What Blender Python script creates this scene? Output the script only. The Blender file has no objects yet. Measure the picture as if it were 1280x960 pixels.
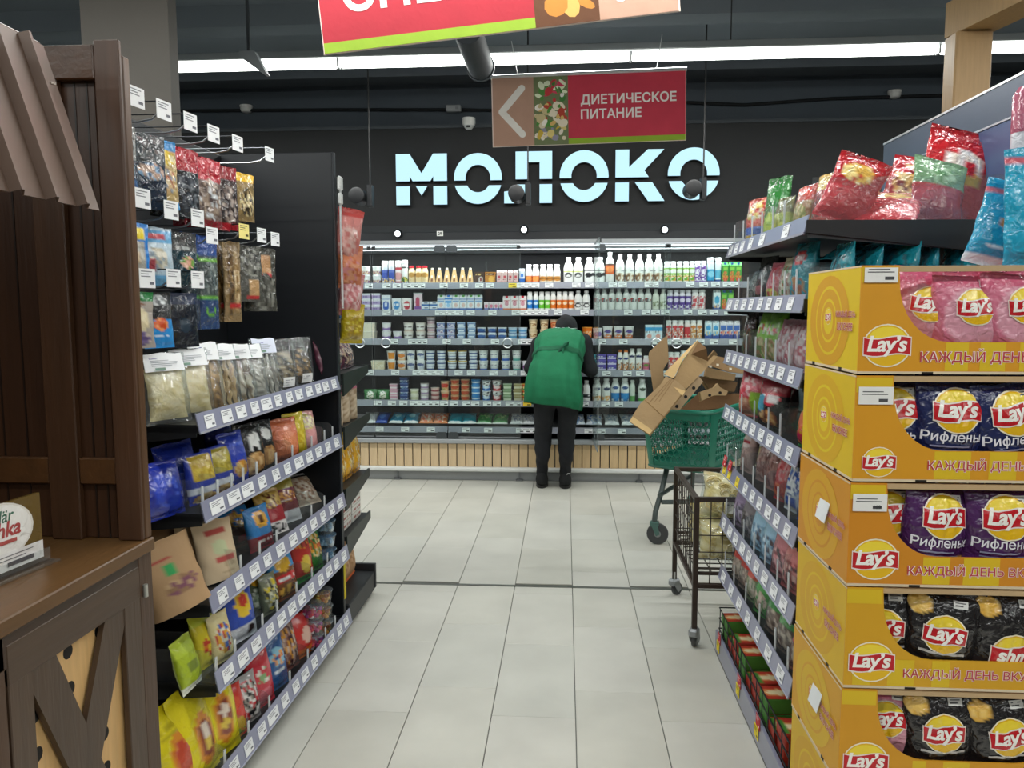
import bpy, bmesh, math, random
import numpy as np
from mathutils import Vector, Matrix, Euler, geometry
PI = math.pi
R_ = math.radians
COL = bpy.context.scene.collection
SC = bpy.context.scene

# ------------------------------------------------------------------ camera
FPX, CH, VX, VY, ROLL = 970.0, 1.45, 707.0, 385.0, -0.002
_p = math.atan((480 - VY) / FPX)
_t = math.atan((VX - 640) / FPX * math.cos(_p))
FW = np.array([-math.sin(_t) * math.cos(_p), math.cos(_t) * math.cos(_p), -math.sin(_p)])
_r = np.array([math.cos(_t), math.sin(_t), 0.0]); _u = np.cross(_r, FW)
CR = _r * math.cos(ROLL) + _u * math.sin(ROLL)
CU = -_r * math.sin(ROLL) + _u * math.cos(ROLL)
CAM = np.array([0.0, 0.0, CH])
cd = bpy.data.cameras.new('camera'); co = bpy.data.objects.new('camera', cd); COL.objects.link(co)
cd.sensor_width = 36.0; cd.lens = FPX / 1280 * 36.0; cd.clip_start = 0.05; cd.clip_end = 60
co.matrix_world = Matrix(((CR[0], CU[0], -FW[0], 0), (CR[1], CU[1], -FW[1], 0), (CR[2], CU[2], -FW[2], CH), (0, 0, 0, 1)))
SC.camera = co

# ------------------------------------------------------------------ world, lights, exposure
w = bpy.data.worlds.new('world'); SC.world = w; w.use_nodes = True
w.node_tree.nodes['Background'].inputs[0].default_value = (0.5, 0.55, 0.6, 1)
w.node_tree.nodes['Background'].inputs[1].default_value = 0.05
SC.view_settings.view_transform = 'Standard'; SC.view_settings.look = 'None'
SC.view_settings.exposure = 0.2; SC.view_settings.gamma = 1.0
SC.view_settings.use_curve_mapping = False
try:
    SC.cycles.use_denoising = True
    SC.cycles.max_bounces = 8; SC.cycles.transparent_max_bounces = 24
    SC.cycles.sample_clamp_indirect = 4.0
except Exception:
    pass

def area(name, loc, sx, sy, power, rot=(0, 0, 0), color=(1, 0.98, 0.95)):
    l = bpy.data.lights.new(name, 'AREA'); l.shape = 'RECTANGLE'; l.size = sx; l.size_y = sy
    l.energy = power; l.color = color
    o = bpy.data.objects.new(name, l); o.location = loc; o.rotation_euler = rot; COL.objects.link(o)
    return o
STRIP_Z = 2.985
STRIPS = [5.0, 2.55, 0.2, -2.2]
STRIP_W = [125, 125, 85, 70]
for _y, _e in zip(STRIPS, STRIP_W):      # tubes of the ceiling light lines
    area('strip_lamp_light', (0.4, _y, STRIP_Z - 0.03), 11.0, 0.05, _e, color=(0.98, 1.0, 0.97))
area('cooler_lamp_light', (-0.1, 6.47, 1.93), 3.6, 0.04, 15, (R_(18), 0, 0), (0.93, 0.98, 1.0))   # LED bar inside the dairy cooler

# ------------------------------------------------------------------ helpers
def lin(c):
    if isinstance(c, str): c = tuple(int(c[i:i + 2], 16) for i in (0, 2, 4))
    return tuple(((x / 255) / 12.92 if x / 255 <= 0.04045 else ((x / 255 + 0.055) / 1.055) ** 2.4) for x in c)

def ray(px, py): return FW + CR * (px - 640) / FPX - CU * (py - 480) / FPX
def at_x(px, py, X): d = ray(px, py); return CAM + d * (X / d[0])
def at_y(px, py, Y): d = ray(px, py); return CAM + d * (Y / d[1])
def at_z(px, py, Z): d = ray(px, py); return CAM + d * ((Z - CH) / d[2])

def mat(name, rough=0.5, metal=0.0, bump=0.0, bscale=60, coat=0.0, vary=0.06, vscale=9, spec=0.5, stretch=None, world=False):
    m = bpy.data.materials.new(name); m.use_nodes = True
    nt = m.node_tree; N = nt.nodes; L = nt.links; b = N['Principled BSDF']
    b.inputs['Roughness'].default_value = rough; b.inputs['Metallic'].default_value = metal
    b.inputs['Specular IOR Level'].default_value = spec
    b.inputs['Coat Weight'].default_value = coat; b.inputs['Coat Roughness'].default_value = 0.12
    at = N.new('ShaderNodeAttribute'); at.attribute_name = 'Col'
    tc = N.new('ShaderNodeTexCoord'); mp = N.new('ShaderNodeMapping'); ge = N.new('ShaderNodeNewGeometry'); L.new(ge.outputs['Position'] if world else tc.outputs['Object'], mp.inputs[0])
    if stretch: mp.inputs['Scale'].default_value = stretch
    nz = N.new('ShaderNodeTexNoise'); nz.inputs['Scale'].default_value = vscale; nz.inputs['Detail'].default_value = 5
    L.new(mp.outputs[0], nz.inputs['Vector'])
    mr = N.new('ShaderNodeMapRange'); mr.inputs[3].default_value = 1 - vary * 2; mr.inputs[4].default_value = 1 + vary * 2
    L.new(nz.outputs['Fac'], mr.inputs[0])
    mx = N.new('ShaderNodeMix'); mx.data_type = 'RGBA'; mx.blend_type = 'MULTIPLY'; mx.inputs[0].default_value = 1
    L.new(at.outputs['Color'], mx.inputs[6]); L.new(mr.outputs[0], mx.inputs[7])
    L.new(mx.outputs[2], b.inputs['Base Color'])
    if bump:
        n2 = N.new('ShaderNodeTexNoise'); n2.inputs['Scale'].default_value = bscale; n2.inputs['Detail'].default_value = 2
        n2.inputs['Distortion'].default_value = 0.6
        L.new(mp.outputs[0], n2.inputs['Vector'])
        bp = N.new('ShaderNodeBump'); bp.inputs['Strength'].default_value = bump; bp.inputs['Distance'].default_value = 0.01
        L.new(n2.outputs['Fac'], bp.inputs['Height']); L.new(bp.outputs[0], b.inputs['Normal'])
        if coat: L.new(bp.outputs[0], b.inputs['Coat Normal'])
    return m

def clear(name, tint=(0.92, 0.95, 0.95), refl=0.12, rough=0.05, edge=0.5, haze=0.0, hazecol=(0.8, 0.82, 0.85), bump=0.0, bscale=40):
    """thin clear sheet: transparent with fresnel gloss and a little milky haze"""
    m = bpy.data.materials.new(name); m.use_nodes = True
    nt = m.node_tree; N = nt.nodes; L = nt.links; N.remove(N['Principled BSDF']); out = N['Material Output']
    tr = N.new('ShaderNodeBsdfTransparent'); tr.inputs[0].default_value = (*tint, 1)
    gl = N.new('ShaderNodeBsdfGlossy'); gl.inputs['Roughness'].default_value = rough
    df = N.new('ShaderNodeBsdfDiffuse'); df.inputs[0].default_value = (*hazecol, 1)
    lw = N.new('ShaderNodeLayerWeight'); lw.inputs[0].default_value = 0.25
    mr = N.new('ShaderNodeMapRange'); mr.inputs[3].default_value = refl * 0.4; mr.inputs[4].default_value = refl + edge * 0.6
    L.new(lw.outputs['Facing'], mr.inputs[0])
    m0 = N.new('ShaderNodeMixShader'); nz = N.new('ShaderNodeTexNoise'); nz.inputs['Scale'].default_value = 7
    tc = N.new('ShaderNodeTexCoord'); L.new(tc.outputs['Object'], nz.inputs['Vector'])
    mh = N.new('ShaderNodeMapRange'); mh.inputs[3].default_value = haze * 0.6; mh.inputs[4].default_value = haze * 1.4
    L.new(nz.outputs['Fac'], mh.inputs[0]); L.new(mh.outputs[0], m0.inputs[0])
    L.new(tr.outputs[0], m0.inputs[1]); L.new(df.outputs[0], m0.inputs[2])
    m1 = N.new('ShaderNodeMixShader'); L.new(mr.outputs[0], m1.inputs[0]); L.new(m0.outputs[0], m1.inputs[1]); L.new(gl.outputs[0], m1.inputs[2])
    if bump:
        n2 = N.new('ShaderNodeTexNoise'); n2.inputs['Scale'].default_value = bscale; n2.inputs['Distortion'].default_value = 1.0
        L.new(tc.outputs['Object'], n2.inputs['Vector'])
        bp = N.new('ShaderNodeBump'); bp.inputs['Strength'].default_value = bump; bp.inputs['Distance'].default_value = 0.01
        L.new(n2.outputs['Fac'], bp.inputs['Height']); L.new(bp.outputs[0], gl.inputs['Normal']); L.new(bp.outputs[0], df.inputs['Normal'])
    L.new(m1.outputs[0], out.inputs[0])
    return m

def emit(name, col, strength):
    m = bpy.data.materials.new(name); m.use_nodes = True
    N = m.node_tree.nodes; N.remove(N['Principled BSDF'])
    e = N.new('ShaderNodeEmission'); e.inputs[0].default_value = (*col, 1); e.inputs[1].default_value = strength
    m.node_tree.links.new(e.outputs[0], N['Material Output'].inputs[0]); return m

M = dict(
    film=mat('glossy_film', 0.26, bump=0.6, bscale=34, coat=0.5, vary=0.08),
    foil=mat('crinkled_foil_film', 0.22, bump=0.8, bscale=45, coat=0.7, vary=0.1),
    paper=mat('matte_paper', 0.75, bump=0.1, bscale=30, vary=0.06),
    plastic=mat('smooth_plastic', 0.38, vary=0.02),
    carton=mat('printed_carton', 0.5, vary=0.03),
    wood=mat('dark_stained_wood', 0.38, bump=0.12, bscale=14, vary=0.24, vscale=5, stretch=(5, 5, 0.5)),
    woodh=mat('dark_stained_wood_level', 0.36, bump=0.1, bscale=14, vary=0.24, vscale=5, stretch=(5, 0.5, 5)),
    woodl=mat('pale_oak_laminate', 0.5, vary=0.1, vscale=6, stretch=(14, 14, 1.2)),
    steel=mat('black_powder_steel', 0.45, vary=0.05),
    metal=mat('brushed_metal', 0.32, metal=0.85, vary=0.05),
    greymetal=mat('grey_enamel_metal', 0.35, metal=0.15, vary=0.03),
    card=mat('corrugated_cardboard', 0.85, bump=0.25, bscale=25, vary=0.09, vscale=7),
    wall=mat('dark_painted_wall', 0.7, bump=0.1, bscale=30, vary=0.12, vscale=1.3, world=True),
    tile=mat('pale_stone_floor_tile', 0.33, bump=0.03, bscale=20, vary=0.1, vscale=3.2, spec=0.5, world=True),
    cloth=mat('woven_cloth', 0.85, bump=0.5, bscale=14, vary=0.1, vscale=12),
    black=mat('black_cloth', 0.9, bump=0.35, bscale=30, vary=0.15, vscale=10),
    skin=mat('skin', 0.55, vary=0.04),
    rail=mat('lavender_label_rail', 0.3, vary=0.05, coat=0.3),
    acrylic=clear('clear_acrylic', refl=0.07, edge=0.4, haze=0.035),
    wrap2=clear('clear_sack_film', refl=0.06, edge=0.3, rough=0.12, haze=0.02, bump=0.9, bscale=26),
    aedge=clear('acrylic_edge', refl=0.2, edge=0.3, rough=0.2, haze=0.5, hazecol=(.9, .92, .95)),
    glass=clear('cooler_door_glass', tint=(0.93, 0.97, 0.96), refl=0.07, edge=0.5, rough=0.01, haze=0.012),
    wrap=clear('clear_wrap_film', refl=0.22, edge=0.4, rough=0.1, haze=0.05, bump=0.8, bscale=30),
    strip=emit('led_strip', (0.96, 1.0, 0.95), 9.0),
    letter=emit('lit_letter_face', (0.55, 0.86, 1.0), 1.0),
    glint_emit=emit('lamp_reflection_glow', (0.85, 0.93, 1.0), 5.0),  # glow for the imitated lamp reflections on the cooler fascia
    led=emit('cooler_led', (0.9, 0.97, 1.0), 2.2),
)

class MB:
    """collects pieces (with a print colour per vertex) into one mesh"""
    def __init__(s): s.v = []; s.f = []; s.c = []
    def add(s, vs, fs, col):
        n = len(s.v); s.v += [tuple(map(float, v)) for v in vs]
        s.f += [tuple(i + n for i in f) for f in fs]
        if callable(col): s.c += [col(v) for v in vs]
        elif isinstance(col, list): s.c += col
        else: s.c += [lin(col)] * len(vs)
        return s
    def box(s, lo, hi, col, bev=0.0, rot=None, piv=None):
        x0, y0, z0 = lo; x1, y1, z1 = hi
        if bev <= 0:
            vs = [(x, y, z) for x in (x0, x1) for y in (y0, y1) for z in (z0, z1)]
            fs = [(0, 1, 3, 2), (4, 6, 7, 5), (0, 4, 5, 1), (2, 3, 7, 6), (0, 2, 6, 4), (1, 5, 7, 3)]
        else:
            b = min(bev, (x1 - x0) * .45, (y1 - y0) * .45, (z1 - z0) * .45)
            vs = []; idx = {}
            for sx in (0, 1):
                for sy in (0, 1):
                    for sz in (0, 1):
                        c = [(x0, x1)[sx], (y0, y1)[sy], (z0, z1)[sz]]
                        d = [(b, -b)[sx], (b, -b)[sy], (b, -b)[sz]]
                        for a in range(3):
                            p = list(c)
                            for k in range(3):
                                if k != a: p[k] += d[k]
                            idx[(sx, sy, sz, a)] = len(vs); vs.append(tuple(p))
            fs = []
            for a in range(3):
                o = [k for k in range(3) if k != a]
                for q in (0, 1):
                    loop = []
                    for (i, j) in ((0, 0), (1, 0), (1, 1), (0, 1)):
                        k = [0, 0, 0]; k[a] = q; k[o[0]] = i; k[o[1]] = j
                        loop.append(idx[(*k, a)])
                    fs.append(tuple(loop))
                    # edge strips
            for a in range(3):
                o = [k for k in range(3) if k != a]
                for i in (0, 1):
                    for j in (0, 1):
                        k0 = [0, 0, 0]; k1 = [0, 0, 0]; k1[a] = 1
                        k0[o[0]] = k1[o[0]] = i; k0[o[1]] = k1[o[1]] = j
                        fs.append((idx[(*k0, o[0])], idx[(*k1, o[0])], idx[(*k1, o[1])], idx[(*k0, o[1])]))
            for sx in (0, 1):
                for sy in (0, 1):
                    for sz in (0, 1): fs.append(tuple(idx[(sx, sy, sz, a)] for a in range(3)))
        if rot is not None:
            e = Euler(rot).to_matrix(); pv = Vector(piv if piv else [(lo[i] + hi[i]) / 2 for i in range(3)])
            vs = [tuple(e @ (Vector(v) - pv) + pv) for v in vs]
        return s.add(vs, fs, col)
    def tube(s, pts, r, col, n=8, closed=False):
        pts = [Vector(p) for p in pts]; rr = r if isinstance(r, (list, tuple)) else [r] * len(pts)
        vs = []; fs = []; m = len(pts); up = None
        for i, p in enumerate(pts):
            if closed: d = (pts[(i + 1) % m] - pts[i - 1])
            else: d = pts[min(i + 1, m - 1)] - pts[max(i - 1, 0)]
            d.normalize()
            if up is None: up = Vector((0, 0, 1)) if abs(d.z) < 0.9 else Vector((1, 0, 0))
            a = d.cross(up); a.normalize(); b = a.cross(d); b.normalize(); up = b
            for k in range(n):
                t = 2 * PI * k / n; vs.append(tuple(p + a * math.cos(t) * rr[i] + b * math.sin(t) * rr[i]))
        for i in range(m if closed else m - 1):
            j = (i + 1) % m
            for k in range(n): fs.append((i * n + k, i * n + (k + 1) % n, j * n + (k + 1) % n, j * n + k))
        if not closed: fs += [tuple(range(n))[::-1], tuple(range((m - 1) * n, m * n))]
        return s.add(vs, fs, col)
    def lathe(s, prof, col, n=16, c=(0, 0, 0), axis='z'):
        """prof: list of (r, z); col may be fn(frac_angle, z)"""
        vs = []; cs = []; fs = []
        for r, z in prof:
            for k in range(n):
                t = 2 * PI * k / n - PI / 2
                p = (r * math.cos(t), r * math.sin(t), z)
                if axis == 'x': p = (p[2], p[0], p[1])
                elif axis == 'y': p = (p[0], p[2], p[1])
                vs.append((p[0] + c[0], p[1] + c[1], p[2] + c[2]))
                cs.append(col(((k / n + 0.5) % 1.0) - 0.5, z) if callable(col) else lin(col))
        for i in range(len(prof) - 1):
            for k in range(n): fs.append((i * n + k, i * n + (k + 1) % n, (i + 1) * n + (k + 1) % n, (i + 1) * n + k))
        if prof[0][0] > 1e-5: fs.append(tuple(range(n))[::-1])
        if prof[-1][0] > 1e-5: fs.append(tuple(range((len(prof) - 1) * n, len(prof) * n)))
        return s.add(vs, fs, cs)
    def prism(s, poly, y0, y1, col, plane='xz'):
        """polygon in a plane extruded across it"""
        n = len(poly)
        def P(a, b, t): return {'xz': (a, t, b), 'yz': (t, a, b), 'xy': (a, b, t)}[plane]
        vs = [P(a, b, y0) for a, b in poly] + [P(a, b, y1) for a, b in poly]
        fs = [tuple(range(n)), tuple(range(n, 2 * n))[::-1]] + [(i, i + n, (i + 1) % n + n, (i + 1) % n) for i in range(n)]
        return s.add(vs, fs, col)
    def grid(s, fn, nu, nv, col=None):
        """fn(i/nu, j/nv) -> point; col fn(u, v)"""
        vs = []; cs = []
        for j in range(nv + 1):
            for i in range(nu + 1):
                vs.append(fn(i / nu, j / nv))
                cs.append(col(i / nu, j / nv) if callable(col) else lin(col))
        fs = [(j * (nu + 1) + i, j * (nu + 1) + i + 1, (j + 1) * (nu + 1) + i + 1, (j + 1) * (nu + 1) + i) for j in range(nv) for i in range(nu)]
        return s.add(vs, fs, cs)
    def xform(s, mx):
        s.v = [tuple(mx @ Vector(v)) for v in s.v]; return s
    def join(s, o, mx=None):
        vs = [tuple(mx @ Vector(v)) for v in o.v] if mx else o.v
        return s.add(vs, o.f, list(o.c))
    def mesh(s, name, m, smooth=35):
        me = bpy.data.meshes.new(name); me.from_pydata(s.v, [], s.f)
        a = me.color_attributes.new('Col', 'FLOAT_COLOR', 'POINT')
        arr = np.ones((len(s.v), 4), 'f'); arr[:, :3] = np.array(s.c, 'f').reshape(-1, 3); a.data.foreach_set('color', arr.ravel())
        bm = bmesh.new(); bm.from_mesh(me); bmesh.ops.recalc_face_normals(bm, faces=bm.faces); bm.to_mesh(me); bm.free()
        me.materials.append(M[m] if isinstance(m, str) else m)
        if smooth:
            me.polygons.foreach_set('use_smooth', [True] * len(me.polygons))
            me.set_sharp_from_angle(angle=R_(smooth))
        return me

def obj(name, me, parent=None, loc=None, rot=None):
    o = bpy.data.objects.new(name, me); COL.objects.link(o)
    if parent is not None: o.parent = parent
    if loc is not None: o.location = loc
    if rot is not None: o.rotation_euler = rot
    return o
LABELS = {}
def tag(o, label, cat, group=None):
    o['label'] = label; o['category'] = cat
    if group: o['group'] = group
    LABELS.setdefault(label, []).append(o.name)
    return o
def thing(name, label, cat, loc=(0, 0, 0), rot=(0, 0, 0), group=None):
    o = bpy.data.objects.new(name, None); COL.objects.link(o); o.location = loc; o.rotation_euler = rot
    o.empty_display_size = 0.05
    return tag(o, label, cat, group)
def struct(name, me, parent=None):
    o = obj(name, me, parent)
    if parent is None: o['kind'] = 'structure'
    return o
class Kind:
    """a kind of thing: a root mesh (or None for an Empty) and its parts [(name, mesh, [(sub, mesh)])]"""
    def __init__(s, name, cat, root=None, parts=()): s.name = name; s.cat = cat; s.root = root; s.parts = list(parts)
    def put(s, loc, rot, label, group=None):
        r = bpy.data.objects.new(s.name, s.root); COL.objects.link(r); r.location = loc; r.rotation_euler = rot
        if s.root is None: r.empty_display_size = 0.03
        tag(r, label, s.cat, group)
        for p in s.parts:
            c = bpy.data.objects.new(p[0], p[1]); COL.objects.link(c); c.parent = r
        return r
ORD = ['first', 'second', 'third', 'fourth', 'fifth', 'sixth', 'seventh', 'eighth', 'ninth', 'tenth', 'eleventh', 'twelfth', 'thirteenth', 'fourteenth']
NUM = ['zero', 'one', 'two', 'three', 'four', 'five', 'six', 'seven', 'eight', 'nine', 'ten', 'eleven', 'twelve', 'thirteen', 'fourteen']

_tc = {}
def text2d(body, size=1.0, bold=0.0, shear=0.0, space=1.0, res=3):
    """flat lettering, centred: (verts2d, faces)"""
    k = (body, bold, shear, space, res)
    if k not in _tc:
        c = bpy.data.curves.new('t', 'FONT'); c.body = body; c.shear = shear; c.space_character = space
        o = bpy.data.objects.new('t', c); COL.objects.link(o); dg = bpy.context.evaluated_depsgraph_get()
        cu = o.evaluated_get(dg).to_curve(dg); loops = []
        for sp in cu.splines:               # outline by outline, so that crossing strokes of a glyph stay filled
            P = [tuple(p.co[:2]) for p in sp.points] if sp.type != 'BEZIER' else []
            if sp.type == 'BEZIER':
                bp_ = sp.bezier_points; n = len(bp_)
                for q in range(n):
                    a, b = bp_[q], bp_[(q + 1) % n]
                    st_ = (a.handle_right - a.co).cross(b.co - a.co).length < 1e-5 and (b.handle_left - b.co).cross(b.co - a.co).length < 1e-5
                    pts = [a.co] if st_ else geometry.interpolate_bezier(a.co, a.handle_right, b.handle_left, b.co, res + 2)[:-1]
                    P += [tuple(p[:2]) for p in pts]
            P = [p for q, p in enumerate(P) if math.dist(p, P[q - 1]) > 1e-5]
            if len(P) > 2: loops.append(P)
        o.evaluated_get(dg).to_curve_clear(); bpy.data.objects.remove(o); bpy.data.curves.remove(c)
        def area_(P): return sum(P[q - 1][0] * P[q][1] - P[q][0] * P[q - 1][1] for q in range(len(P))) / 2
        def grow(P):
            if not bold: return P
            out = []; n = len(P)
            for q in range(n):
                a, b, d = P[q - 1], P[q], P[(q + 1) % n]
                e1 = Vector((b[0] - a[0], b[1] - a[1])).normalized(); e2 = Vector((d[0] - b[0], d[1] - b[1])).normalized()
                n1 = Vector((e1.y, -e1.x)); n2 = Vector((e2.y, -e2.x)); m_ = n1 + n2
                k_ = bold * sgn_ / max(.35, 1 + n1.dot(n2)); out.append((b[0] + m_.x * k_, b[1] + m_.y * k_))
            return out
        main = sum(area_(P) for P in loops); sgn_ = 1 if main > 0 else -1
        loops = [grow(P) for P in loops]
        V_ = [Vector(p) for P in loops for p in P]; E_ = []; n0 = 0
        for P in loops: E_ += [(n0 + q, n0 + (q + 1) % len(P)) for q in range(len(P))]; n0 += len(P)
        ov, _, of = geometry.delaunay_2d_cdt(V_, E_, [], 0, 1e-5)[:3]
        vs = [tuple(p) for p in ov]; kk = [0] * len(vs); fs = []
        A_ = np.array([V_[a][:] for a, b in E_]); B_ = np.array([V_[b][:] for a, b in E_])
        for f in of:        # a triangle is ink where the outlines wind round it
            cx_, cy_ = sum(vs[q][0] for q in f) / 3, sum(vs[q][1] for q in f) / 3
            cr_ = (B_[:, 0] - A_[:, 0]) * (cy_ - A_[:, 1]) - (cx_ - A_[:, 0]) * (B_[:, 1] - A_[:, 1])
            up_ = (A_[:, 1] <= cy_) & (B_[:, 1] > cy_) & (cr_ > 0); dn_ = (A_[:, 1] > cy_) & (B_[:, 1] <= cy_) & (cr_ < 0)
            if int(up_.sum()) - int(dn_.sum()): fs.append(tuple(f))
        used = sorted({q for f in fs for q in f}); mp_ = {q: r_ for r_, q in enumerate(used)}
        vs = [vs[q] for q in used]; kk = kk[:len(vs)]; fs = [tuple(mp_[q] for q in f) for f in fs]
        if vs:
            xs = [v[0] for v in vs]; ys = [v[1] for v in vs]; cx = (min(xs) + max(xs)) / 2; cy = (min(ys) + max(ys)) / 2
            vs = [(x - cx, y - cy, k_) for (x, y), k_ in zip(vs, kk)]     # third value: which outline, to keep overlaps apart
        _tc[k] = (vs, fs)
    vs, fs = _tc[k]
    return [(x * size, y * size, k_) for x, y, k_ in vs], fs
def textw(body, width, **kw):
    vs, fs = text2d(body, 1.0, **kw); w_ = max(v[0] for v in vs) - min(v[0] for v in vs); k = width / w_
    return [(x * k, y * k, k_) for x, y, k_ in vs], fs
def ell2d(rx, ry, n=24, rings=3, cx=0, cy=0):
    vs = [(cx, cy)]; fs = []
    for j in range(1, rings + 1):
        for i in range(n):
            t = 2 * PI * i / n; vs.append((cx + rx * j / rings * math.cos(t), cy + ry * j / rings * math.sin(t)))
    for i in range(n): fs.append((0, 1 + i, 1 + (i + 1) % n))
    for j in range(rings - 1):
        for i in range(n):
            a = 1 + j * n; b = a + n; fs.append((a + i, b + i, b + (i + 1) % n, a + (i + 1) % n))
    return vs, fs
def rect2d(x0, x1, y0, y1, nx=6, ny=2, wav=0.0):
    vs = [(x0 + (x1 - x0) * i / nx, y0 + (y1 - y0) * j / ny + wav * math.sin(PI * 2 * i / nx)) for j in range(ny + 1) for i in range(nx + 1)]
    fs = [(j * (nx + 1) + i, j * (nx + 1) + i + 1, (j + 1) * (nx + 1) + i + 1, (j + 1) * (nx + 1) + i) for j in range(ny) for i in range(nx)]
    return vs, fs
def decal(mb, layers, mp, step=0.0005):
    """layers: [((verts2d, faces), colour, dx, dy)] laid one over another; mp(x, y, offset) -> point"""
    for i, (sh, col, dx, dy) in enumerate(layers):
        vs, fs = sh
        mb.add([mp(p[0] + dx, p[1] + dy, step * (i + 1 + (.2 * p[2] if len(p) > 2 else 0))) for p in vs], fs, col)
    return mb
def refine(sh, mx=.006):
    vs, fs = list(sh[0]), []
    st_ = []
    for f in sh[1]: st_ += [(f[0], f[i], f[i + 1]) for i in range(1, len(f) - 1)]
    mid = {}
    while st_:
        a, b, c = st_.pop()
        L = sorted(((math.dist(vs[a][:2], vs[b][:2]), a, b, c), (math.dist(vs[b][:2], vs[c][:2]), b, c, a), (math.dist(vs[c][:2], vs[a][:2]), c, a, b)))[-1]
        if L[0] < mx: fs.append((a, b, c)); continue
        _, p, q, o = L; k = (min(p, q), max(p, q))
        if k not in mid: mid[k] = len(vs); vs.append(((vs[p][0] + vs[q][0]) / 2, (vs[p][1] + vs[q][1]) / 2) + tuple(vs[p][2:]))
        st_ += [(p, mid[k], o), (mid[k], q, o)]
    return vs, fs
def fine(layers): return [(refine(s), c, x, y) for s, c, x, y in layers]
def shift(layers, dx, dy): return [(s, c, x + dx, y + dy) for s, c, x, y in layers]
def crisp_logo(r):
    """round yellow badge crossed by a red ribbon with white script"""
    return [(ell2d(r * 1.06, r * 0.98), 'f4ead0', 0, 0), (ell2d(r, r * 0.92), 'e9b818', 0, 0), (ell2d(r * 0.8, r * 0.5, cy=r * 0.35), 'f5d83a', 0, 0),
            (rect2d(-r * 1.06, r * 1.06, -r * 0.46, r * 0.40, 10, 2, -r * 0.07), 'f2e6dc', 0, 0),
            (rect2d(-r * 1.02, r * 1.02, -r * 0.40, r * 0.34, 10, 2, -r * 0.07), 'c01822', 0, 0),
            (textw('Lay’s', r * 1.75, bold=0.03, shear=0.18, space=0.92), 'fbf6ee', 0, -r * 0.02)]

# ================================================================== SETTING
random.seed(5)
fl = struct('floor', MB().box((-6, -4, -0.12), (6, 7.45, -0.006), '6f6f6a').mesh('floor', 'tile'))
TW, TL = 0.3, 0.6
shades = ['c9c7bd', 'cbc9c0', 'c6c4ba', 'cccac1', 'c8c7be']
tmesh = [MB().box((-TW / 2 + .0016, -TL / 2 + .0016, -0.006), (TW / 2 - .0016, TL / 2 - .0016, 0), c, .0012).mesh('tile', 'tile', 0) for c in shades]
tcut = {}
SEAM = 3.94
for i in range(-8, 9):
    xc = 0.193 + i * TW - 0.3
    odd = i % 2
    # near field up to the seam, then a second field beyond it
    ys = [(2.635 + (0.2 if odd else 0.0) + k * 0.597, 0) for k in range(-4, 4)]
    for f, (base, lo, hi) in enumerate(((2.635 + (0.199 if odd else 0.0), 0.6, SEAM - .012), (4.575 + (-0.395 if odd else 0.0), SEAM + .012, 7.4))):
        k = -6
        while True:
            a = base + k * 0.598; b = a + 0.598; k += 1
            if b <= lo + 0.03: continue
            if a >= hi - 0.03: break
            a2, b2 = max(a, lo), min(b, hi)
            if b2 - a2 > 0.59: me = random.choice(tmesh)
            else:
                L = b2 - a2; key = round(L, 3)
                if key not in tcut: tcut[key] = MB().box((-TW / 2 + .0016, -L / 2 + .0016, -0.006), (TW / 2 - .0016, L / 2 - .0016, 0), random.choice(shades), .0012).mesh('tile', 'tile', 0)
                me = tcut[key]
            obj('tile', me, fl, (xc, (a2 + b2) / 2, 0))
struct('trim_1', MB().box((-6, SEAM - .011, -0.01), (6, SEAM + .011, 0.0015), '8c8c86').mesh('trim_1', 'metal'))
WALLC = '4a535c'
CE = 3.5
struct('wall_back', MB().box((-6, 7.45, 0), (6, 7.55, CE), WALLC).mesh('wall_back', 'wall'))
struct('wall_left', MB().box((-6.1, -4, 0), (-6, 7.45, CE), '2b3238').mesh('wall_left', 'wall'))
struct('wall_right', MB().box((6, -4, 0), (6.1, 7.45, CE), '2b3034').mesh('wall_right', 'wall'))
struct('wall_front', MB().box((-6, -4.1, 0), (6, -4, CE), '6a6a68').mesh('wall_front', 'wall'))
ce = struct('ceiling', MB().box((-6, -4, CE), (6, 7.45, CE + .1), '727b83').mesh('ceiling', 'wall'))
obj('beam', MB().box((-6, 5.35, CE - .14), (6, 5.55, CE), '6a7279').mesh('beam', 'wall'), ce)
obj('beam', MB().box((-6, 6.7, CE - .1), (6, 6.95, CE), '464d54').mesh('beam', 'wall'), ce)
struct('wall_fascia', MB().box((-6, 6.56, 2.085), (6, 7.45, 2.95), '17191b').mesh('wall_fascia', 'wall'))
struct('trim_2', MB().box((-6, 6.545, 2.935), (6, 6.56, 2.96), '3c4248').box((-6, 6.548, 2.085), (6, 6.56, 2.14), '24282b').mesh('trim_2', 'wall'))
struct('wall_pillar', MB().box((-2.25, 3.6, 0), (-1.83, 3.68, CE), '55504a').mesh('wall_pillar', 'wall'))

# ---------------------------------------------------------------- ceiling services
def strip_light(y, label, x0=-5.1, x1=5.9):
    t = thing('strip_light', label, 'ceiling light', (0, y, STRIP_Z))
    obj('housing', MB().box((x0, -.06, .03), (x1, .06, .075), '8b9092', .006).mesh('housing', 'greymetal'), t)
    n = 6; L = (x1 - x0) / n
    for i in range(n):
        a = x0 + i * L + .004
        obj('diffuser', MB().box((a, -.025, -.02), (a + L - .02, .025, .03), 'ffffff', .01).mesh('diffuser', 'strip'), t)
        obj('end_cap', MB().box((a + L - .016, -.027, -.021), (a + L - .004, .027, .03), 'b8bcbc').mesh('end_cap', 'plastic'), t)
    for x in (-4, -1.5, 1.0, 3.5):
        obj('suspension_wire', MB().tube([(x, 0, .08), (x, 0, CE - STRIP_Z)], .004, '222222', 5).mesh('suspension_wire', 'steel'), t)
strip_light(STRIPS[0], 'long white LED strip light hung across the ceiling before the dairy cooler')
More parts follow.
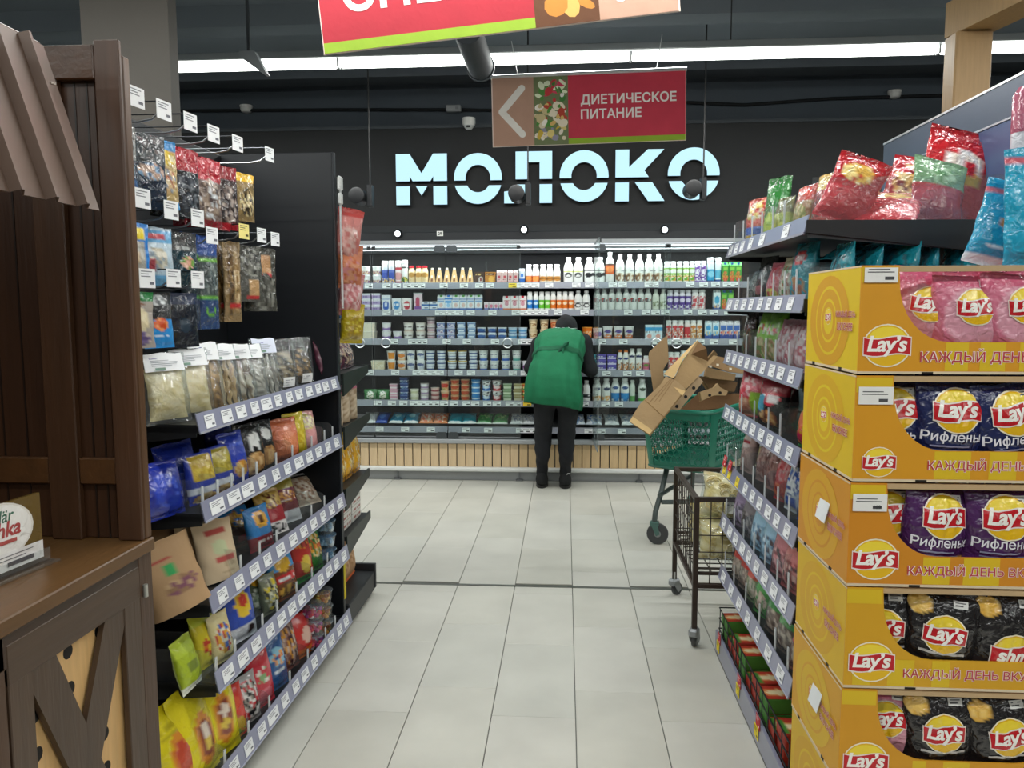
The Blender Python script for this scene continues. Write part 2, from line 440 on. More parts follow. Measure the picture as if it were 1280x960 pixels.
strip_light(STRIPS[1], 'long white LED strip light above the snack aisle, second from the cooler')
strip_light(STRIPS[2], 'long white LED strip light above the photographer, third from the cooler')
strip_light(STRIPS[3], 'long white LED strip light behind the photographer, fourth from the cooler')

# duct, conduit, detectors, camera
t = thing('air_duct', 'short round dark air duct crossing under the lit strip', 'duct', (-0.52, 4.2, 2.905))
obj('pipe', MB().lathe([(.078, 0), (.078, .66)], '33383d', 20, axis='y').mesh('pipe', 'wall'), t)
obj('flange', MB().lathe([(.078, .63), (.086, .63), (.086, .66), (.078, .66)], '3d4348', 20, axis='y').mesh('flange', 'wall'), t)
obj('hanger', MB().tube([(0, .2, .07), (0, .2, CE - 2.905)], .006, '202326', 6).tube([(0, .5, .07), (0, .5, CE - 2.905)], .006, '202326', 6).mesh('hanger', 'steel'), t)
tag(obj('support_bracket', MB().prism([(-.09, .06), (.0, .06), (.075, -.075), (.055, -.075), (-.09, .03)], -.03, .03, '8a8f92').box((-.05, -.008, .05), (-.034, .008, CE - 3.02), '33383c').mesh('support_bracket', 'wall'), None, tuple(at_y(320, 78, 4.7))),
    'dark angled bracket hanging beside the left end of the strip light', 'bracket')
def pathpts(l): return [tuple(at_y(x, y, 7.40)) for x, y in l]
tag(obj('cable_conduit', MB().tube(pathpts([(-20, 136), (160, 139), (300, 138), (420, 137), (560, 137), (640, 138), (740, 134), (860, 128), (930, 131), (1040, 123), (1180, 119), (1300, 117)]), .014, '15181b', 6).mesh('cable_conduit', 'wall')),
    'thin dark cable conduit running along the upper back wall', 'conduit')
def detector(px, py, label):
    p = at_y(px, py, 7.405); t = thing('smoke_detector', label, 'smoke detector', tuple(p))
    obj('base_plate', MB().lathe([(.06, .03), (.06, .045)], 'e8e8e4', 16).mesh('base_plate', 'plastic'), t)
    obj('sensor_head', MB().lathe([(.02, -.025), (.045, -.015), (.055, .01), (.055, .03)], 'dcdcd8', 16).mesh('sensor_head', 'plastic'), t)
detector(308, 138, 'small white smoke detector on the left of the upper wall')
detector(1118, 120, 'small white smoke detector on the right of the upper wall')
p = at_y(567, 136, 7.36)
tag(obj('junction_box', MB().box((-.07, -.03, -.03), (.07, .03, .03), 'a9adb0', .008).box((.02, -.034, -.012), (.05, -.03, .012), '8a8e90').mesh('junction_box', 'plastic'), None, tuple(p)), 'small grey junction box on the conduit above the dome camera', 'junction box')
p = at_y(586, 154, 6.52)
t = thing('dome_camera', 'white dome security camera on the dark wall above the lit letters', 'camera', tuple(p))
obj('housing', MB().lathe([(.035, .045), (.055, .04), (.055, 0.0), (.048, -.02)], 'e9e9e6', 18).mesh('housing', 'plastic'), t)
obj('eyeball', MB().lathe([(.0, -.055), (.025, -.048), (.042, -.028), (.046, -.01), (.046, 0)], 'cfd2d2', 18).mesh('eyeball', 'plastic'), t)
obj('lens', MB().lathe([(.0, -.052), (.018, -.05), (.026, -.036)], '14161a', 14, c=(0, -.02, .01)).mesh('lens', 'plastic'), t)
def track_spot(px, py, Y, label):
    p = at_y(px, py, Y); t = thing('track_spotlight', label, 'spotlight', tuple(p))
    obj('lamp_head', MB().lathe([(.045, -.09), (.058, -.085), (.058, .07), (.04, .085), (.0, .09)], '141518', 16, axis='y').mesh('lamp_head', 'steel'), t)
    obj('driver_box', MB().box((.06, -.03, -.075), (.1, .05, .085), '17191c', .006).mesh('driver_box', 'steel'), t)
    obj('stem', MB().tube([(.08, .01, .08), (.08, .01, CE - p[2])], .006, '0c0d0f', 6).mesh('stem', 'steel'), t)
    obj('bulb', MB().lathe([(.0, -.083), (.036, -.083)], '30343a', 14, axis='y').mesh('bulb', 'plastic'), t)
track_spot(449, 246, 5.7, 'black track spotlight left of the lit lettering')
track_spot(646, 243, 5.7, 'black track spotlight in front of the third lit letter')
track_spot(865, 237, 5.7, 'black track spotlight in front of the last lit letter')

# ---------------------------------------------------------------- lit sign МОЛОКО
sg = thing('illuminated_sign', 'glowing white stencil letters spelling the dairy department name above the cooler', 'sign', (0, 6.56, 2.31))
LW = {'М': [[(0, 0), (.27, 0), (.27, 1), (0, 1)], [(.73, 0), (1, 0), (1, 1), (.73, 1)], [(0, 1), (.27, 1), (.62, .42), (.5, .18)], [(.73, 1), (1, 1), (.5, .18), (.38, .42)]],
      'Л': [[(.74, 0), (1, 0), (1, 1), (.74, 1)], [(.24, .79), (1, .79), (1, 1), (.24, 1)], [(.24, .3), (.5, .3), (.5, 1), (.24, 1)], [(.24, .31), (.5, .31), (.44, .1), (.22, .2)], [(0, 0), (.3, 0), (.44, .11), (.26, .26), (0, .23)]],
      'К': [[(0, 0), (.28, 0), (.28, 1), (0, 1)], [(.28, .36), (.28, .66), (.66, 1), (1.0, 1.0), (.46, .46)], [(.34, .6), (.58, .62), (1.02, 0), (.68, 0), (.3, .5)]]}
def letter(ch, x0, x1, zb, zt):
    W_, H_ = x1 - x0, zt - zb; polys = LW.get(ch)
    if ch == 'О':
        polys = []
        for i in range(36):
            a, b = 2 * PI * i / 36, 2 * PI * (i + 1) / 36
            polys.append([(.5 + .5 * math.cos(a), .5 + .5 * math.sin(a)), (.5 + .5 * math.cos(b), .5 + .5 * math.sin(b)), (.5 + .26 * math.cos(b), .5 + .27 * math.sin(b)), (.5 + .26 * math.cos(a), .5 + .27 * math.sin(a))])
    bm = bmesh.new()
    for half in (0, 1):
        b2 = bmesh.new()
        for P in polys: b2.faces.new([b2.verts.new((x0 + u * W_, 0, zb + v * H_)) for u, v in P])
        z = zb + H_ * (.365 if half == 0 else .465)
        bmesh.ops.bisect_plane(b2, geom=b2.verts[:] + b2.edges[:] + b2.faces[:], plane_co=(0, 0, z), plane_no=(0, 0, 1), clear_outer=half == 0, clear_inner=half == 1)
        bmesh.ops.remove_doubles(b2, verts=b2.verts[:], dist=1e-5)
        tmp = bpy.data.meshes.new('t'); b2.to_mesh(tmp); bm.from_mesh(tmp); b2.free(); bpy.data.meshes.remove(tmp)
    r = bmesh.ops.extrude_face_region(bm, geom=bm.faces[:])
    for v in r['geom']:
        if isinstance(v, bmesh.types.BMVert): v.co.y -= .05
    bmesh.ops.recalc_face_normals(bm, faces=bm.faces)
    me = bpy.data.meshes.new('letter'); bm.to_mesh(me); bm.free()
    a = me.color_attributes.new('Col', 'FLOAT_COLOR', 'POINT'); a.data.foreach_set('color', [0.05, 0.06, 0.07, 1] * len(me.vertices))
    me.materials.append(M['letter']); me.materials.append(M['steel'])
    for pl in me.polygons: pl.material_index = 0 if all(me.vertices[v].co.y < -.049 for v in pl.vertices) else 1
    obj('letter', me, sg, (0, -.005, 0))
for ch, a, b, ya, yb in (('М', 494.4, 559, 192.5, 255.5), ('О', 567, 627.5, 191.5, 254.5), ('Л', 630, 690, 189.5, 253.5), ('О', 699.6, 760.5, 188, 252), ('К', 769.7, 829.5, 187, 251), ('О', 835.4, 899, 184.5, 249.5)):
    pa, pb = at_y(a, ya, 6.5), at_y(b, yb, 6.5)
    letter(ch, pa[0], pb[0], pb[2] - 2.31, pa[2] - 2.31)

# ---------------------------------------------------------------- hanging department signs
def hsign(label, c, W_, H_, rz, tilt, flip, lines, picture, tsize, wire_z, ry=0.0):
    """sheet sign: beige arrow field, picture, red field with white lettering over a lime stripe"""
    t = thing('hanging_sign', label, 'sign', c, (tilt, ry, rz))
    s = -1 if flip else 1
    def X(u): return s * (u - .5) * W_
    obj('panel', MB().box((-W_ / 2, -.004, -H_ / 2), (W_ / 2, .004, H_ / 2), 'ead9cf').mesh('panel', 'paper'), t)
    m = MB()
    a, b = sorted((X(.005), X(.219))); m.box((a, -.0055, -H_ * .495), (b, -.004, H_ * .495), 'b8917c')
    a, b = sorted((X(.397), X(.997))); m.box((a, -.0055, -H_ * .495), (b, -.004, H_ * .495), 'aa2030' if flip else 'c43449').box((a, -.0062, -H_ * .495), (b, -.0055, -H_ * .415), '8fae2a')
    obj('colour_field', m.mesh('colour_field', 'paper', 0), t)
    rg = random.Random(3 if flip else 9)
    a, b = sorted((X(.219), X(.397)))
    m = MB().box((a, -.0056, -H_ * .495), (b, -.004, H_ * .495), '6f7a52' if not flip else '5c3312')
    for i in range(90 if not flip else 46):
        ex = rg.uniform(.016, .042) * (1 if not flip else 1.5); ey = rg.uniform(.016, .04) * (1 if not flip else 2.2)
        cx = rg.uniform(a + ex * .75, b - ex * .75); cz = rg.uniform(-H_ * .48 + ey, H_ * .48 - ey)
        v = (cz / H_ + .5)
        if flip: col = rg.choice(['c07a2c', 'b0651f', 'd29a48', '9a5418', '7a3d12', 'd8a557'])
        elif v > .62: col = rg.choice(['d03a5a', 'e9e6dc', '4d8a3a', 'c23238', 'dfe8c8', '3f7a35'])
        elif v > .3: col = rg.choice(['e8dcc4', 'c8b888', '4d8a3a', 'f0e9dc', 'd9b36a', 'b5402c'])
        else: col = rg.choice(['c9a93a', 'dccfb0', '8e8ba0', 'd8c478', 'e6dccb'])
        an = rg.uniform(0, PI); vs, fs = ell2d(ex * .7, ey * (.35 if rg.random() < .5 else .8), 10, 1)
        m.add([(max(a, min(b, cx + x * math.cos(an) - y * math.sin(an))), -.0057 - i * 5e-6, cz + x * math.sin(an) + y * math.cos(an)) for x, y in vs], fs, col)
    obj('food_picture', m.mesh('food_picture', 'paper', 0), t)
    # arrow: chevron with rounded ends
    m = MB(); d = H_ * .33; cx = X(.112); wd = H_ * .05
    tip = (cx - s * H_ * .17, 0)
    for q in (1, -1):
        e = (cx + s * H_ * .13, q * d); dx, dz = e[0] - tip[0], e[1] - tip[1]; L = math.hypot(dx, dz); nx, nz = -dz / L * wd, dx / L * wd
        m.add([(tip[0] + nx, -.0063, nz), (e[0] + nx, -.0063, e[1] + nz), (e[0] - nx, -.0063, e[1] - nz), (tip[0] - nx, -.0063, -nz)], [(0, 1, 2, 3)], 'e9e4dc')
        for P in ((tip, e) if q > 0 else (e,)):
            vs, fs = ell2d(wd, wd, 14, 1); m.add([(P[0] + x, -.0064, P[1] + y) for x, y in vs], fs, 'e9e4dc')
    obj('arrow', m.mesh('arrow', 'paper', 0), t)
    m = MB(); a, b = sorted((X(.397), X(.997)))
    for k, (tx, u0, z) in enumerate(lines):
        vs, fs = text2d(tx, tsize, bold=.022); x0 = min(v[0] for v in vs)
        m.add([(x - x0 + u0 * W_ - W_ / 2, -.0066 - k_ * 5e-5, z * H_ + y) for x, y, k_ in vs], fs, 'efe8e2')
    obj('lettering', m.mesh('lettering', 'paper', 0), t)
    obj('top_rail', MB().tube([(-W_ / 2 - .004, 0, H_ / 2 + .004), (W_ / 2 + .004, 0, H_ / 2 + .004)], .013, 'cfd2d4', 8).mesh('top_rail', 'metal'), t)
    for q in (-.36, .35):
        obj('wire', MB().tube([(q * W_, 0, H_ / 2), (q * W_ + .1 * q, .0, wire_z)], .0022, 'd8dada', 5).mesh('wire', 'plastic'), t)
pl, pr_ = at_y(615, 139.5, 4.9), at_y(857.5, 133, 4.9)
hsign('red and beige hanging sign with a white left-pointing arrow over the lit letters', ((pl[0] + pr_[0]) / 2, 4.9, (pl[2] + pr_[2]) / 2), pr_[0] - pl[0], .415, R_(0), 0, False,
      [('ДИЕТИЧЕСКОЕ', .462, .12), ('ПИТАНИЕ', .462, -.075)], None, .0765, .42, ry=-R_(1.1))
hsign('large red hanging sign with crisps picture, cut off by the photo top', (-.255, 2.8, 2.62), 1.25, .44, 0, 0, True,
      [('СНЕКИ', .07, -.045)], None, .175, .85, ry=-R_(5.3))

# ================================================================== DAIRY COOLER
FY = 6.40                                   # door plane
def fx(px, py=400): return float(at_y(px, py, 6.47)[0])
cool = thing('dairy_cooler', 'long open-fronted dairy cooler with glass doors and pale slatted plinth', 'refrigerator', (0, FY, 0))
CX0, CX1 = -2.35, 1.75
def cb(name, lo, hi, col, m, bev=0.0, parent=None):
    return obj(name, MB().box((lo[0], lo[1] - FY, lo[2]), (hi[0], hi[1] - FY, hi[2]), col, bev).mesh(name, m), parent or cool)
cb('back_panel', (CX0, 7.18, .35), (CX1, 7.22, 2.05), '1b1d21', 'steel')
cb('side_wall', (CX0 - .04, 6.42, .0), (CX0, 7.22, 2.05), '2a2d30', 'steel')
cb('side_wall', (CX1, 6.42, .0), (CX1 + .04, 7.22, 2.05), '2a2d30', 'steel')
cb('roof_panel', (CX0, 6.44, 2.03), (CX1, 7.22, 2.075), '2b2e33', 'greymetal')
cb('top_fascia', (CX0, 6.405, 2.0), (CX1, 6.44, 2.072), '1d2024', 'greymetal', .004)
cb('header_rail', (CX0, 6.39, 1.975), (CX1, 6.445, 2.005), '9da1a4', 'greymetal', .004)
cb('inner_canopy', (CX0, 6.5, 1.93), (CX1, 6.9, 1.96), '8a8d90', 'greymetal')
cb('lamp_tube', (CX0 + .1, 6.452, 1.955), (CX1 - .1, 6.472, 1.972), 'ffffff', 'led')
cb('door_rail', (CX0, 6.38, .318), (CX1, 6.44, .356), 'a3a7aa', 'greymetal', .006)
cb('bottom_pan', (CX0, 6.44, .31), (CX1, 7.2, .352), '3a3d40', 'greymetal')
cb('plinth_panel', (CX0, 6.425, .08), (CX1, 6.44, .318), '1c1a18', 'steel')
cb('bumper_rail', (CX0, 6.36, .085), (CX1, 6.425, .118), 'd9dbd8', 'plastic', .008)
cb('kick_plate', (CX0, 6.43, .0), (CX1, 6.45, .088), '9ea1a3', 'greymetal')
for x in (-1.42, -.38, .62, 1.4):
    cb('adjustable_foot', (x - .03, 6.40, 0), (x + .03, 6.43, .016), '6e7174', 'greymetal', .004)
    cb('foot_stem', (x - .006, 6.41, .016), (x + .006, 6.425, .086), '83868a', 'greymetal')
slat = MB().box((-.0335, -.008, 0), (.0335, .008, .196), 'cdb48f', .002).mesh('plinth_slat', 'woodl', 0)
slat2 = MB().box((-.0335, -.008, 0), (.0335, .008, .196), 'c6aa80', .002).mesh('plinth_slat', 'woodl', 0)
k = 0; x = CX0 + .05
while x < CX1 - .04:
    obj('plinth_slat', slat if x < -.37 else slat2, cool, (x, 6.416 - FY, .118 - .035 + .035)); x += .0752; k += 1
# little price light box at the top, number plate
t_ = MB().box((-.026, -.004, -.02), (.026, .0, .02), 'e8e8e4'); decal(t_, [(textw('29', .034, bold=.02), '15161a', 0, 0)], lambda x, y, o: (x, -.0042 - o, y))
obj('number_plate', t_.mesh('number_plate', 'plastic', 0), cool, tuple(Vector(at_y(550, 292, 6.40)) - Vector((0, FY, 0))))
SHELF = [1.636, 1.411, 1.171, .909, .652, .427]
ST = [z + .017 for z in SHELF]
tagm = []
for i in range(4):
    m = MB().box((-.034, -.002, -.019), (.034, .0, .019), 'eef0f0')
    m.box((-.028, -.0024, .009), (.02, -.002, .012), '8a8d92').box((-.028, -.0024, .002), (.01, -.002, .005), '9a9da2')
    m.box((.0, -.0024, -.013), (.028, -.002, -.004), '3b3d42')
    tagm.append(m.mesh('price_tag', 'paper', 0))
yt = MB().box((-.034, -.002, -.019), (.034, .0, .019), 'f3d23a').box((-.028, -.0024, .006), (.02, -.002, .01), '6a5a10').box((.0, -.0024, -.013), (.028, -.002, -.004), '3b3410').mesh('price_tag', 'paper', 0)
tagrow = {0: [463.6, 485.6, 498, 511, 520, 528, 556, 581, 600, 613, 'y641', 651, 660, 669, 686, 719.6, 735.6, 764.6, 776.7, 809, 816, 860, 876.7, 891.5, 905.7, 915],
          1: [485, 499, 550, 557, 565, 575, 589, 616, 645, 655, 664, 672, 680, 697, 730, 784, 806, 818, 830, 858, 876, 890, 908, 919],
          2: [493.6, 516, 523, 530, 559, 584, 619, 653, 660, 667, 676, 752, 778.5, 820, 838, 846, 856, 874, 891, 915],
          3: [462.5, 494.5, 521, 530, 540, 550, 573.5, 589, 617, 641, 656, 740, 758, 784, 800, 830, 845],
          4: [472, 489.6, 504, 517, 527, 536, 544, 555, 567, 583, 594, 609, 620.8, 637, 646.5, 'y659', 731, 757, 774, 812, 830],
          5: [473.6, 505.6, 538, 582, 610, 650, 658, 666, 736, 752, 778, 815]}
for i, z in enumerate(SHELF):
    sh = obj('shelf', MB().box((CX0 + .01, 6.46 - FY, z - .008), (CX1 - .01, 7.15 - FY, z + .014), '77797c', .003).mesh('shelf', 'greymetal'), cool)
    for a, b in ((CX0 + .01, -.99), (-.985, .235), (.24, CX1 - .01)):
        obj('price_rail', MB().prism([(6.438, -.026), (6.447, -.026), (6.46, .024), (6.45, .026)], a + .002, b - .002, '90939f', 'yz').xform(Matrix.Translation((0, -FY, z))).mesh('price_rail', 'rail'), sh)
    for px in tagrow[i]:
        y_ = isinstance(px, str); px = float(px[1:]) if y_ else px
        obj('price_tag', yt if y_ else random.choice(tagm), sh, (float(at_y(px, 480, 6.44)[0]), 6.436 - FY, z), (-R_(13), 0, 0))
# glass doors
HX = {'a': float(at_y(375, 400, FY)[0]), 'b': float(at_y(558, 400, FY)[0]), 'c': float(at_y(742, 400, FY)[0]), 'd': float(at_y(926, 400, FY)[0])}
DW = .615
def door(hx, side, ang, name='glass_door'):
    """hinged at hx, pane runs along side (+1/-1), swung by ang about the hinge"""
    d = obj(name, MB().box((min(0, side * DW) + .004, -.003, .37), (max(0, side * DW) - .004, .003, 1.965), 'ffffff').mesh(name, 'glass', 0), cool, (hx, 0, 0), (0, 0, ang))
    e = MB()
    for zz in (.372, 1.96): e.box((min(0, side * DW) + .004, -.005, zz - .003), (max(0, side * DW) - .004, .005, zz + .005), '84888c')
    obj('edge_strip', e.mesh('edge_strip', 'greymetal'), d)
    xe = side * DW
    e = MB().box((min(xe, xe - side * .006), -.005, .37), (max(xe, xe - side * .006), .005, 1.965), 'aab4b4')
    obj('seal_strip', e.mesh('seal_strip', 'acrylic'), d)
    xh = side * (DW - .105)
    ring = [(xh + .038 * math.cos(t * PI / 12), -.012, 1.162 + .038 * math.sin(t * PI / 12)) for t in range(24)]
    obj('ring_handle', MB().tube(ring, .0055, 'c3c8cc', 6, True).mesh('ring_handle', 'metal'), d)
    for zz in (.385, 1.935):
        xs = side * .05
        pts = [(xs - .045, -.008, -.03), (xs + .045, -.008, -.03), (xs + .045, -.008, .01), (xs + .03, -.008, .03), (xs - .03, -.008, .03), (xs - .045, -.008, .01)]
        obj('hinge_plate', MB().prism([(p[0], p[2] + zz) for p in pts], -.012, -.004, '5b6064').mesh('hinge_plate', 'metal'), d)
    obj('magnet_clip', MB().box((min(xe, xe - side * .03), -.014, 1.93), (max(xe, xe - side * .03), -.004, 1.955), '1b1d20').mesh('magnet_clip', 'steel'), d)
    return d
door(HX['a'], 1, 0); door(HX['b'], -1, 0); door(HX['b'], 1, 0)
door(HX['c'], -1, R_(91.5)); door(HX['c'], 1, 0); door(HX['d'], -1, 0); door(HX['d'], 1, 0)

# ---------------------------------------------------------------- dairy products
def mixc(fn):
    return fn
def rows(pr, n):
    """resample a profile into about n rings so that print bands stay sharp"""
    out = []; tot = sum(math.dist(pr[i], pr[i + 1]) for i in range(len(pr) - 1))
    for i in range(len(pr) - 1):
        k = max(1, round(n * math.dist(pr[i], pr[i + 1]) / tot))
        out += [(pr[i][0] + (pr[i + 1][0] - pr[i][0]) * j / k, pr[i][1] + (pr[i + 1][1] - pr[i][1]) * j / k) for j in range(k)]
    return out + [pr[-1]]
def hsh(*a): return random.Random(repr(a)).random()
def artcol(base, art, seed=0):
    """print function on u (-1..1 across the front), v (0..1 upward)"""
    base = lin(base); A = []
    for it in art:
        if it[0] == 's': A.append(('s', *it[1:5], [lin(c) for c in it[5]]))
        else: A.append((*it[:-1], lin(it[-1])))
    def f(u, v, front=True):
        c = base
        for it in A:
            k = it[0]
            if k == 'b':
                if it[1] <= v <= it[2]: c = it[3]
            elif not front: continue
            elif k == 'o':
                if ((u - it[1]) / it[3]) ** 2 + ((v - it[2]) / it[4]) ** 2 <= 1: c = it[5]
            elif k == 'r':
                if it[1] <= u <= it[2] and it[3] <= v <= it[4]: c = it[5]
            elif k == 's':
                if ((u - it[1]) / it[3]) ** 2 + ((v - it[2]) / it[4]) ** 2 <= 1: c = it[5][int(hsh(seed, int(u * 9 + 20), int(v * 14)) * len(it[5]))]
            elif k == 't':      # a line of small print
                if it[1] <= u <= it[2] and abs(v - it[3]) < it[4] and hsh(seed, int(u * 16 + 40), it[3]) > 0.25: c = it[5]
        return c
    return f
def bottle(name, cat, h, r, body, cap, art=(), neck=.42, sh=.72, capr=1.25, rn=30, seg=20, capf=.09, m='plastic'):
    rn_ = r * neck; hc = h * (1 - capf)
    pr = rows([(r * .9, 0), (r, .012 * h / .2), (r, h * sh), (r * .86, h * (sh + (1 - capf - sh) * .35)), (rn_ * 1.1, h * (sh + (1 - capf - sh) * .85)), (rn_, hc)], rn)
    f = artcol(body, art, name + body)
    me = MB().lathe(pr, lambda a, z: f(a * 2 / .62, z / h, abs(a) < .33), seg).mesh(name, m)
    cr = min(r * .98, rn_ * capr)
    cp = MB().lathe([(cr, hc - .004), (cr, h - .003), (cr * .85, h), (0, h)], cap, 14).mesh('cap', 'plastic')
    return Kind(name, cat, me, [('cap', cp)])
def cup(name, cat, h, rt, rb, body, lid, art=(), seg=20, rn=14):
    f = artcol(body, art, name + body)
    pr = rows([(rb, 0), (rb + (rt - rb) * .92, h * .92)], rn) + [(rt, h * .93), (rt, h * .97)]
    me = MB().lathe(pr, lambda a, z: f(a * 2 / .62, z / h, abs(a) < .33), seg).mesh(name, 'plastic')
    ld = MB().lathe([(rt + .0012, h * .93), (rt + .0015, h - .0015), (rt, h), (rt * .8, h - .001), (0, h - .001)], lid, seg).mesh('lid', 'plastic')
    return Kind(name, cat, me, [('lid', ld)])
def boxpack(name, cat, w_, d, h, col, art=(), lid=None, gable=False, cap=None, taper=1.0):
    f = artcol(col, art, name + col); mb = MB()
    def side(p0, p1, front):
        mb.grid(lambda u, v: ((p0[0] + (p1[0] - p0[0]) * u) * (1 - (1 - taper) * (1 - v)), (p0[1] + (p1[1] - p0[1]) * u) * (1 - (1 - taper) * (1 - v)), v * hb), 10, 16, lambda u, v: f(u * 2 - 1, v * hb / h, front))
    hb = h * (.84 if gable else 1.0)
    P = [(-w_ / 2, -d / 2), (w_ / 2, -d / 2), (w_ / 2, d / 2), (-w_ / 2, d / 2)]
    side(P[0], P[1], True); side(P[1], P[2], False); side(P[2], P[3], True); side(P[3], P[0], False)
    if gable:
        mb.add([(*P[0], hb), (*P[1], hb), (*P[2], hb), (*P[3], hb), (-w_ / 2, 0, h * .97), (w_ / 2, 0, h * .97), (-w_ / 2, 0, h), (w_ / 2, 0, h)],
               [(0, 1, 5, 4), (2, 3, 4, 5), (1, 2, 5), (3, 0, 4), (4, 5, 7, 6)], [f(0, .9, False)] * 8)
    else: mb.add([(*P[0], h), (*P[1], h), (*P[2], h), (*P[3], h)], [(0, 1, 2, 3)], [f(0, .99, False)] * 4)
    mb.add([(p[0] * taper, p[1] * taper, 0) for p in P], [(0, 1, 2, 3)], col)
    parts = []
    if lid: parts.append(('lid', MB().box((-w_ / 2 - .002, -d / 2 - .002, h - .004), (w_ / 2 + .002, d / 2 + .002, h + .004), lid, .002).mesh('lid', 'plastic')))
    if cap:
        cz = h * .9 if gable else h
        parts.append(('cap', MB().lathe([(.011, cz - .004), (.011, cz + .012), (.0, cz + .012)], cap, 12, c=(0, -d * .22 if gable else 0, 0)).mesh('cap', 'plastic')))
    return Kind(name, cat, mb.mesh(name, 'carton', 20), parts)
def pyramid(h, w_, body):
    mb = MB(); f = artcol(body, [('o', 0, .28, .5, .12, '7a4a28'), ('r', -.4, .4, .5, .6, 'f3ead6')])
    def g(s):
        def q(u, v):
            ww = w_ / 2 * (1 - .62 * v); return ((u * 2 - 1) * ww, s * (.028 * (1 - .8 * v)), v * h * .88)
        return q
    mb.grid(g(-1), 8, 14, lambda u, v: f(u * 2 - 1, v, True)); mb.grid(g(1), 4, 14, body)
    for s in (-1, 1): mb.grid(lambda u, v: (s * w_ / 2 * (1 - .62 * v), (u * 2 - 1) * .028 * (1 - .8 * v), v * h * .88), 2, 8, body)
    cp = MB().lathe([(.011, h * .87), (.011, h * .98), (.006, h), (0, h)], 'efe6d2', 12).mesh('cap', 'plastic')
    return Kind('pyramid_carton', 'carton', mb.mesh('pyramid_carton', 'carton', 20), [('cap', cp)])

def sgn(x, p): return math.copysign(abs(x) ** p, x)
class Bag:
    """pillow pack: front faces -Y, stands on its lower seam"""
    def __init__(s, w_, h, d, seed=0, crimp=.06, belly=.42, wr=.06, taper=0.0, gusset=False):
        s.w, s.h, s.d, s.seed, s.cr, s.belly, s.wr, s.tp, s.gs = w_, h, d, seed, crimp, belly, wr, taper, gusset
    def prof(s, v):
        a = 0.0 if s.gs else s.cr
        q = (v - a) / (1 - s.cr - a); q = max(0.0, min(1.0, q))
        if s.gs: return max(.0, (1 - q ** 2.2)) ** .75
        e = math.log(.5) / math.log(s.belly)
        return max(0.0, math.sin(PI * q ** e)) ** .6
    def hw(s, v): return s.w / 2 * (1 - .07 * s.prof(v)) * (1 - s.tp * v)
    def pt(s, u, v, side=1, off=0.0):
        p = s.prof(v); hw = s.hw(v); q = max(0.0, 1 - u * u)
        th = (s.d / 2 * p + .0007) * (q ** .45)
        ph = s.seed * 1.7
        wrk = s.wr * s.d * q * (math.sin(7 * u + ph + 3 * v) * .5 * abs(1 - 2 * v) ** 1.5 + math.sin(13 * v + 5 * u * math.cos(ph) + ph) * .35 + math.sin(19 * u - 8 * v + 2 * ph) * .22) * min(1, p * 1.6)
        zz = v * s.h + .012 * s.h * math.sin(5 * u + ph) * (1 if v > .97 else 0)
        edge = .01 * s.w * math.sin(17 * v + ph) * abs(u)
        return (u * (hw + edge * p), -side * (th + wrk + off), zz)
    def mesh(s, name, m, fn, nu=12, nv=22, backfn=None):
        mb = MB(); vs = []; cs = []; fs = []; n = 2 * nu
        for j in range(nv + 1):
            v = j / nv
            for k in range(n):
                a = 2 * PI * k / n; u = math.cos(a); fr = math.sin(a) > -.01
                vs.append(s.pt(u, v, 1 if math.sin(a) >= 0 else -1)); cs.append(fn(u, v, True) if fr else (backfn or fn)(u, v, False))
        for j in range(nv):
            for k in range(n): fs.append((j * n + k, j * n + (k + 1) % n, (j + 1) * n + (k + 1) % n, (j + 1) * n + k))
        fs += [tuple(range(n))[::-1], tuple(range(nv * n, (nv + 1) * n))]
        mb.add(vs, fs, cs); return mb.mesh(name, m, 60)
    def map(s, x, z, off):
        v = min(1, max(0, z / s.h)); u = max(-.98, min(.98, x / max(1e-4, s.hw(v)))); p = s.pt(u, v, 1, off + .0006); return p
def bagkind(name, cat, w_, h, d, base, art=(), m='film', seed=0, nu=17, nv=32, **kw):
    b = Bag(w_, h, d, seed, **kw); f = artcol(base, art, name + base + str(seed)); k = Kind(name, cat, b.mesh(name, m, f, nu, nv)); k.bag = b; return k
W = 'f2f3f2'
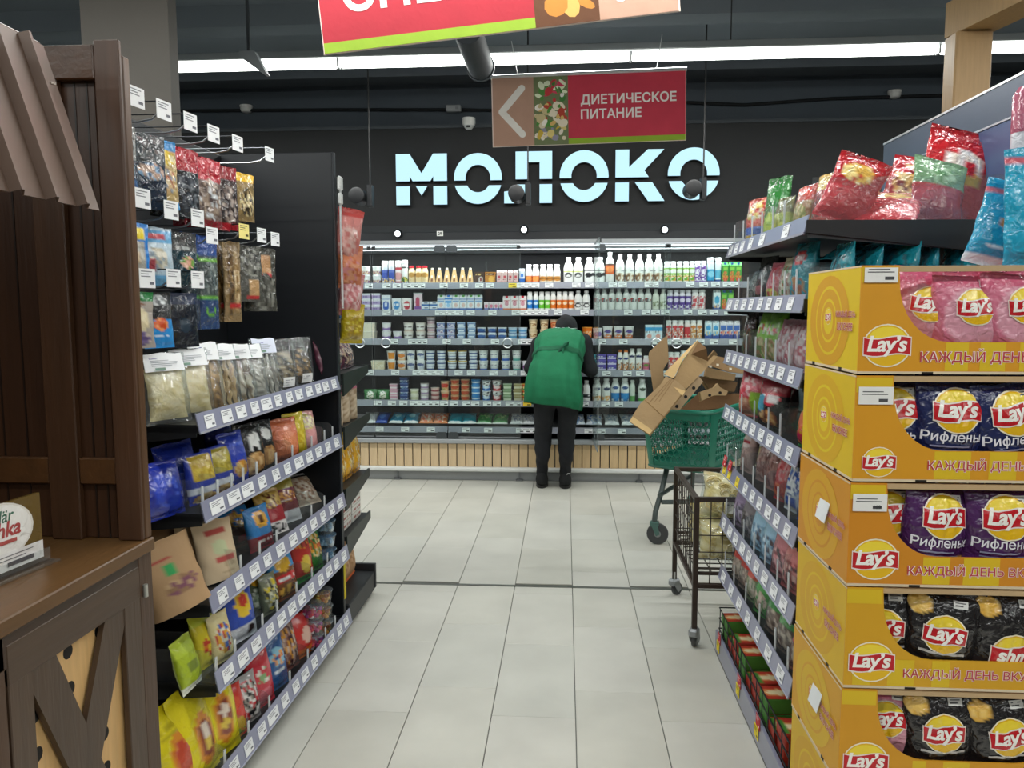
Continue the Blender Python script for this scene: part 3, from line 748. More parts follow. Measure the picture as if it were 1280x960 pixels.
K = dict(
    tubp=cup('cream_tub', 'tub', .075, .036, .032, W, 'f4f4f4', [('b', .12, .4, '8a5cb0'), ('s', 0, .3, .9, .2, ['b8894c', 'e8d8c0', '7a4ca8'])]),
    can=bottle('cream_can', 'can', .195, .026, 'e8ecf4', 'fafafa', [('b', .05, .72, 'dfe6f2'), ('o', 0, .42, .8, .2, '3a56b4'), ('b', .5, .6, '5a6fc0'), ('s', 0, .16, .9, .1, ['d8b060', 'e9e0d0', '3a56b4'])], neck=.9, sh=.76, capr=1.1, capf=.22),
    canr=bottle('cream_can', 'can', .195, .026, 'efe3e3', 'f6f6f6', [('b', .6, .72, 'c43a4a'), ('o', 0, .35, .8, .17, 'd8a0a0'), ('b', .05, .12, 'b03040')], neck=.9, sh=.76, capr=1.1, capf=.22),
    canw=bottle('white_can', 'can', .2, .027, W, 'f6f6f6', [('t', -.7, .7, .7, .03, '2a2c30'), ('s', 0, .18, .9, .12, ['3a8a3a', 'd8c060', 'eeeeee', '30343a'])], neck=.9, sh=.8, capr=1.1, capf=.12),
    ryaz=bottle('baked_milk_bottle', 'bottle', .152, .028, 'f0ddb4', 'c82030', [('b', .12, .6, 'ead0a0'), ('o', 0, .5, .7, .13, 'c8964a'), ('b', .05, .14, 'f3ead0')], neck=.62, sh=.68),
    pyr=pyramid(.135, .06, 'd8b27c'),
    boxb=boxpack('dessert_box', 'box', .082, .06, .1, '4a2c1c', [('o', .3, .35, .45, .28, 'efe6dc'), ('o', .3, .38, .25, .15, '8a2a2a'), ('t', -.8, .6, .78, .06, 'e8c880')]),
    boxo=boxpack('dessert_box', 'box', .084, .06, .098, 'c8842c', [('o', .25, .38, .5, .3, 'f0b850'), ('r', -.9, .9, .74, .9, '5a2c14'), ('t', -.6, .6, .82, .05, 'f0d8a0')]),
    pinkc=boxpack('small_pink_carton', 'carton', .04, .04, .112, 'ecc8c6', [('r', -.5, .5, .4, .62, 'd04a56'), ('b', .05, .2, 'e09a98'), ('t', -.6, .6, .3, .03, 'a03040')], gable=True, cap='f6f6f6'),
    bluec=boxpack('small_blue_carton', 'carton', .044, .044, .125, 'dfeaf6', [('b', .05, .35, '2a6ac0'), ('r', -.5, .5, .45, .65, '3a80d8')], gable=True, cap='f6f6f6'),
    yogo=bottle('yoghurt_bottle', 'bottle', .158, .029, 'f1f2f0', 'fbfbfb', [('b', .1, .4, 'efe2c8'), ('o', 0, .26, .75, .12, 'c88a3c'), ('t', -.6, .6, .27, .025, '5a3a20')], neck=.62, sh=.6),
    yogob=bottle('yoghurt_bottle', 'bottle', .158, .029, 'f1f2f0', 'fbfbfb', [('b', .1, .4, 'e06a28'), ('o', 0, .26, .75, .12, 'f0a050')], neck=.62, sh=.6),
    milkd=bottle('milk_bottle', 'bottle', .215, .04, 'e9ece8', 'fafafa', [('o', 0, .32, .38, .1, '1c1e22'), ('o', 0, .3, .2, .05, 'e9ece8'), ('b', .44, .47, 'c8d83a')], neck=.42, sh=.58),
    milkd2=bottle('milk_bottle', 'bottle', .215, .04, 'e9ece8', 'fafafa', [('o', -.1, .32, .4, .1, '1c1e22'), ('r', .2, .8, .3, .42, '2a2c30'), ('b', .46, .49, '2a2c30')], neck=.42, sh=.58),
    brown=bottle('kvass_bottle', 'bottle', .255, .037, 'dfe0dc', 'f2f2f0', [('b', .3, .6, 'd8622c'), ('b', .56, .63, '4a2a1c'), ('o', 0, .45, .5, .1, 'e88a4a')], neck=.36, sh=.62),
    kefb=bottle('kefir_bottle', 'bottle', .238, .037, 'e6e9e4', 'f4f4f2', [('s', 0, .22, .9, .14, ['6a4a30', 'e6e0d0', 'b89a70', '8a6a48', 'e6e9e4']), ('t', -.7, .5, .42, .02, '8a8d90')], neck=.36, sh=.58),
    green=bottle('small_yoghurt_bottle', 'bottle', .175, .024, 'f0f2ee', 'fafafa', [('b', .1, .7, '8ec83a'), ('o', 0, .55, .8, .1, 'f2f4ee'), ('s', 0, .25, .9, .14, ['e0a040', 'f0e0b0', '6ab02a', 'f4f4f0'])], neck=.72, sh=.78),
    purp=bottle('small_yoghurt_bottle', 'bottle', .178, .025, 'efedf3', 'f8f8fa', [('s', 0, .45, 1, .36, ['6a3aa0', 'f0eef4', '9a70c0', 'f0eef4']), ('b', .05, .12, '6a3aa0')], neck=.72, sh=.8),
    blueb=bottle('tall_yoghurt_bottle', 'bottle', .205, .03, 'dceef4', 'eef4f6', [('b', .12, .55, '1f9ac8'), ('o', 0, .35, .6, .12, '8ad0e8'), ('b', .04, .1, '14427c')], neck=.8, sh=.8),
    bluet=bottle('tall_yoghurt_bottle', 'bottle', .205, .025, 'e8f0f2', 'f6f8f8', [('b', .2, .5, '60b8d8'), ('b', .05, .15, '284c94')], neck=.8, sh=.8),
    juice=boxpack('green_carton', 'carton', .049, .049, .168, '3a9a3a', [('s', 0, .32, 1, .24, ['d8402c', 'e8a030', '3a9a3a', 'd86a3c']), ('o', 0, .68, .75, .1, '8ad04a'), ('b', .0, .08, '2a2c78')], gable=True, cap='1d5aa0'),
    lil=boxpack('curd_tub', 'tub', .07, .06, .046, 'e9e6f2', [('b', .15, .7, 'b9a6d6'), ('t', -.7, .7, .45, .12, '6a5a9a')], lid='efeff4', taper=.9),
    doyb=boxpack('white_pouch', 'pouch', .074, .045, .135, 'eef2f8', [('o', 0, .35, .75, .28, '2a62c0'), ('o', 0, .4, .4, .14, 'dfe8f8'), ('r', -.9, .9, .72, .8, '9ab0d8')], taper=.95),
    doyb2=boxpack('curd_cup_box', 'pouch', .08, .05, .108, 'f0f3f8', [('o', 0, .45, .75, .33, '3a94d8'), ('t', -.6, .6, .5, .08, 'f4f8fc')], taper=.92),
    doyr=boxpack('curd_cup_box', 'pouch', .078, .05, .108, 'f4f0f0', [('o', 0, .45, .75, .33, 'c83a4a'), ('t', -.6, .6, .5, .08, 'fcf4f4')], taper=.92),
    doyp=boxpack('tall_pouch', 'pouch', .068, .05, .15, 'e6d2dc', [('o', 0, .5, .6, .3, 'c0486a'), ('r', -.8, .8, .1, .25, '8a5aa8')], lid='d8dcdc', taper=.93),
    sbox=boxpack('small_curd_box', 'box', .062, .05, .04, 'e4ecf4', [('b', .1, .45, '3a72b8'), ('t', -.7, .7, .7, .1, '2a4a80')]),
    prost=boxpack('blue_striped_carton', 'carton', .06, .055, .135, 'eef3f8', [('b', .72, .78, '2a64b8'), ('b', .1, .16, '2a64b8'), ('r', -.85, .85, .55, .68, '8ab0dc'), ('o', 0, .36, .6, .12, 'e8c8c0')], gable=True, cap='5aa050'),
    prosb=boxpack('blue_striped_carton', 'carton', .06, .055, .135, 'e6f0fa', [('b', .7, .8, '3a8ad8'), ('b', .1, .16, '2a64b8'), ('r', -.85, .85, .5, .66, '6ab0ec'), ('o', 0, .36, .6, .12, 'a0d0f4')], gable=True, cap='3a7ad0'),
    mini=boxpack('small_pink_cup', 'cup', .038, .038, .075, 'f0e4ea', [('b', .1, .35, '7a8ad0'), ('o', 0, .55, .7, .2, 'e0809a')], taper=.85),
    wred=boxpack('white_carton', 'carton', .064, .06, .125, 'f3ecee', [('o', 0, .5, .6, .15, 'd898a8'), ('b', .04, .18, 'e0743a'), ('t', -.7, .7, .68, .05, 'c03048')], gable=True, cap='cc2038'),
    kblue=bottle('drinking_yoghurt', 'bottle', .16, .0225, 'f4f6f6', 'fbfbfb', [('b', .14, .56, '1f84d8'), ('o', 0, .4, .5, .08, 'cfe8fa')], neck=.7, sh=.74),
    kgreen=bottle('drinking_yoghurt', 'bottle', .16, .0225, 'f4f6f4', 'fbfbfb', [('b', .14, .56, '6cc832'), ('o', 0, .4, .5, .08, 'e4f8d0')], neck=.7, sh=.74),
    koran=bottle('drinking_yoghurt', 'bottle', .16, .0225, 'f6f4f2', 'fbfbfb', [('b', .14, .56, 'ec7a20'), ('o', 0, .4, .5, .08, 'fbe0c0')], neck=.7, sh=.74),
    milk2=bottle('milk_bottle', 'bottle', .168, .032, 'eef0ee', 'f8f8f8', [('o', 0, .28, .5, .12, '202226'), ('o', .05, .27, .28, .07, 'eef0ee'), ('b', .4, .43, '8a8d90')], neck=.45, sh=.6),
    kef=bottle('kefir_bottle', 'bottle', .185, .029, 'e2e5e2', 'eceeec', [('s', 0, .5, .6, .09, ['b03a34', '6a6c70', 'e2e5e2']), ('t', -.6, .6, .4, .018, '5a5c60')], neck=.44, sh=.68),
    kefg=bottle('kefir_bottle', 'bottle', .18, .028, 'e4e8dc', 'f0f2ec', [('s', 0, .3, .8, .15, ['a0a88a', 'e4e8dc', '7a8464', 'd8dcc8'])], neck=.44, sh=.62),
    purb=bottle('purple_yoghurt_bottle', 'bottle', .17, .0235, 'ece8f2', 'f6f4fa', [('b', .28, .7, '5a3a9a'), ('o', 0, .5, .55, .1, 'e8e0f4'), ('s', 0, .18, .8, .1, ['5a3a9a', 'ece8f2'])], neck=.75, sh=.78),
    redb=bottle('berry_yoghurt_bottle', 'bottle', .172, .027, 'f3eeee', 'fafafa', [('s', 0, .4, 1, .3, ['c8303c', 'f3eeee', 'd8606a', 'f3eeee'])], neck=.75, sh=.8),
    bwc=boxpack('blue_white_carton', 'carton', .055, .055, .17, 'e8f4f8', [('o', 0, .5, .8, .2, '4ab0dc'), ('b', .02, .18, '1f5aa8'), ('s', 0, .22, .8, .1, ['e0a850', 'e8f4f8', '2a6ab0'])], gable=True, cap='f6f6f6'),
    sq=boxpack('cream_square_tub', 'tub', .112, .08, .068, 'efe8d4', [('b', .0, .5, 'efe8d4')], lid='f6f2e6', taper=.93),
    c1=cup('yoghurt_cup', 'cup', .072, .04, .032, W, 'e9e4ee', [('b', .12, .42, '9a7cc0'), ('o', 0, .55, .6, .18, 'f6f2f8')]),
    c2=cup('yoghurt_cup', 'cup', .072, .041, .034, 'ece6e0', 'e8dcd4', [('o', 0, .5, .8, .26, 'f4f2f0'), ('t', -.6, .6, .5, .06, '6a5a58'), ('b', .05, .15, 'c8a898')]),
    c3=cup('yoghurt_cup', 'cup', .064, .036, .03, 'e4dce0', 'd0b8a8', [('b', .1, .4, 'c8a4b0'), ('b', .5, .6, '7a5a6a')]),
    tb=boxpack('blue_curd_tub', 'tub', .066, .06, .045, '7f9cc8', [('b', .1, .35, 'dce6f2'), ('t', -.7, .7, .6, .12, 'e8f0f8')], lid='a8c0dc', taper=.88),
    tb2=boxpack('blue_curd_tub', 'tub', .066, .06, .045, '6f86c0', [('b', .1, .3, 'e0dcec'), ('s', 0, .5, .8, .3, ['8a4a7a', '6f86c0', 'e6e6f0'])], lid='c8ccd8', taper=.88),
    cw=cup('curd_cheese_cup', 'cup', .052, .038, .032, 'e6ecf4', 'f0f2f4', [('b', .15, .4, '23488c'), ('o', 0, .6, .7, .2, '3a6ab0')]),
    cw2=cup('curd_cheese_cup', 'cup', .052, .038, .032, 'c4dcee', 'e4eef4', [('b', .3, .6, '5a9ccc'), ('b', .05, .14, '2c68a8')]),
    tan=cup('tall_dessert_cup', 'cup', .085, .036, .028, 'd8c49c', 'efe6d0', [('o', 0, .45, .75, .25, 'f0e4c4'), ('s', 0, .45, .6, .18, ['8a5a34', 'e8d8b0', 'b88a58'])]),
    tano=cup('tall_dessert_cup', 'cup', .085, .036, .028, 'e0c4a0', 'efe0d0', [('o', 0, .45, .8, .28, 'd8602c'), ('s', 0, .45, .5, .15, ['f0c080', 'c03a20'])]),
    orc=cup('orange_cup', 'cup', .105, .042, .034, 'e8781c', 'f0a040', [('s', 0, .5, .7, .25, ['f4d8b0', 'e8781c', 'f09030'])]),
    wlc=cup('white_yoghurt_cup', 'cup', .098, .039, .03, 'f0eef2', 'f4f4f6', [('o', 0, .5, .7, .2, '8a70b8'), ('b', .05, .15, 'd85a40')]),
    woc=cup('white_yoghurt_cup', 'cup', .112, .04, .03, 'f2f1ef', 'f6f4f2', [('b', .0, .2, 'e07a34'), ('o', 0, .62, .5, .12, '5a4a98'), ('s', 0, .3, .8, .1, ['c84a30', 'f2f1ef', 'e8a060'])]),
    bwb=boxpack('blue_white_box', 'carton', .068, .06, .125, 'dff0f8', [('b', .6, .85, '3aa4dc'), ('t', -.7, .7, .52, .06, '1a1c24'), ('o', 0, .25, .6, .16, 'e8a89a'), ('b', .0, .06, '3aa4dc')], gable=False),
    rfr=bottle('fruit_yoghurt_bottle', 'bottle', .162, .0232, 'f4f0ee', 'fafafa', [('s', 0, .3, 1, .26, ['c8302c', 'f4f0ee', 'd85a3c', 'e8a08a']), ('o', 0, .66, .6, .08, 'd83a44')], neck=.78, sh=.8),
    rfo=bottle('fruit_yoghurt_bottle', 'bottle', .162, .0232, 'f4f1ec', 'fafafa', [('s', 0, .3, 1, .26, ['d8923c', 'f4f0e6', 'e8b878', 'c88a50']), ('o', 0, .66, .6, .08, 'd8843c')], neck=.78, sh=.8),
    rfred=bottle('fruit_yoghurt_bottle', 'bottle', .162, .0232, 'f2e6e4', 'fafafa', [('b', .12, .66, 'cc2a34'), ('s', 0, .2, .9, .1, ['f0d8c0', 'cc2a34'])], neck=.78, sh=.8),
    bcar=boxpack('blue_milk_carton', 'carton', .055, .055, .158, 'd8ecf6', [('b', .02, .3, '1f4ca0'), ('o', 0, .62, .7, .14, '3aa0dc'), ('s', 0, .35, .9, .12, ['3aa0dc', 'e8d090', '7cc4ea'])], gable=True, cap='f4f6f6'),
    bcar2=boxpack('blue_milk_carton', 'carton', .05, .05, .158, 'e6e4ee', [('b', .02, .3, '27459a'), ('r', -.8, .8, .5, .75, '3a6cc0'), ('s', 0, .38, .9, .12, ['d84a3c', 'e8c0a0', '3a6cc0'])], gable=True, cap='f0f0f4'),
    crm=boxpack('grated_cheese_tub', 'tub', .115, .08, .08, 'e6dcc0', [('s', 0, .45, .95, .4, ['efe8d0', 'dccfa8', 'e6dcc0', 'f2ecd8'])], lid='ece6d4', taper=.86),
    s1=cup('sour_cream_cup', 'cup', .084, .038, .03, W, 'f4f4f2', [('r', -.4, .5, .15, .8, 'e8942c'), ('t', -.9, -.4, .5, .1, '8a8d90')]),
    s2=cup('sour_cream_cup', 'cup', .084, .037, .03, 'f3eee8', 'f6f4f0', [('o', 0, .5, .6, .2, 'e0893a'), ('b', .05, .2, 'e6c49c'), ('t', -.6, .6, .72, .05, '4a5aa0')]),
    s3=cup('sour_cream_cup', 'cup', .086, .037, .029, W, 'eef0f2', [('o', .0, .6, .6, .14, '5a6a9c'), ('o', .3, .3, .4, .16, 'd0d8e4')]),
    s4=cup('sour_cream_cup', 'cup', .084, .038, .03, 'e9eef4', 'd8e0ea', [('b', .12, .25, '2a4c8c'), ('b', .4, .52, '3a64a8'), ('b', .7, .82, '2a4c8c')]),
    s5=cup('sour_cream_cup', 'cup', .084, .038, .03, 'e6eaf0', 'd8b85a', [('b', .12, .25, '24304c'), ('b', .4, .52, '3a64a8'), ('b', .68, .78, '24304c')]),
    s6=cup('sour_cream_cup', 'cup', .086, .038, .03, 'dfe3e2', 'f0f0ee', [('o', 0, .6, .6, .15, 'f4f4f4'), ('b', .0, .22, '3a6ac4'), ('t', -.6, .6, .6, .05, '3a4a70')]),
    s7=cup('sour_cream_cup', 'cup', .086, .038, .03, 'dfe6e4', 'f0f0ee', [('o', 0, .6, .6, .15, 'f4f4f4'), ('b', .0, .2, '58b0a8'), ('t', -.6, .6, .6, .05, '3a4a70')]),
    s8=cup('sour_cream_cup', 'cup', .084, .036, .03, 'f0e8f2', 'f4f0f4', [('o', 0, .4, .7, .25, '9a4a9a')]),
    teal=boxpack('teal_tub', 'tub', .066, .06, .042, '2a9ab0', [('b', .2, .5, 'd0ecf0')], lid='5ab8c8', taper=.9),
    purt=boxpack('purple_tub', 'tub', .075, .065, .043, '5a4ab0', [('b', .2, .5, 'dcd6f0'), ('t', -.7, .7, .7, .1, 'f0eefa')], lid='6a5cc0', taper=.9),
    wob=bottle('white_orange_bottle', 'bottle', .18, .023, 'f2f0ec', 'e8843c', [('b', .06, .36, 'e0a070'), ('s', 0, .25, .9, .18, ['e08a3c', 'f4f0e8', '8a5a34']), ('o', 0, .6, .5, .06, '2a3c80')], neck=.6, sh=.72),
    wob2=bottle('white_yoghurt_bottle', 'bottle', .19, .026, 'f4f3f0', 'f6f6f4', [('o', 0, .66, .6, .06, '1f2c60'), ('s', 0, .2, .9, .16, ['e8964a', 'f4f3f0', '9a6a40', 'd8d0c0'])], neck=.6, sh=.72),
    pkb=bottle('small_pink_bottle', 'bottle', .13, .026, 'f0dfe4', 'f6f2f4', [('b', .15, .55, 'd86a8c'), ('o', 0, .4, .5, .1, '6a8a3a')], neck=.6, sh=.7),
    gpk=None,
    pt=boxpack('pink_tub', 'tub', .066, .06, .044, 'd8a0b4', [('b', .2, .55, 'f0e2e8')], lid='e8ccd6', taper=.88),
    nt=boxpack('navy_tub', 'tub', .066, .06, .046, '27407c', [('b', .35, .55, 'cfd8e8'), ('s', 0, .3, .9, .2, ['4a8a5a', '27407c', '8aa0d0'])], lid='5a70a4', taper=.88),
    wt=cup('curd_cup', 'cup', .05, .037, .033, 'e6e4d0', 'f0eede', [('b', .3, .6, 'cfd0a8')]),
    gt=cup('curd_cup', 'cup', .05, .037, .033, 'd4cfd4', 'b9b2ac', [('b', .15, .5, 'a890b4'), ('o', 0, .6, .5, .2, 'f0eef0')]),
    bt=cup('curd_cup', 'cup', .038, .037, .033, 'd8b8b0', 'ded4cc', [('b', .1, .5, '9a4a50')]),
    rc=cup('red_dessert_cup', 'cup', .085, .036, .028, 'e0bc94', 'e8d0b0', [('o', 0, .55, .7, .22, 'c83c2c'), ('s', 0, .25, .9, .12, ['5a9a3a', 'e0bc94', 'c8984a'])]),
    tn=cup('tan_dessert_cup', 'cup', .046, .038, .032, 'd8a878', 'e4c4a0', [('o', 0, .55, .7, .3, 'c8502c'), ('b', .0, .2, 'c08a58')]),
    bl=cup('blue_cup', 'cup', .046, .038, .034, '2a86cc', '4aa0dc', [('b', .35, .6, 'd8ecf8')]),
    cb=cup('cow_print_cup', 'cup', .088, .039, .031, '1f74c8', 'e4ecf2', [('s', 0, .72, 1, .22, ['f4f4f4', '17181c', 'f4f4f4']), ('o', 0, .35, .5, .16, 'dff0fa')]),
    cr=cup('cow_print_cup', 'cup', .088, .039, .031, 'd03a44', 'efe4e4', [('s', 0, .72, 1, .22, ['f4f4f4', '17181c', 'f4f4f4']), ('o', 0, .35, .5, .16, 'fae0e0')]),
    grt=boxpack('green_tub', 'tub', .07, .06, .046, '8aa87a', [('b', .25, .6, 'dce6cc')], lid='b8ccb0', taper=.88),
    tnt=boxpack('olive_tub', 'tub', .068, .06, .046, 'a89a60', [('b', .25, .6, 'e6dfc0')], lid='c8bc90', taper=.88),
    rot=boxpack('red_tub', 'tub', .064, .06, .046, 'd0502c', [('b', .25, .6, 'f0d890'), ('b', .0, .2, '3a8a3a')], lid='e8b050', taper=.9),
    mst=bottle('striped_milk_bottle', 'bottle', .18, .032, 'eef0ef', 'f6f6f6', [('b', .2, .26, '202226'), ('b', .32, .36, '202226'), ('t', -.7, .7, .29, .03, '30343a')], neck=.45, sh=.6),
    mor=bottle('large_milk_bottle', 'bottle', .2, .036, 'f0f1ee', 'fafafa', [('o', 0, .55, .42, .07, '23365c'), ('s', 0, .16, .9, .1, ['e89a3c', 'f0f1ee', 'f0c888'])], neck=.52, sh=.62),
    mbl=bottle('large_milk_bottle', 'bottle', .2, .036, 'f0f2f2', 'fafafa', [('o', 0, .6, .42, .06, '2a4c8c'), ('b', .06, .4, '2a8ad0'), ('s', 0, .12, .9, .08, ['1f5a9c', '2a8ad0', 'dfeaf2'])], neck=.52, sh=.62),
    mgr=bottle('large_milk_bottle', 'bottle', .195, .035, 'eef1ec', 'f6f8f6', [('o', 0, .55, .42, .07, '3a4a3a'), ('b', .05, .17, '5aa84a')], neck=.52, sh=.62),
    mgt=bottle('tall_slim_bottle', 'bottle', .185, .022, 'd9e2d6', 'eef2ec', [('b', .06, .3, '5aa050')], neck=.6, sh=.7),
)
K['gpk'] = bagkind('frozen_curd_bag', 'bag', .115, .095, .05, '2f7a3a', [('s', 0, .5, .55, .36, ['f4f4ec', 'f0e8d0', '3a8a44', 'f4f4ec']), ('b', .0, .12, 'dfe8d8')], seed=2)
SHN = ['top cooler shelf', 'second cooler shelf', 'third cooler shelf', 'fourth cooler shelf', 'fifth cooler shelf']
# each run: (description, kind, [pixel centres], stack height)
RUN = {
 0: [('white purple-label tub', 'tubp', [459, 472.7], 2), ('blue and white cream can', 'can', [482.8, 491], 1), ('red and white cream can', 'canr', [499.5], 1), ('white spray can with black print', 'canw', [507.3], 1),
     ('cream bottle with red cap', 'ryaz', [516, 524.6, 532.3], 1), ('tan pyramid carton', 'pyr', [541.3, 550.2, 559.6, 568.8, 579, 588.5], 1), ('dark brown dessert box', 'boxb', [600.2], 1), ('orange dessert box', 'boxo', [613.4], 1),
     ('small pink carton', 'pinkc', [624.4, 631.3, 638.2, 645], 1), ('small blue and white carton', 'bluec', [652.5], 1), ('white bottle with orange label', 'yogob', [661, 669.7], 1), ('white bottle with cream label', 'yogo', [678.7, 687.2, 696], 1),
     ('large white bottle with black drop', 'milkd', [710.2, 722.4], 1), ('large white bottle with black label', 'milkd2', [736, 749.3], 1), ('tall bottle with orange-brown label', 'brown', [761.4], 1), ('tall clear kefir bottle', 'kefb', [774, 786, 798.2, 810, 821.6], 1),
     ('small green-label bottle', 'green', [832.2, 840, 848, 855.8, 863.2], 1), ('purple spotted bottle', 'purp', [870.2, 877.6], 1), ('blue-label bottle', 'blueb', [886.4], 1), ('pale blue slim bottle', 'bluet', [895.6], 1), ('green fruit-print carton', 'juice', [904, 912.6, 920.5], 1)],
 1: [('lilac curd tub', 'lil', [459.5, 471.6], 3), ('white pouch with blue oval', 'doyb', [484], 1), ('white pouch with sky blue oval', 'doyb2', [497.2], 1), ('white pouch with red oval', 'doyr', [510], 1), ('tall pink pouch with grey lid', 'doyp', [523.4], 1),
     ('small blue curd box', 'sbox', [532.8, 542.8], 2), ('blue striped carton', 'prost', [552.2, 570.7, 579.8, 589.5, 598.8], 1), ('brighter blue striped carton', 'prosb', [561.6], 1), ('small pink cup', 'mini', [608.2, 614.4, 620.6, 626.6], 1), ('white carton with red cap', 'wred', [632.2+1.6, 643.4, 653.4], 1),
     ('white bottle with blue label', 'kblue', [662.3, 669.8], 1), ('white bottle with green label', 'kgreen', [677, 684.2], 1), ('white bottle with orange-red label', 'koran', [691.4, 698.8, 706.2, 713.4], 1), ('milk bottle with black drop', 'milk2', [722.4, 732.6], 1),
     ('white kefir bottle with red print', 'kef', [746, 755, 764, 773, 782.2, 791.3, 800.3, 809.3], 1), ('greenish white kefir bottle', 'kefg', [819, 828.2], 1), ('bottle with purple label', 'purb', [836.6, 844.2, 851.8, 859.4], 1), ('red and white berry bottle', 'redb', [867.8, 876.4], 1),
     ('blue and white carton', 'bwc', [894.5], 1), ('green fruit-print carton, slim', 'juice', [903.4, 911.3], 1)],
 2: [('cream square tub', 'sq', [447.5, 461.8], 2), ('white cup with purple band', 'c1', [483.4], 2), ('white cup with lilac band', 'c1', [497.2], 1), ('beige-lidded white cup', 'c2', [510.8, 526], 2), ('small mauve cup', 'c3', [539.2], 3), ('violet-blue curd tub', 'tb2', [551.5, 564.2], 3), ('light blue curd tub', 'tb', [577, 589.8], 3),
     ('white cup with navy band', 'cw', [602, 615.3, 628], 2), ('light blue cup', 'cw2', [641, 653.6], 2), ('tall tan dessert cup', 'tan', [666.4, 680.4], 2), ('tall red-orange dessert cup', 'tano', [693], 2), ('tall tan cup right of the orange one', 'tan', [706.6], 2),
     ('bright orange cup', 'orc', [734], 1), ('white cup with violet oval', 'wlc', [747], 1), ('tall white and orange cup', 'woc', [759.6, 772.8, 786], 1), ('blue and white box with black lettering', 'bwb', [811.4, 822.4], 1),
     ('red fruit-print bottle', 'rfr', [835.6, 843.2, 850.8], 1), ('red bottle', 'rfred', [858.8], 1), ('orange fruit-print bottle', 'rfo', [866.4, 874], 1), ('blue milk carton', 'bcar', [885, 894.2], 1), ('violet-blue milk carton', 'bcar2', [903.4, 911.6, 920], 1)],
 3: [('clear tub of grated cheese', 'crm', [472.8], 1), ('white cup with orange block', 's1', [488.8], 2), ('white cup with orange oval', 's2', [501.6], 2), ('plain white sour cream cup', 's3', [513.3, 525.6], 2), ('blue-striped cup', 's4', [537.8, 551.4], 2), ('striped cup with yellow lid', 's5', [565, 578], 2), ('blue-striped cup right of yellow lids', 's4', [591.4], 2),
     ('pale grey cup with blue foot', 's6', [604.3, 618, 632.2], 2), ('pale grey cup with teal foot', 's7', [645.8], 2), ('small white cup with purple spot', 's8', [658.4], 1), ('teal tub', 'teal', [740.4], 3), ('purple tub', 'purt', [751.8, 764.8], 3),
     ('white bottle with orange cap', 'wob', [775.4, 782.6], 1), ('white yoghurt bottle with navy oval', 'wob2', [790.4, 799], 1), ('small pink-label bottle', 'pkb', [808], 1), ('white fruit bottle behind the cardboard', 'rfr', [839, 846.5], 1), ('pale green bottle behind the cardboard', 'green', [854.5, 862], 1), ('white orange-print bottle behind the cardboard', 'rfo', [870, 878], 1)],
 4: [('green bag with white daisies', 'gpk', [461.8, 477.8], 1), ('pink tub', 'pt', [491.6], 3), ('navy tub', 'nt', [504.6], 4), ('cream cup', 'wt', [517.2], 2), ('greyish lilac cup', 'gt', [530], 3), ('small brown-pink cup', 'bt', [543.2], 3), ('tan cup with red oval', 'rc', [555.6], 2), ('low tan cup', 'tn', [568.2, 581], 4),
     ('blue cup', 'bl', [594.4], 4), ('blue cow-print cup', 'cb', [607.8], 2), ('red cow-print cup', 'cr', [621], 2), ('green tub', 'grt', [634.2], 3), ('olive tub', 'tnt', [647.2], 3), ('red and yellow tub', 'rot', [658], 3),
     ('white milk bottle with black stripes', 'mst', [723.5, 733.6], 1), ('large white bottle with orange print', 'mor', [746.6, 758.6], 1), ('large white bottle with blue print', 'mbl', [770, 782], 1), ('slim green-label bottle', 'mgt', [791.4], 1), ('large white bottle with green foot', 'mgr', [803.6], 1)],
}
TIER = {2: ['lower', 'upper'], 3: ['bottom', 'middle', 'top'], 4: ['lowest', 'second lowest', 'second highest', 'highest']}
def kheight(k):
    h = max(v.co.z for v in k.root.vertices)
    for p in k.parts: h = max(h, max(v.co.z for v in p[1].vertices))
    return h
for s, runs in RUN.items():
    for desc, kn, pxs, st in runs:
        k = K[kn]; hh = kheight(k); n = len(pxs)
        dep = max(-min(v.co.y for v in k.root.vertices), .02)
        for i, px in enumerate(pxs):
            Y = 6.47 + dep + random.uniform(0, .008)
            for q in range(st):
                lab = desc
                if st > 1: lab += f', {TIER[st][q]} of ' + ('its stack' if n == 1 else f'{ORD[i]} stack from left')
                elif n > 1: lab += f', {ORD[i]} from left of {NUM[n]}'
                lab += f', {SHN[s]}'
                rx = 0
                o = k.put((float(at_y(px, 420, Y)[0]), Y, ST[s] - .003 + q * hh), (rx, 0, random.uniform(-.09, .09)), lab, f'{desc.split(",")[0]}s on the {SHN[s]}')
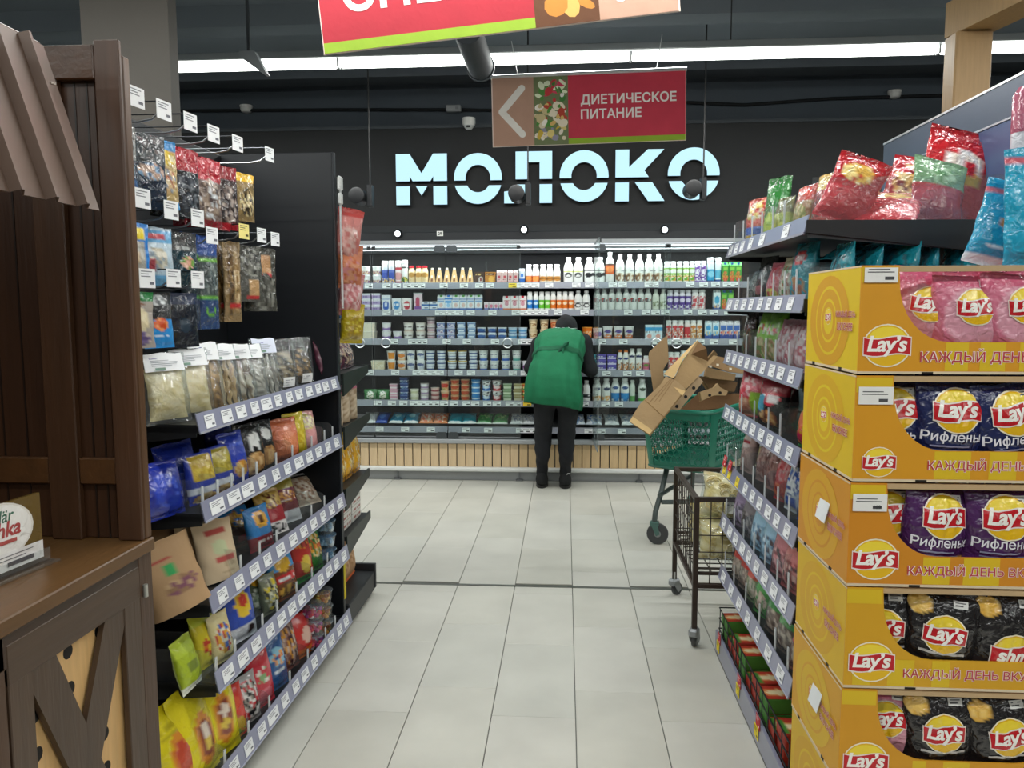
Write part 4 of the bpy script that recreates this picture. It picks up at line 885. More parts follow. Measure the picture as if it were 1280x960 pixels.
# bottom tray: bags lying flat
LY = [('white', 'clear white frozen bag', 462, .12, [('s', 0, .5, .8, .4, ['dfe4e6', 'f0f2f2', 'c8d0d4'])], 'e2e6e8'), ('blue', 'small bright blue bag', 477, .11, [('o', 0, .5, .5, .3, '5a8ae0')], '2450b4'),
      ('t', 'teal and white bag', 495, .13, [('b', 0, .12, 'eef2f2'), ('o', .1, .5, .4, .2, '8ad4e4')], '1f8fb4'), ('t', 'teal and white bag', 514, .13, [('b', 0, .12, 'eef2f2'), ('o', .1, .5, .4, .2, '8ad4e4')], '1f8fb4'),
      ('o', 'orange and white bag', 533, .13, [('s', 0, .5, .9, .45, ['e07a3c', 'f0d8c0', 'd85a2c'])], 'e08850'), ('o', 'orange and white bag', 551, .13, [('s', 0, .5, .9, .45, ['e07a3c', 'f0d8c0', 'd85a2c'])], 'e08850'),
      ('t2', 'teal bag right of the orange ones', 569, .13, [('b', 0, .12, 'eef2f2')], '1f9ab0'), ('t2', 'teal bag right of the orange ones', 587, .13, [('b', 0, .12, 'eef2f2')], '1f9ab0'),
      ('g', 'green bag', 605, .14, [('b', 0, .08, 'e6ece2'), ('s', 0, .5, .7, .25, ['4aa04a', '2c7a34', '8ac06a'])], '2f8a3c'), ('g', 'green bag', 625, .14, [('b', 0, .08, 'e6ece2'), ('s', 0, .5, .7, .25, ['4aa04a', '2c7a34', '8ac06a'])], '2f8a3c'),
      ('w2', 'flat whitish bag', 646, .12, [('s', 0, .5, .8, .4, ['c8ccd0', 'e6e8ea', '8a90a8'])], 'dfe2e4'), ('w2', 'flat whitish bag', 662, .12, [('s', 0, .5, .8, .4, ['c8ccd0', 'e6e8ea', '8a90a8'])], 'dfe2e4'),
      ('bw', 'crumpled blue and white bag', 722, .14, [('s', 0, .5, .9, .45, ['3a74c0', 'eef2f6', '8ab4e0', 'f4f6f8'])], 'dfe8f2'), ('bw', 'crumpled blue and white bag', 742, .14, [('s', 0, .5, .9, .45, ['3a74c0', 'eef2f6', '8ab4e0', 'f4f6f8'])], 'dfe8f2'),
      ('w3', 'pale white bag right of the open door', 765, .13, [('s', 0, .5, .8, .4, ['c8d0d8', 'f0f2f4', '9ab0cc'])], 'e6eaec'), ('w3', 'pale white bag right of the open door', 786, .13, [('s', 0, .5, .8, .4, ['c8d0d8', 'f0f2f4', '9ab0cc'])], 'e6eaec')]
cnt = {}
for key, desc, px, w_, art, base in LY: cnt[key] = cnt.get(key, 0) + 1
seen = {}
for i, (key, desc, px, w_, art, base) in enumerate(LY):
    k = bagkind('frozen_food_bag', 'bag', w_ * .96, .17, .055, base, art, 'foil' if key == 'bw' else 'film', i, wr=.12)
    j = seen.get(key, 0); seen[key] = j + 1
    lab = desc + (f', {"left" if j == 0 else "right"} one of two' if cnt[key] > 1 else '') + ' in bottom tray'
    k.put((float(at_y(px, 530, 6.52)[0]), 6.50, ST[5] + .027), (-R_(66), 0, random.uniform(-.12, .12)), lab, desc.split(' right')[0] + 's in the bottom tray' if cnt[key] > 1 else None)

for i, (px, py) in enumerate(((497, 292), (655, 287), (831, 287))):  # added glowing discs imitating ceiling lamps reflected in the cooler fascia
    p = at_y(px, py, 6.385); t = thing('glint', f'small round downlight above the cooler, {ORD[i]} from left', 'glint', tuple(p), (-R_(75), 0, 0), 'imitated glints above the cooler')
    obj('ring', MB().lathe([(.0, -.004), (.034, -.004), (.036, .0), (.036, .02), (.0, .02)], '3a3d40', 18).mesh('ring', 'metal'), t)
    obj('lens', MB().lathe([(0, -.007), (.02, -.007), (.024, -.0035)], 'ffffff', 18).mesh('lens', M['glint_emit']), t)  # glowing face of the imitated reflection, no lamp behind it

# ================================================================== WOODEN STAND (left foreground)
WD, WDD = '4b3120', '3f291b'
st = thing('wooden_stand', 'dark brown wooden market stand with small metal roof and cross-braced door', 'display stand', (-1.0, 1.2, 0))
def sb(name, lo, hi, col=WD, m='wood', bev=.003, parent=None, mbx=None):
    return obj(name, MB().box((lo[0] + 1.0, lo[1] - 1.2, lo[2]), (hi[0] + 1.0, hi[1] - 1.2, hi[2]), col, bev).mesh(name, m), parent or st)
sb('counter', (-1.72, .3, .868), (-.992, 1.775, .9), '634627', 'woodh', .003)
sb('corner_post', (-1.06, 1.735, .9), (-1.0, 1.748, 2.05))
sb('rear_post', (-1.062, 1.75, .9), (-1.0, 1.778, 2.02), '53371f')
sb('end_panel', (-1.72, 1.755, .9), (-1.07, 1.765, 2.0), '3a2314')
for a, b in ((-1.15, -1.225), (-1.40, -1.475), (-1.65, -1.72)):
    sb('panel_stile', (min(a, b), 1.735, .9), (max(a, b), 1.755, 2.0), '432b1a')
for x0, x1 in ((-1.15, -1.06), (-1.40, -1.225), (-1.65, -1.475)):
    sb('panel_rail', (x0, 1.738, 1.035), (x1, 1.755, 1.098), '4d3119', 'woodh')
    for q in (.33, .66):
        sb('panel_board_joint', (x0 + (x1 - x0) * q - .002, 1.7535, .9), (x0 + (x1 - x0) * q + .002, 1.7555, 1.97), '1d110a', 'wood', 0)
sb('top_rail', (-1.72, 1.734, 1.965), (-1.06, 1.755, 2.04), '4a2f1c', 'woodh')
sb('back_panel', (-1.74, .3, 0), (-1.72, 1.775, 2.02), '2c1a10')
sb('apron_rail', (-1.03, .3, .80), (-1.004, 1.775, .868), '3c2b20', 'woodh')
sb('leg_post', (-1.05, 1.715, .0), (-1.002, 1.775, .868), '4a3323')
sb('body_side', (-1.7, 1.745, .0), (-1.05, 1.77, .868), '3a281c')
sb('body_base', (-1.7, .3, .0), (-1.01, 1.745, .06), '2b1d14')
# cross-braced door with a perforated pale backing board
DY0, DY1, DZ0, DZ1 = 1.28, 1.722, .1, .845
dr = sb('door', (-1.018, DY0, DZ0), (-1.0035, DY1, DZ0 + .08), '4b3a2d', 'woodh')
sb('door_rail', (-1.018, DY0, DZ1 - .078), (-1.0025, DY1, DZ1), '4b3a2d', 'woodh', .002, dr)
for a, b in ((DY0, DY0 + .064), (DY1 - .07, DY1)):
    sb('door_stile', (-1.018, a, DZ0), (-1.003, b, DZ1), '4b3a2d', 'wood', .002, dr)
def brace(y0, z0, y1, z1, wd=.041, t=-.0045):
    dy, dz = y1 - y0, z1 - z0; L = math.hypot(dy, dz); ny, nz = -dz / L * wd, dy / L * wd
    P = [(y0 + ny, z0 + nz), (y1 + ny, z1 + nz), (y1 - ny, z1 - nz), (y0 - ny, z0 - nz)]
    obj('door_brace', MB().prism([(a - 1.2, b) for a, b in P], -.0175, t, '4b3a2d', 'yz').mesh('door_brace', 'wood'), dr)
brace(1.362, .785, 1.622, .18); brace(1.632, .785, 1.365, .18, .041, -.0052)
obj('backing_board', MB().box((-.034, DY0 - 1.2, DZ0), (-.0225, DY1 - 1.2, DZ1), 'd2aa72').mesh('backing_board', 'woodl'), dr)
hole = MB().lathe([(.0, .0003), (.0155, .0003), (.0155, -.002)], '0d0906', 16, axis='x').mesh('vent_hole', 'paper', 0)
for k in range(3):
    for j in range(7): obj('vent_hole', hole, dr, (-.0225, 1.368 + .1075 * k - 1.2, .745 - .08 * j))
sb('neighbour_stile', (-1.03, 1.22, .0), (-1.004, 1.276, .868), '4a3323')
sb('front_board', (-1.03, .3, .06), (-1.012, 1.22, .80), '43301f')
obj('hinge', MB().lathe([(.006, 0), (.006, .03)], 'c9c9c4', 10, c=(.002, 1.733 - 1.2, .765)).mesh('hinge', 'metal'), dr)
# corrugated metal roof
def roofz(t): return (-1.105 + .105 * t, 2.005 - .345 * t)
m = MB(); y = 1.56 - .06 - .097 * 11; prev = None; per = .097
prof = []
while y < 1.56:
    prof += [(y, 0), (y + per * .56, 0), (y + per * .62, .020), (y + per * .70, .020), (y + per * .94, 0)]; y += per
prof += [(y, 0), (1.632, 0)]
nrm = (.957, .29)
vs = []; fs = []
for k, (yy, h) in enumerate(prof):
    for t in (0, 1):
        x, z = roofz(t)
        for o in (0, -.0035): vs.append((x + 1.0 + nrm[0] * (h + o), yy - 1.2, z + nrm[1] * (h + o)))
for k in range(len(prof) - 1):
    a = k * 4; b = a + 4
    fs += [(a, a + 2, b + 2, b), (a + 1, b + 1, b + 3, a + 3), (a + 2, a + 3, b + 3, b + 2), (a, b, b + 1, a + 1)]
fs += [(0, 1, 3, 2), (len(vs) - 4, len(vs) - 2, len(vs) - 1, len(vs) - 3)]
m.add(vs, fs, '5e4a3e')
obj('roof_sheet', m.mesh('roof_sheet', mat('brown_painted_sheet_metal', .42, .1, vary=.08), 20), st)
obj('ridge_beam', MB().box((-.16, .55 - 1.2, 1.975), (-.11, 1.632 - 1.2, 2.012), '4a3020', .003).mesh('ridge_beam', 'woodh'), st)
for y_ in (1.52, 1.3, 1.1):
    x, z = roofz(.3); 
    obj('roof_screw', MB().lathe([(.006, 0), (.006, .004), (0, .005)], 'b9aea4', 8, c=(x + 1.0 + .02, y_ - 1.2 + .06, z + .008)).mesh('roof_screw', 'metal'), st)
# tent card on the counter
tc_ = thing('tent_card', 'small glossy advertising card in acrylic holder on the wooden counter', 'sign', (-1.15, 1.455, .9), (0, 0, R_(84)))
m = MB().box((-.12, -.004, .012), (.12, .004, .155), '6a5426', 0)
decal(m, [(ell2d(.098, .062), 'e8e4dc', 0.0, .096), (ell2d(.098 * .94, .058), 'f4f2ee', 0, .096), (textw('sütdär', .095, bold=.015, shear=.2), '4d7562', .0, .128), (textw('ochka', .105, bold=.025, shear=.2), 'b04a48', .01, .1), (rect2d(-.06, .05, .07, .078, 6, 1), 'b0524c', 0, 0),
          (rect2d(-.045, .118, .014, .052, 4, 1), 'eceae8', 0, 0), (rect2d(-.035, .09, .043, .045, 2, 1), '7a7a7e', 0, 0), (rect2d(-.035, .07, .036, .038, 2, 1), '7a7a7e', 0, 0), (rect2d(.02, .09, .022, .031, 2, 1), '4a4a50', 0, 0)], lambda x, y, o: (x, -.0042 - o, y))
obj('printed_card', m.mesh('printed_card', 'film', 0), tc_)
obj('holder', MB().box((-.135, -.035, 0), (.135, .03, .006), 'c9ccd2', .002).box((-.135, -.009, .006), (.135, -.006, .03), 'c9ccd2').mesh('holder', 'acrylic'), tc_)

# ================================================================== RACKS
def price_tag_mesh(w_, h_, bg='eceef0', ink='7a7c84', big='6a6c74'):
    m = MB().box((0, -w_ / 2, -h_ / 2), (.0015, w_ / 2, h_ / 2), bg)
    for i, (a, b) in enumerate(((-.4, .3), (-.4, .1), (-.4, .2))):
        z = h_ * (.33 - .13 * i); m.add([(.0019, a * w_, z), (.0019, b * w_, z), (.0019, b * w_, z + h_ * .05), (.0019, a * w_, z + h_ * .05)], [(0, 1, 2, 3)], ink)
    z = -h_ * .32; m.add([(.0019, .12 * w_, z), (.0019, .4 * w_, z), (.0019, .4 * w_, z + h_ * .14), (.0019, .12 * w_, z + h_ * .14)], [(0, 1, 2, 3)], big)
    return m.mesh('price_tag', 'paper', 0)
PT = {k: price_tag_mesh(k, .038) for k in (.055, .065, .08)}
PTY = price_tag_mesh(.05, .042, 'f0d838', '6a5a14', '4a3c08'); PTR = price_tag_mesh(.05, .042, 'c22a30', 'f2c8c8', 'f6e0e0')
RACKC = '17191c'
EDG = []
def rack_shelf(root, org, s, xf, xb, y0, y1, zb, zt, tags, div=(), divh=.1, spec=None, divlen=.36):
    """one shelf; s=+1 faces +X (left rack), s=-1 faces -X; world coordinates"""
    ox, oy = org; zz = zb + .012
    a, b = sorted((xb, xf - s * .006))
    m = MB().box((a - ox, y0 - oy, zz - .012), (b - ox, y1 - oy, zz + .008), RACKC, .002)
    for ye in (y0, y1 - .004):      # bracket plates at the ends
        m.prism([(xb - ox, zz - .075), (xb - ox, zz + .02), (xf - s * .012 - ox, zz + .012), (xf - s * .012 - ox, zz - .022)], ye - oy, ye - oy + .004, '1d2023', 'xz')
    sh = obj('shelf', m.mesh('shelf', 'steel'), root)
    # label rail: slanted lavender strip with a clear upper lip
    sl = s * .012
    m = MB().prism([(xf - ox, zb), (xf - s * .003 - ox, zb), (xf - s * .003 - sl - ox, zt), (xf - sl - ox, zt)], y0 - oy, y1 - oy, '8b8ea6', 'xz')
    m.prism([(xf + s * .001 - ox, zb - .002), (xf - s * .003 - ox, zb - .002), (xf - s * .003 - ox, zb + .004), (xf + s * .002 - ox, zb + .004)], y0 - oy, y1 - oy, 'a9acc0', 'xz')
    obj('price_rail', m.mesh('price_rail', 'rail'), sh)
    zc = (zb + zt) / 2; ang = math.atan2(.012, zt - zb)
    for i, (ty, tw) in enumerate(tags):
        me = PT[tw] if tw in PT else (PTY if tw == 'y' else PTR)
        z_ = zc - .001 if tw not in ('r',) else zc + .03
        if tw == 'y': z_ = zc - .008
        # after the half turn of the right-hand tags the tilt sign stays the same in local axes
        obj('price_tag', me, sh, (xf - s * .006 + s * .0012 - ox, ty - oy, z_), (0, -ang if s > 0 else -ang, 0 if s > 0 else PI))
    for yd in div:
        dl = divlen; x0 = xf - s * .016; x1 = x0 - s * dl; r = .03; z0 = zz + .009; z1 = z0 + divh
        P = [(x0, z0), (x1, z0), (x1, z1)] + [(x0 - s * (r - r * math.sin(t * PI / 8)), z1 - r + r * math.cos(t * PI / 8)) for t in range(5)]
        m = MB().prism([(p[0] - ox, p[1]) for p in P], yd - .0012 - oy, yd + .0012 - oy, 'ffffff', 'xz')
        obj('shelf_divider', m.mesh('shelf_divider', 'acrylic', 0), sh)
        EDG.append((sh, MB().box((min(x0, x0 - s * .003) - ox, yd - .006 - oy, z0), (max(x0, x0 - s * .003) - ox, yd + .006 - oy, z1 - r * .6), 'ffffff')))
        obj('divider_edge', EDG[-1][1].mesh('divider_edge', 'aedge', 0), sh)
    return sh
def tagline(y0, y1, n, seed, wide=()):
    rg = random.Random(seed); out = []
    for i in range(n):
        out.append((y0 + (y1 - y0) * (i + .5) / n + rg.uniform(-.006, .006), .08 if i in wide else (.065 if rg.random() < .5 else .055)))
    return out

LX, LY0, LY1 = -.97, 2.06, 3.28
LPV, LTH = (-.96, 3.28), -.030          # the rack stands very slightly turned
def turn_l(x, y):
    dx_, dy_ = x - LPV[0], y - LPV[1]; c_, s_ = math.cos(LTH), math.sin(LTH); return LPV[0] + dx_ * c_ - dy_ * s_, LPV[1] + dx_ * s_ + dy_ * c_
lr = thing('snack_rack', 'black double-sided shelf rack of snacks on the left', 'shelf rack', (*turn_l(-1.2, 2.6), 0), (0, 0, LTH))
LO = (-1.2, 2.6)
def lb(name, lo, hi, col=RACKC, m='steel', bev=.002, parent=None):
    return obj(name, MB().box((lo[0] - LO[0], lo[1] - LO[1], lo[2]), (hi[0] - LO[0], hi[1] - LO[1], hi[2]), col, bev).mesh(name, m), parent or lr)
lb('back_panel', (-1.5, LY0, .1), (-1.47, LY1, 2.1), '15171b')
lb('end_panel', (-1.5, 3.285, .0), (-.985, 3.305, 2.105), '14171c')
lb('upright_edge', (-.986, 3.283, .0), (-.978, 3.312, 2.105), '1d2126')
lb('base_plinth', (-1.47, LY0, .0), (-.985, LY1, .06), '191b1e')
lb('yellow_number_strip', (-.978, 3.285, .16), (-.974, 3.31, .34), 'c8b428', 'paper')
LSH = [(1.105, 1.160, -.970), (.853, .910, -.965), (.590, .648, -.955), (.354, .414, -.945), (.062, .124, -.940)]
LT = [tagline(2.08, 3.26, 12, 1, (4,)), tagline(2.08, 3.26, 11, 2, (0, 1, 2, 6)), tagline(2.08, 3.26, 11, 3), tagline(2.08, 3.26, 12, 4), tagline(2.08, 3.26, 12, 5, (3,))]
LD = [[], [2.08, 2.17, 2.26, 2.34, 2.44, 2.6, 2.75, 2.95, 3.1, 3.2], [2.28, 2.42, 2.56, 2.9, 3.05], [2.08, 2.2, 2.4, 2.52, 2.7, 2.86, 3.04], [2.1, 2.26, 2.42, 2.6, 2.78, 2.98, 3.1]]
for (zb, zt, xf), tg, dv in zip(LSH, LT, LD): rack_shelf(lr, LO, 1, xf, -1.47, LY0, LY1, zb, zt, tg, dv, .095)
# peg hooks with price flags
def lr_local(x, y):
    ox, oy = turn_l(*LO); dx_, dy_ = x - ox, y - oy; c_, s_ = math.cos(-LTH), math.sin(-LTH); return dx_ * c_ - dy_ * s_, dx_ * s_ + dy_ * c_
FLAG = price_tag_mesh(.062, .05); FLAGY = price_tag_mesh(.062, .05, 'efe08a', '6a6440', '4a4420')
HK = [(1.968, [(170, 118), (205, 135), (238, 150), (267, 165), (297, 177), (337, 191)]), (1.72, [(178, 245), (214, 260), (247, 270), (265, 292), (305, 287), (327, 292), (344, 297)]), (1.54, [(184, 345), (217, 345), (247, 347)])]
HOOKY = []
for r, (z, pts) in enumerate(HK):
    ys = []
    for (px, py) in pts:
        P = at_x(px, py, -1.085); ys.append(float(P[1])); zz = float(P[2])
        h = obj('peg_hook', MB().tube([(-.36, 0, zz - .035), (-.075, 0, zz - .035), (-.035, 0, zz - .028), (-.015, 0, zz - .012)], .0028, '9a9da0', 6).tube([(-.36, 0, zz + .018), (-.003, 0, zz + .018)], .0022, '4a4d50', 6).mesh('peg_hook', 'metal'), lr, (*lr_local(-1.085, ys[-1]), 0), (0, 0, -LTH))
        obj('price_flag', FLAGY if (px, py) == (305, 287) else FLAG, h, (-.001, 0, zz - .006), (0, 0, -R_(8)))
    HOOKY.append(ys)

# ---------------------------------------------------------------- goods on the left rack
def onx(px, py, X): return float(at_x(px, py, X)[1])
def put_l(k, px, py, s, label, dx=.07, lean=10, yaw=0, roll=0, group=None, dz=0, y=None):
    yaw -= 14; zb, zt, xf = LSH[s]; X = xf - dx; dz += abs(math.sin(R_(roll))) * k.bag.w * .42 if hasattr(k, 'bag') else 0; y_in = y; Y = onx(px, py, X) if y is None else y
    if y_in is None:
        for _ in range(3):
            X2, Y2 = turn_l(X, Y); Y += onx(px, py, X2) - Y2
    X2, Y2 = turn_l(X, Y)
    return k.put((X2, Y2, zb + .0215 + dz), (-R_(lean), R_(roll), R_(90 + yaw) + LTH), label, group)
def clearpack(name, w_, h, d, fill, seed, cardcol='eef0f2', card=True, tag2=False, dark=False):
    """clear film bag with dried fish or shreds inside and a printed header"""
    b = Bag(w_, h, d, seed, wr=.09, belly=.36, crimp=.05); parts = []
    f = b.mesh('film', 'wrap', lambda u, v, fr: lin('ffffff'), 10, 18)
    rg = random.Random(seed); m = MB()
    if fill[0] == 'shred':
        for i in range(60):
            x = rg.uniform(-.38, .38) * w_; z = rg.uniform(.05, .55) * h; an = rg.uniform(-.9, .9); L = rg.uniform(.02, .05)
            y = rg.uniform(-.3, .3) * d; dx, dz = L * math.sin(an), L * math.cos(an)
            m.tube([(x - dx, y, max(.006, z - dz)), (x + rg.uniform(-.006, .006), y - .004, z), (x + dx, y, z + dz)], rg.uniform(.003, .0055), rg.choice(fill[1]), 5)
    elif fill[0] == 'fish':
        n = fill[2]
        for i in range(n):
            x = (i + .5 - n / 2) * w_ * .72 / n; z0, z1 = .03 * h, h * rg.uniform(.72, .82); q = w_ * .36 / n
            vs = []; N_ = 9
            pts = [(x + .004 * math.sin(t * 3 + i), rg.uniform(-.002, .002), z0 + (z1 - z0) * t / 8) for t in range(9)]
            m.tube(pts, [q * (.25 + .75 * math.sin(PI * (.12 + .8 * t / 8)) ** .8) for t in range(9)], [lin(rg.choice(fill[1])) for _ in range(9) for _k in range(7)], 7)
    elif fill[0] == 'slab':
        bb = Bag(w_ * .82, h * .72, d * .7, seed + 3, wr=.14, crimp=.04); ff = artcol(fill[1][0], [('s', 0, .5, 1, .5, fill[1])], seed)
        n0 = len(m.v); vs = []; cs = []; nu, nv = 9, 14; n = 18; fs = []
        for j in range(nv + 1):
            for k in range(n):
                a = 2 * PI * k / n; u = math.cos(a); vs.append(tuple(np.array(bb.pt(u, j / nv, 1 if math.sin(a) >= 0 else -1)) + np.array((0, 0, .012)))); cs.append(ff(u, j / nv, True))
        for j in range(nv):
            for k in range(n): fs.append((j * n + k, j * n + (k + 1) % n, (j + 1) * n + (k + 1) % n, (j + 1) * n + k))
        m.add(vs, fs, cs)
    m.v = [(x, y * .9, z) for x, y, z in m.v]
    parts.append(('dried_filling', m.mesh('dried_filling', 'film', 50)))
    if card:
        m = MB(); L = [(rect2d(-w_ * .42, w_ * .42, h * .74, h * 1.0, 6, 2), cardcol, 0, 0), (rect2d(-w_ * .3, -w_ * .02, h * .92, h * .96, 2, 1), '4a3c9a', 0, 0)]
        for i in range(4): L.append((rect2d(-w_ * .3, w_ * rg.uniform(.05, .3), h * (.89 - .025 * i), h * (.897 - .025 * i), 3, 1), '8a8d96', 0, 0))
        L.append((rect2d(-w_ * .25, -w_ * .05, h * .755, h * .79, 2, 1), '7a9a8a', 0, 0))
        decal(m, L, lambda x, z, o: tuple(np.array(b.map(x, z, o + .001)))); parts.append(('header_card', m.mesh('header_card', 'paper', 60)))
    if tag2:
        m = MB(); decal(m, [(rect2d(-w_ * .2, w_ * .25, h * .08, h * .26, 4, 2), 'eeeeec', 0, 0), (rect2d(-w_ * .15, w_ * .15, h * .2, h * .212, 2, 1), '8a8a8e', 0, 0), (rect2d(-w_ * .15, w_ * .05, h * .16, h * .172, 2, 1), '8a8a8e', 0, 0)], lambda x, z, o: b.map(x, z, o + .001))
        parts.append(('sticker', m.mesh('sticker', 'paper', 60)))
    return Kind(name, 'bag', None, [('film', f)] + parts)
SHR = ['e6d6a4', 'f0e4bc', 'd8c48a', 'ecdcae']; BRN = ['8a6a40', 'a88452', 'c49a5c', '6a5030']; SIL = ['b8b4a8', '8a867c', 'd0ccc0', '6a665e']
TS = 'left rack top shelf'
L1 = [(clearpack('dried_fish_bag', .15, .20, .06, ('slab', SHR), 1), 210, 470, 'nearest clear bag of cream squid shreds with white card', 8),
      (clearpack('dried_fish_bag', .15, .205, .06, ('slab', SHR), 2), 243, 468, 'second clear bag of cream squid shreds with white card', 10),
      (clearpack('dried_fish_bag', .13, .22, .05, ('slab', BRN), 3), 262, 462, 'tall clear bag of brown dried fish with big white card', 10),
      (clearpack('dried_fish_bag', .13, .21, .045, ('fish', ['b89a6a', 'd0b888', '9a7c4c'], 4), 4), 283, 462, 'clear bag of tan fish strips with white card', 10),
      (clearpack('dried_fish_bag', .13, .205, .045, ('fish', ['8a7a60', 'e6dfcc', '5a4a38'], 3), 5), 305, 460, 'clear bag of striped dark fish with plain white top', 12),
      (clearpack('dried_fish_bag', .12, .2, .04, ('slab', SIL), 6), 321, 458, 'clear bag of silver fish slab left of blue-edged card', 12),
      (clearpack('dried_fish_bag', .13, .215, .045, ('fish', SIL, 4), 7, 'dfe4f4'), 337, 455, 'clear bag of silver fish with blue-edged card', 10),
      (clearpack('dried_fish_bag', .14, .205, .05, ('slab', ['4a4238', '8a7a5c', '2c2a26', 'a89878']), 8, card=False, tag2=True), 357, 452, 'dark clear fish bag with white sticker at bottom, no card', 8),
      (clearpack('dried_fish_bag', .13, .205, .05, ('slab', ['3a362e', 'b08a54', '6a5a44']), 9, card=False, tag2=True), 379, 447, 'dark clear bag with an orange-brown edge, second from far end', 6),
      (clearpack('dried_fish_bag', .11, .205, .05, ('slab', ['34342e', '5a584c', '8a887a']), 10, card=False, tag2=True), 398, 443, 'dark clear fish bag at the far end', 8)]
for k, px, py, lab, lean in L1: put_l(k, px, py, 0, lab + ', ' + TS, .11, lean, -10)
def bk(*a, **kw): return bagkind('snack_bag', 'bag', *a, **kw)
S2, S3, S4, S5 = ('left rack second shelf', 'left rack third shelf', 'left rack fourth shelf', 'left rack bottom shelf')
blue = dict(base='1c2f9c')
L2 = [(bk(.17, .155, .07, '1a2e9a', [('o', 0, .5, .6, .3, '2a48c0'), ('s', .2, .4, .4, .2, ['3a5ad0', '1a2e9a', '22389c'])], seed=1), 202, 610, 'nearest dark blue nut bag behind a clear divider', 10, 0, .10),
      (bk(.16, .18, .07, '1f38b0', [('b', .0, .2, '2a48c4'), ('o', 0, .55, .5, .2, '3c60d8')], seed=2), 228, 590, 'bright blue nut bag left of the yellow-panel bags', 12, 0, .14),
      (bk(.12, .15, .05, '2038a4', [('r', -.85, .85, .45, .95, 'c2a63a'), ('s', 0, .68, .7, .2, ['d8c050', 'b89830', 'c8ac40']), ('b', .2, .34, 'e6e8f0'), ('s', 0, .1, .8, .1, ['c89a4c', 'e0c080'])], seed=3), 254, 598, 'blue bag with yellow pistachio panel, near one of two', 8, 0, .075),
      (bk(.13, .15, .05, '2038a4', [('r', -.85, .85, .45, .95, 'a89a30'), ('s', 0, .68, .7, .2, ['b8a83a', '98882a', 'c0b044']), ('b', .2, .34, 'e6e8f0'), ('s', 0, .1, .8, .1, ['c89a4c', 'e0c080'])], seed=4), 276, 594, 'blue bag with yellow-green pistachio panel, far one of two', 8, 0, .075),
      (bk(.14, .18, .06, '1c34a8', [('s', 0, .5, .8, .2, ['2a48c4', '1c34a8'])], seed=5), 278, 566, 'plain blue bag standing behind the yellow-panel bags', 6, 0, .22),
      (bk(.12, .175, .06, '2540b8', [('s', .1, .3, .6, .16, ['d89a40', 'e8c070', 'c88030']), ('b', .75, .8, '3a5ad8')], seed=6), 296, 583, 'blue bag with orange cracker picture', 10, 0, .08),
      (bk(.14, .185, .055, '15161a', [('o', .05, .68, .42, .12, 'eceeec'), ('o', .35, .74, .2, .08, 'eceeec'), ('r', -.3, -.15, .5, .62, 'eceeec'), ('r', .2, .35, .5, .62, 'eceeec'), ('s', 0, .25, .85, .2, ['b88a54', 'd0a468', '9a6c3c', 'e0bc84'])], seed=7), 316, 566, 'black bag with a white bear and tan nuts, near one', 8, 0, .08),
      (bk(.11, .18, .05, '15161a', [('o', .05, .72, .5, .12, 'e4e6e4'), ('s', 0, .3, .8, .2, ['b88a54', 'd0a468', '9a6c3c'])], seed=8), 333, 562, 'black bag with white and tan print, far one', 8, 0, .08),
      (bk(.14, .165, .08, 'd8764c', [('b', .9, 1, 'c86a44'), ('o', 0, .5, .5, .2, 'e08a60')], 'foil', seed=9), 356, 555, 'salmon orange nut bag', 6, -10, .07),
      (bk(.11, .17, .06, 'd8c028', [('b', .8, 1, 'e8d43c'), ('s', 0, .4, .7, .2, ['e0cc4c', 'c8a820'])], seed=10), 371, 551, 'yellow nut bag beside the salmon bag', 8, -10, .07),
      (bk(.12, .16, .06, 'd89a98', [('o', .2, .35, .6, .2, 'e8a8a8'), ('s', 0, .75, .8, .2, ['d8cc78', 'e8e0b0', 'c8a8a0'])], seed=11), 384, 545, 'pink nut bag at the far end of goods', 10, -10, .07)]
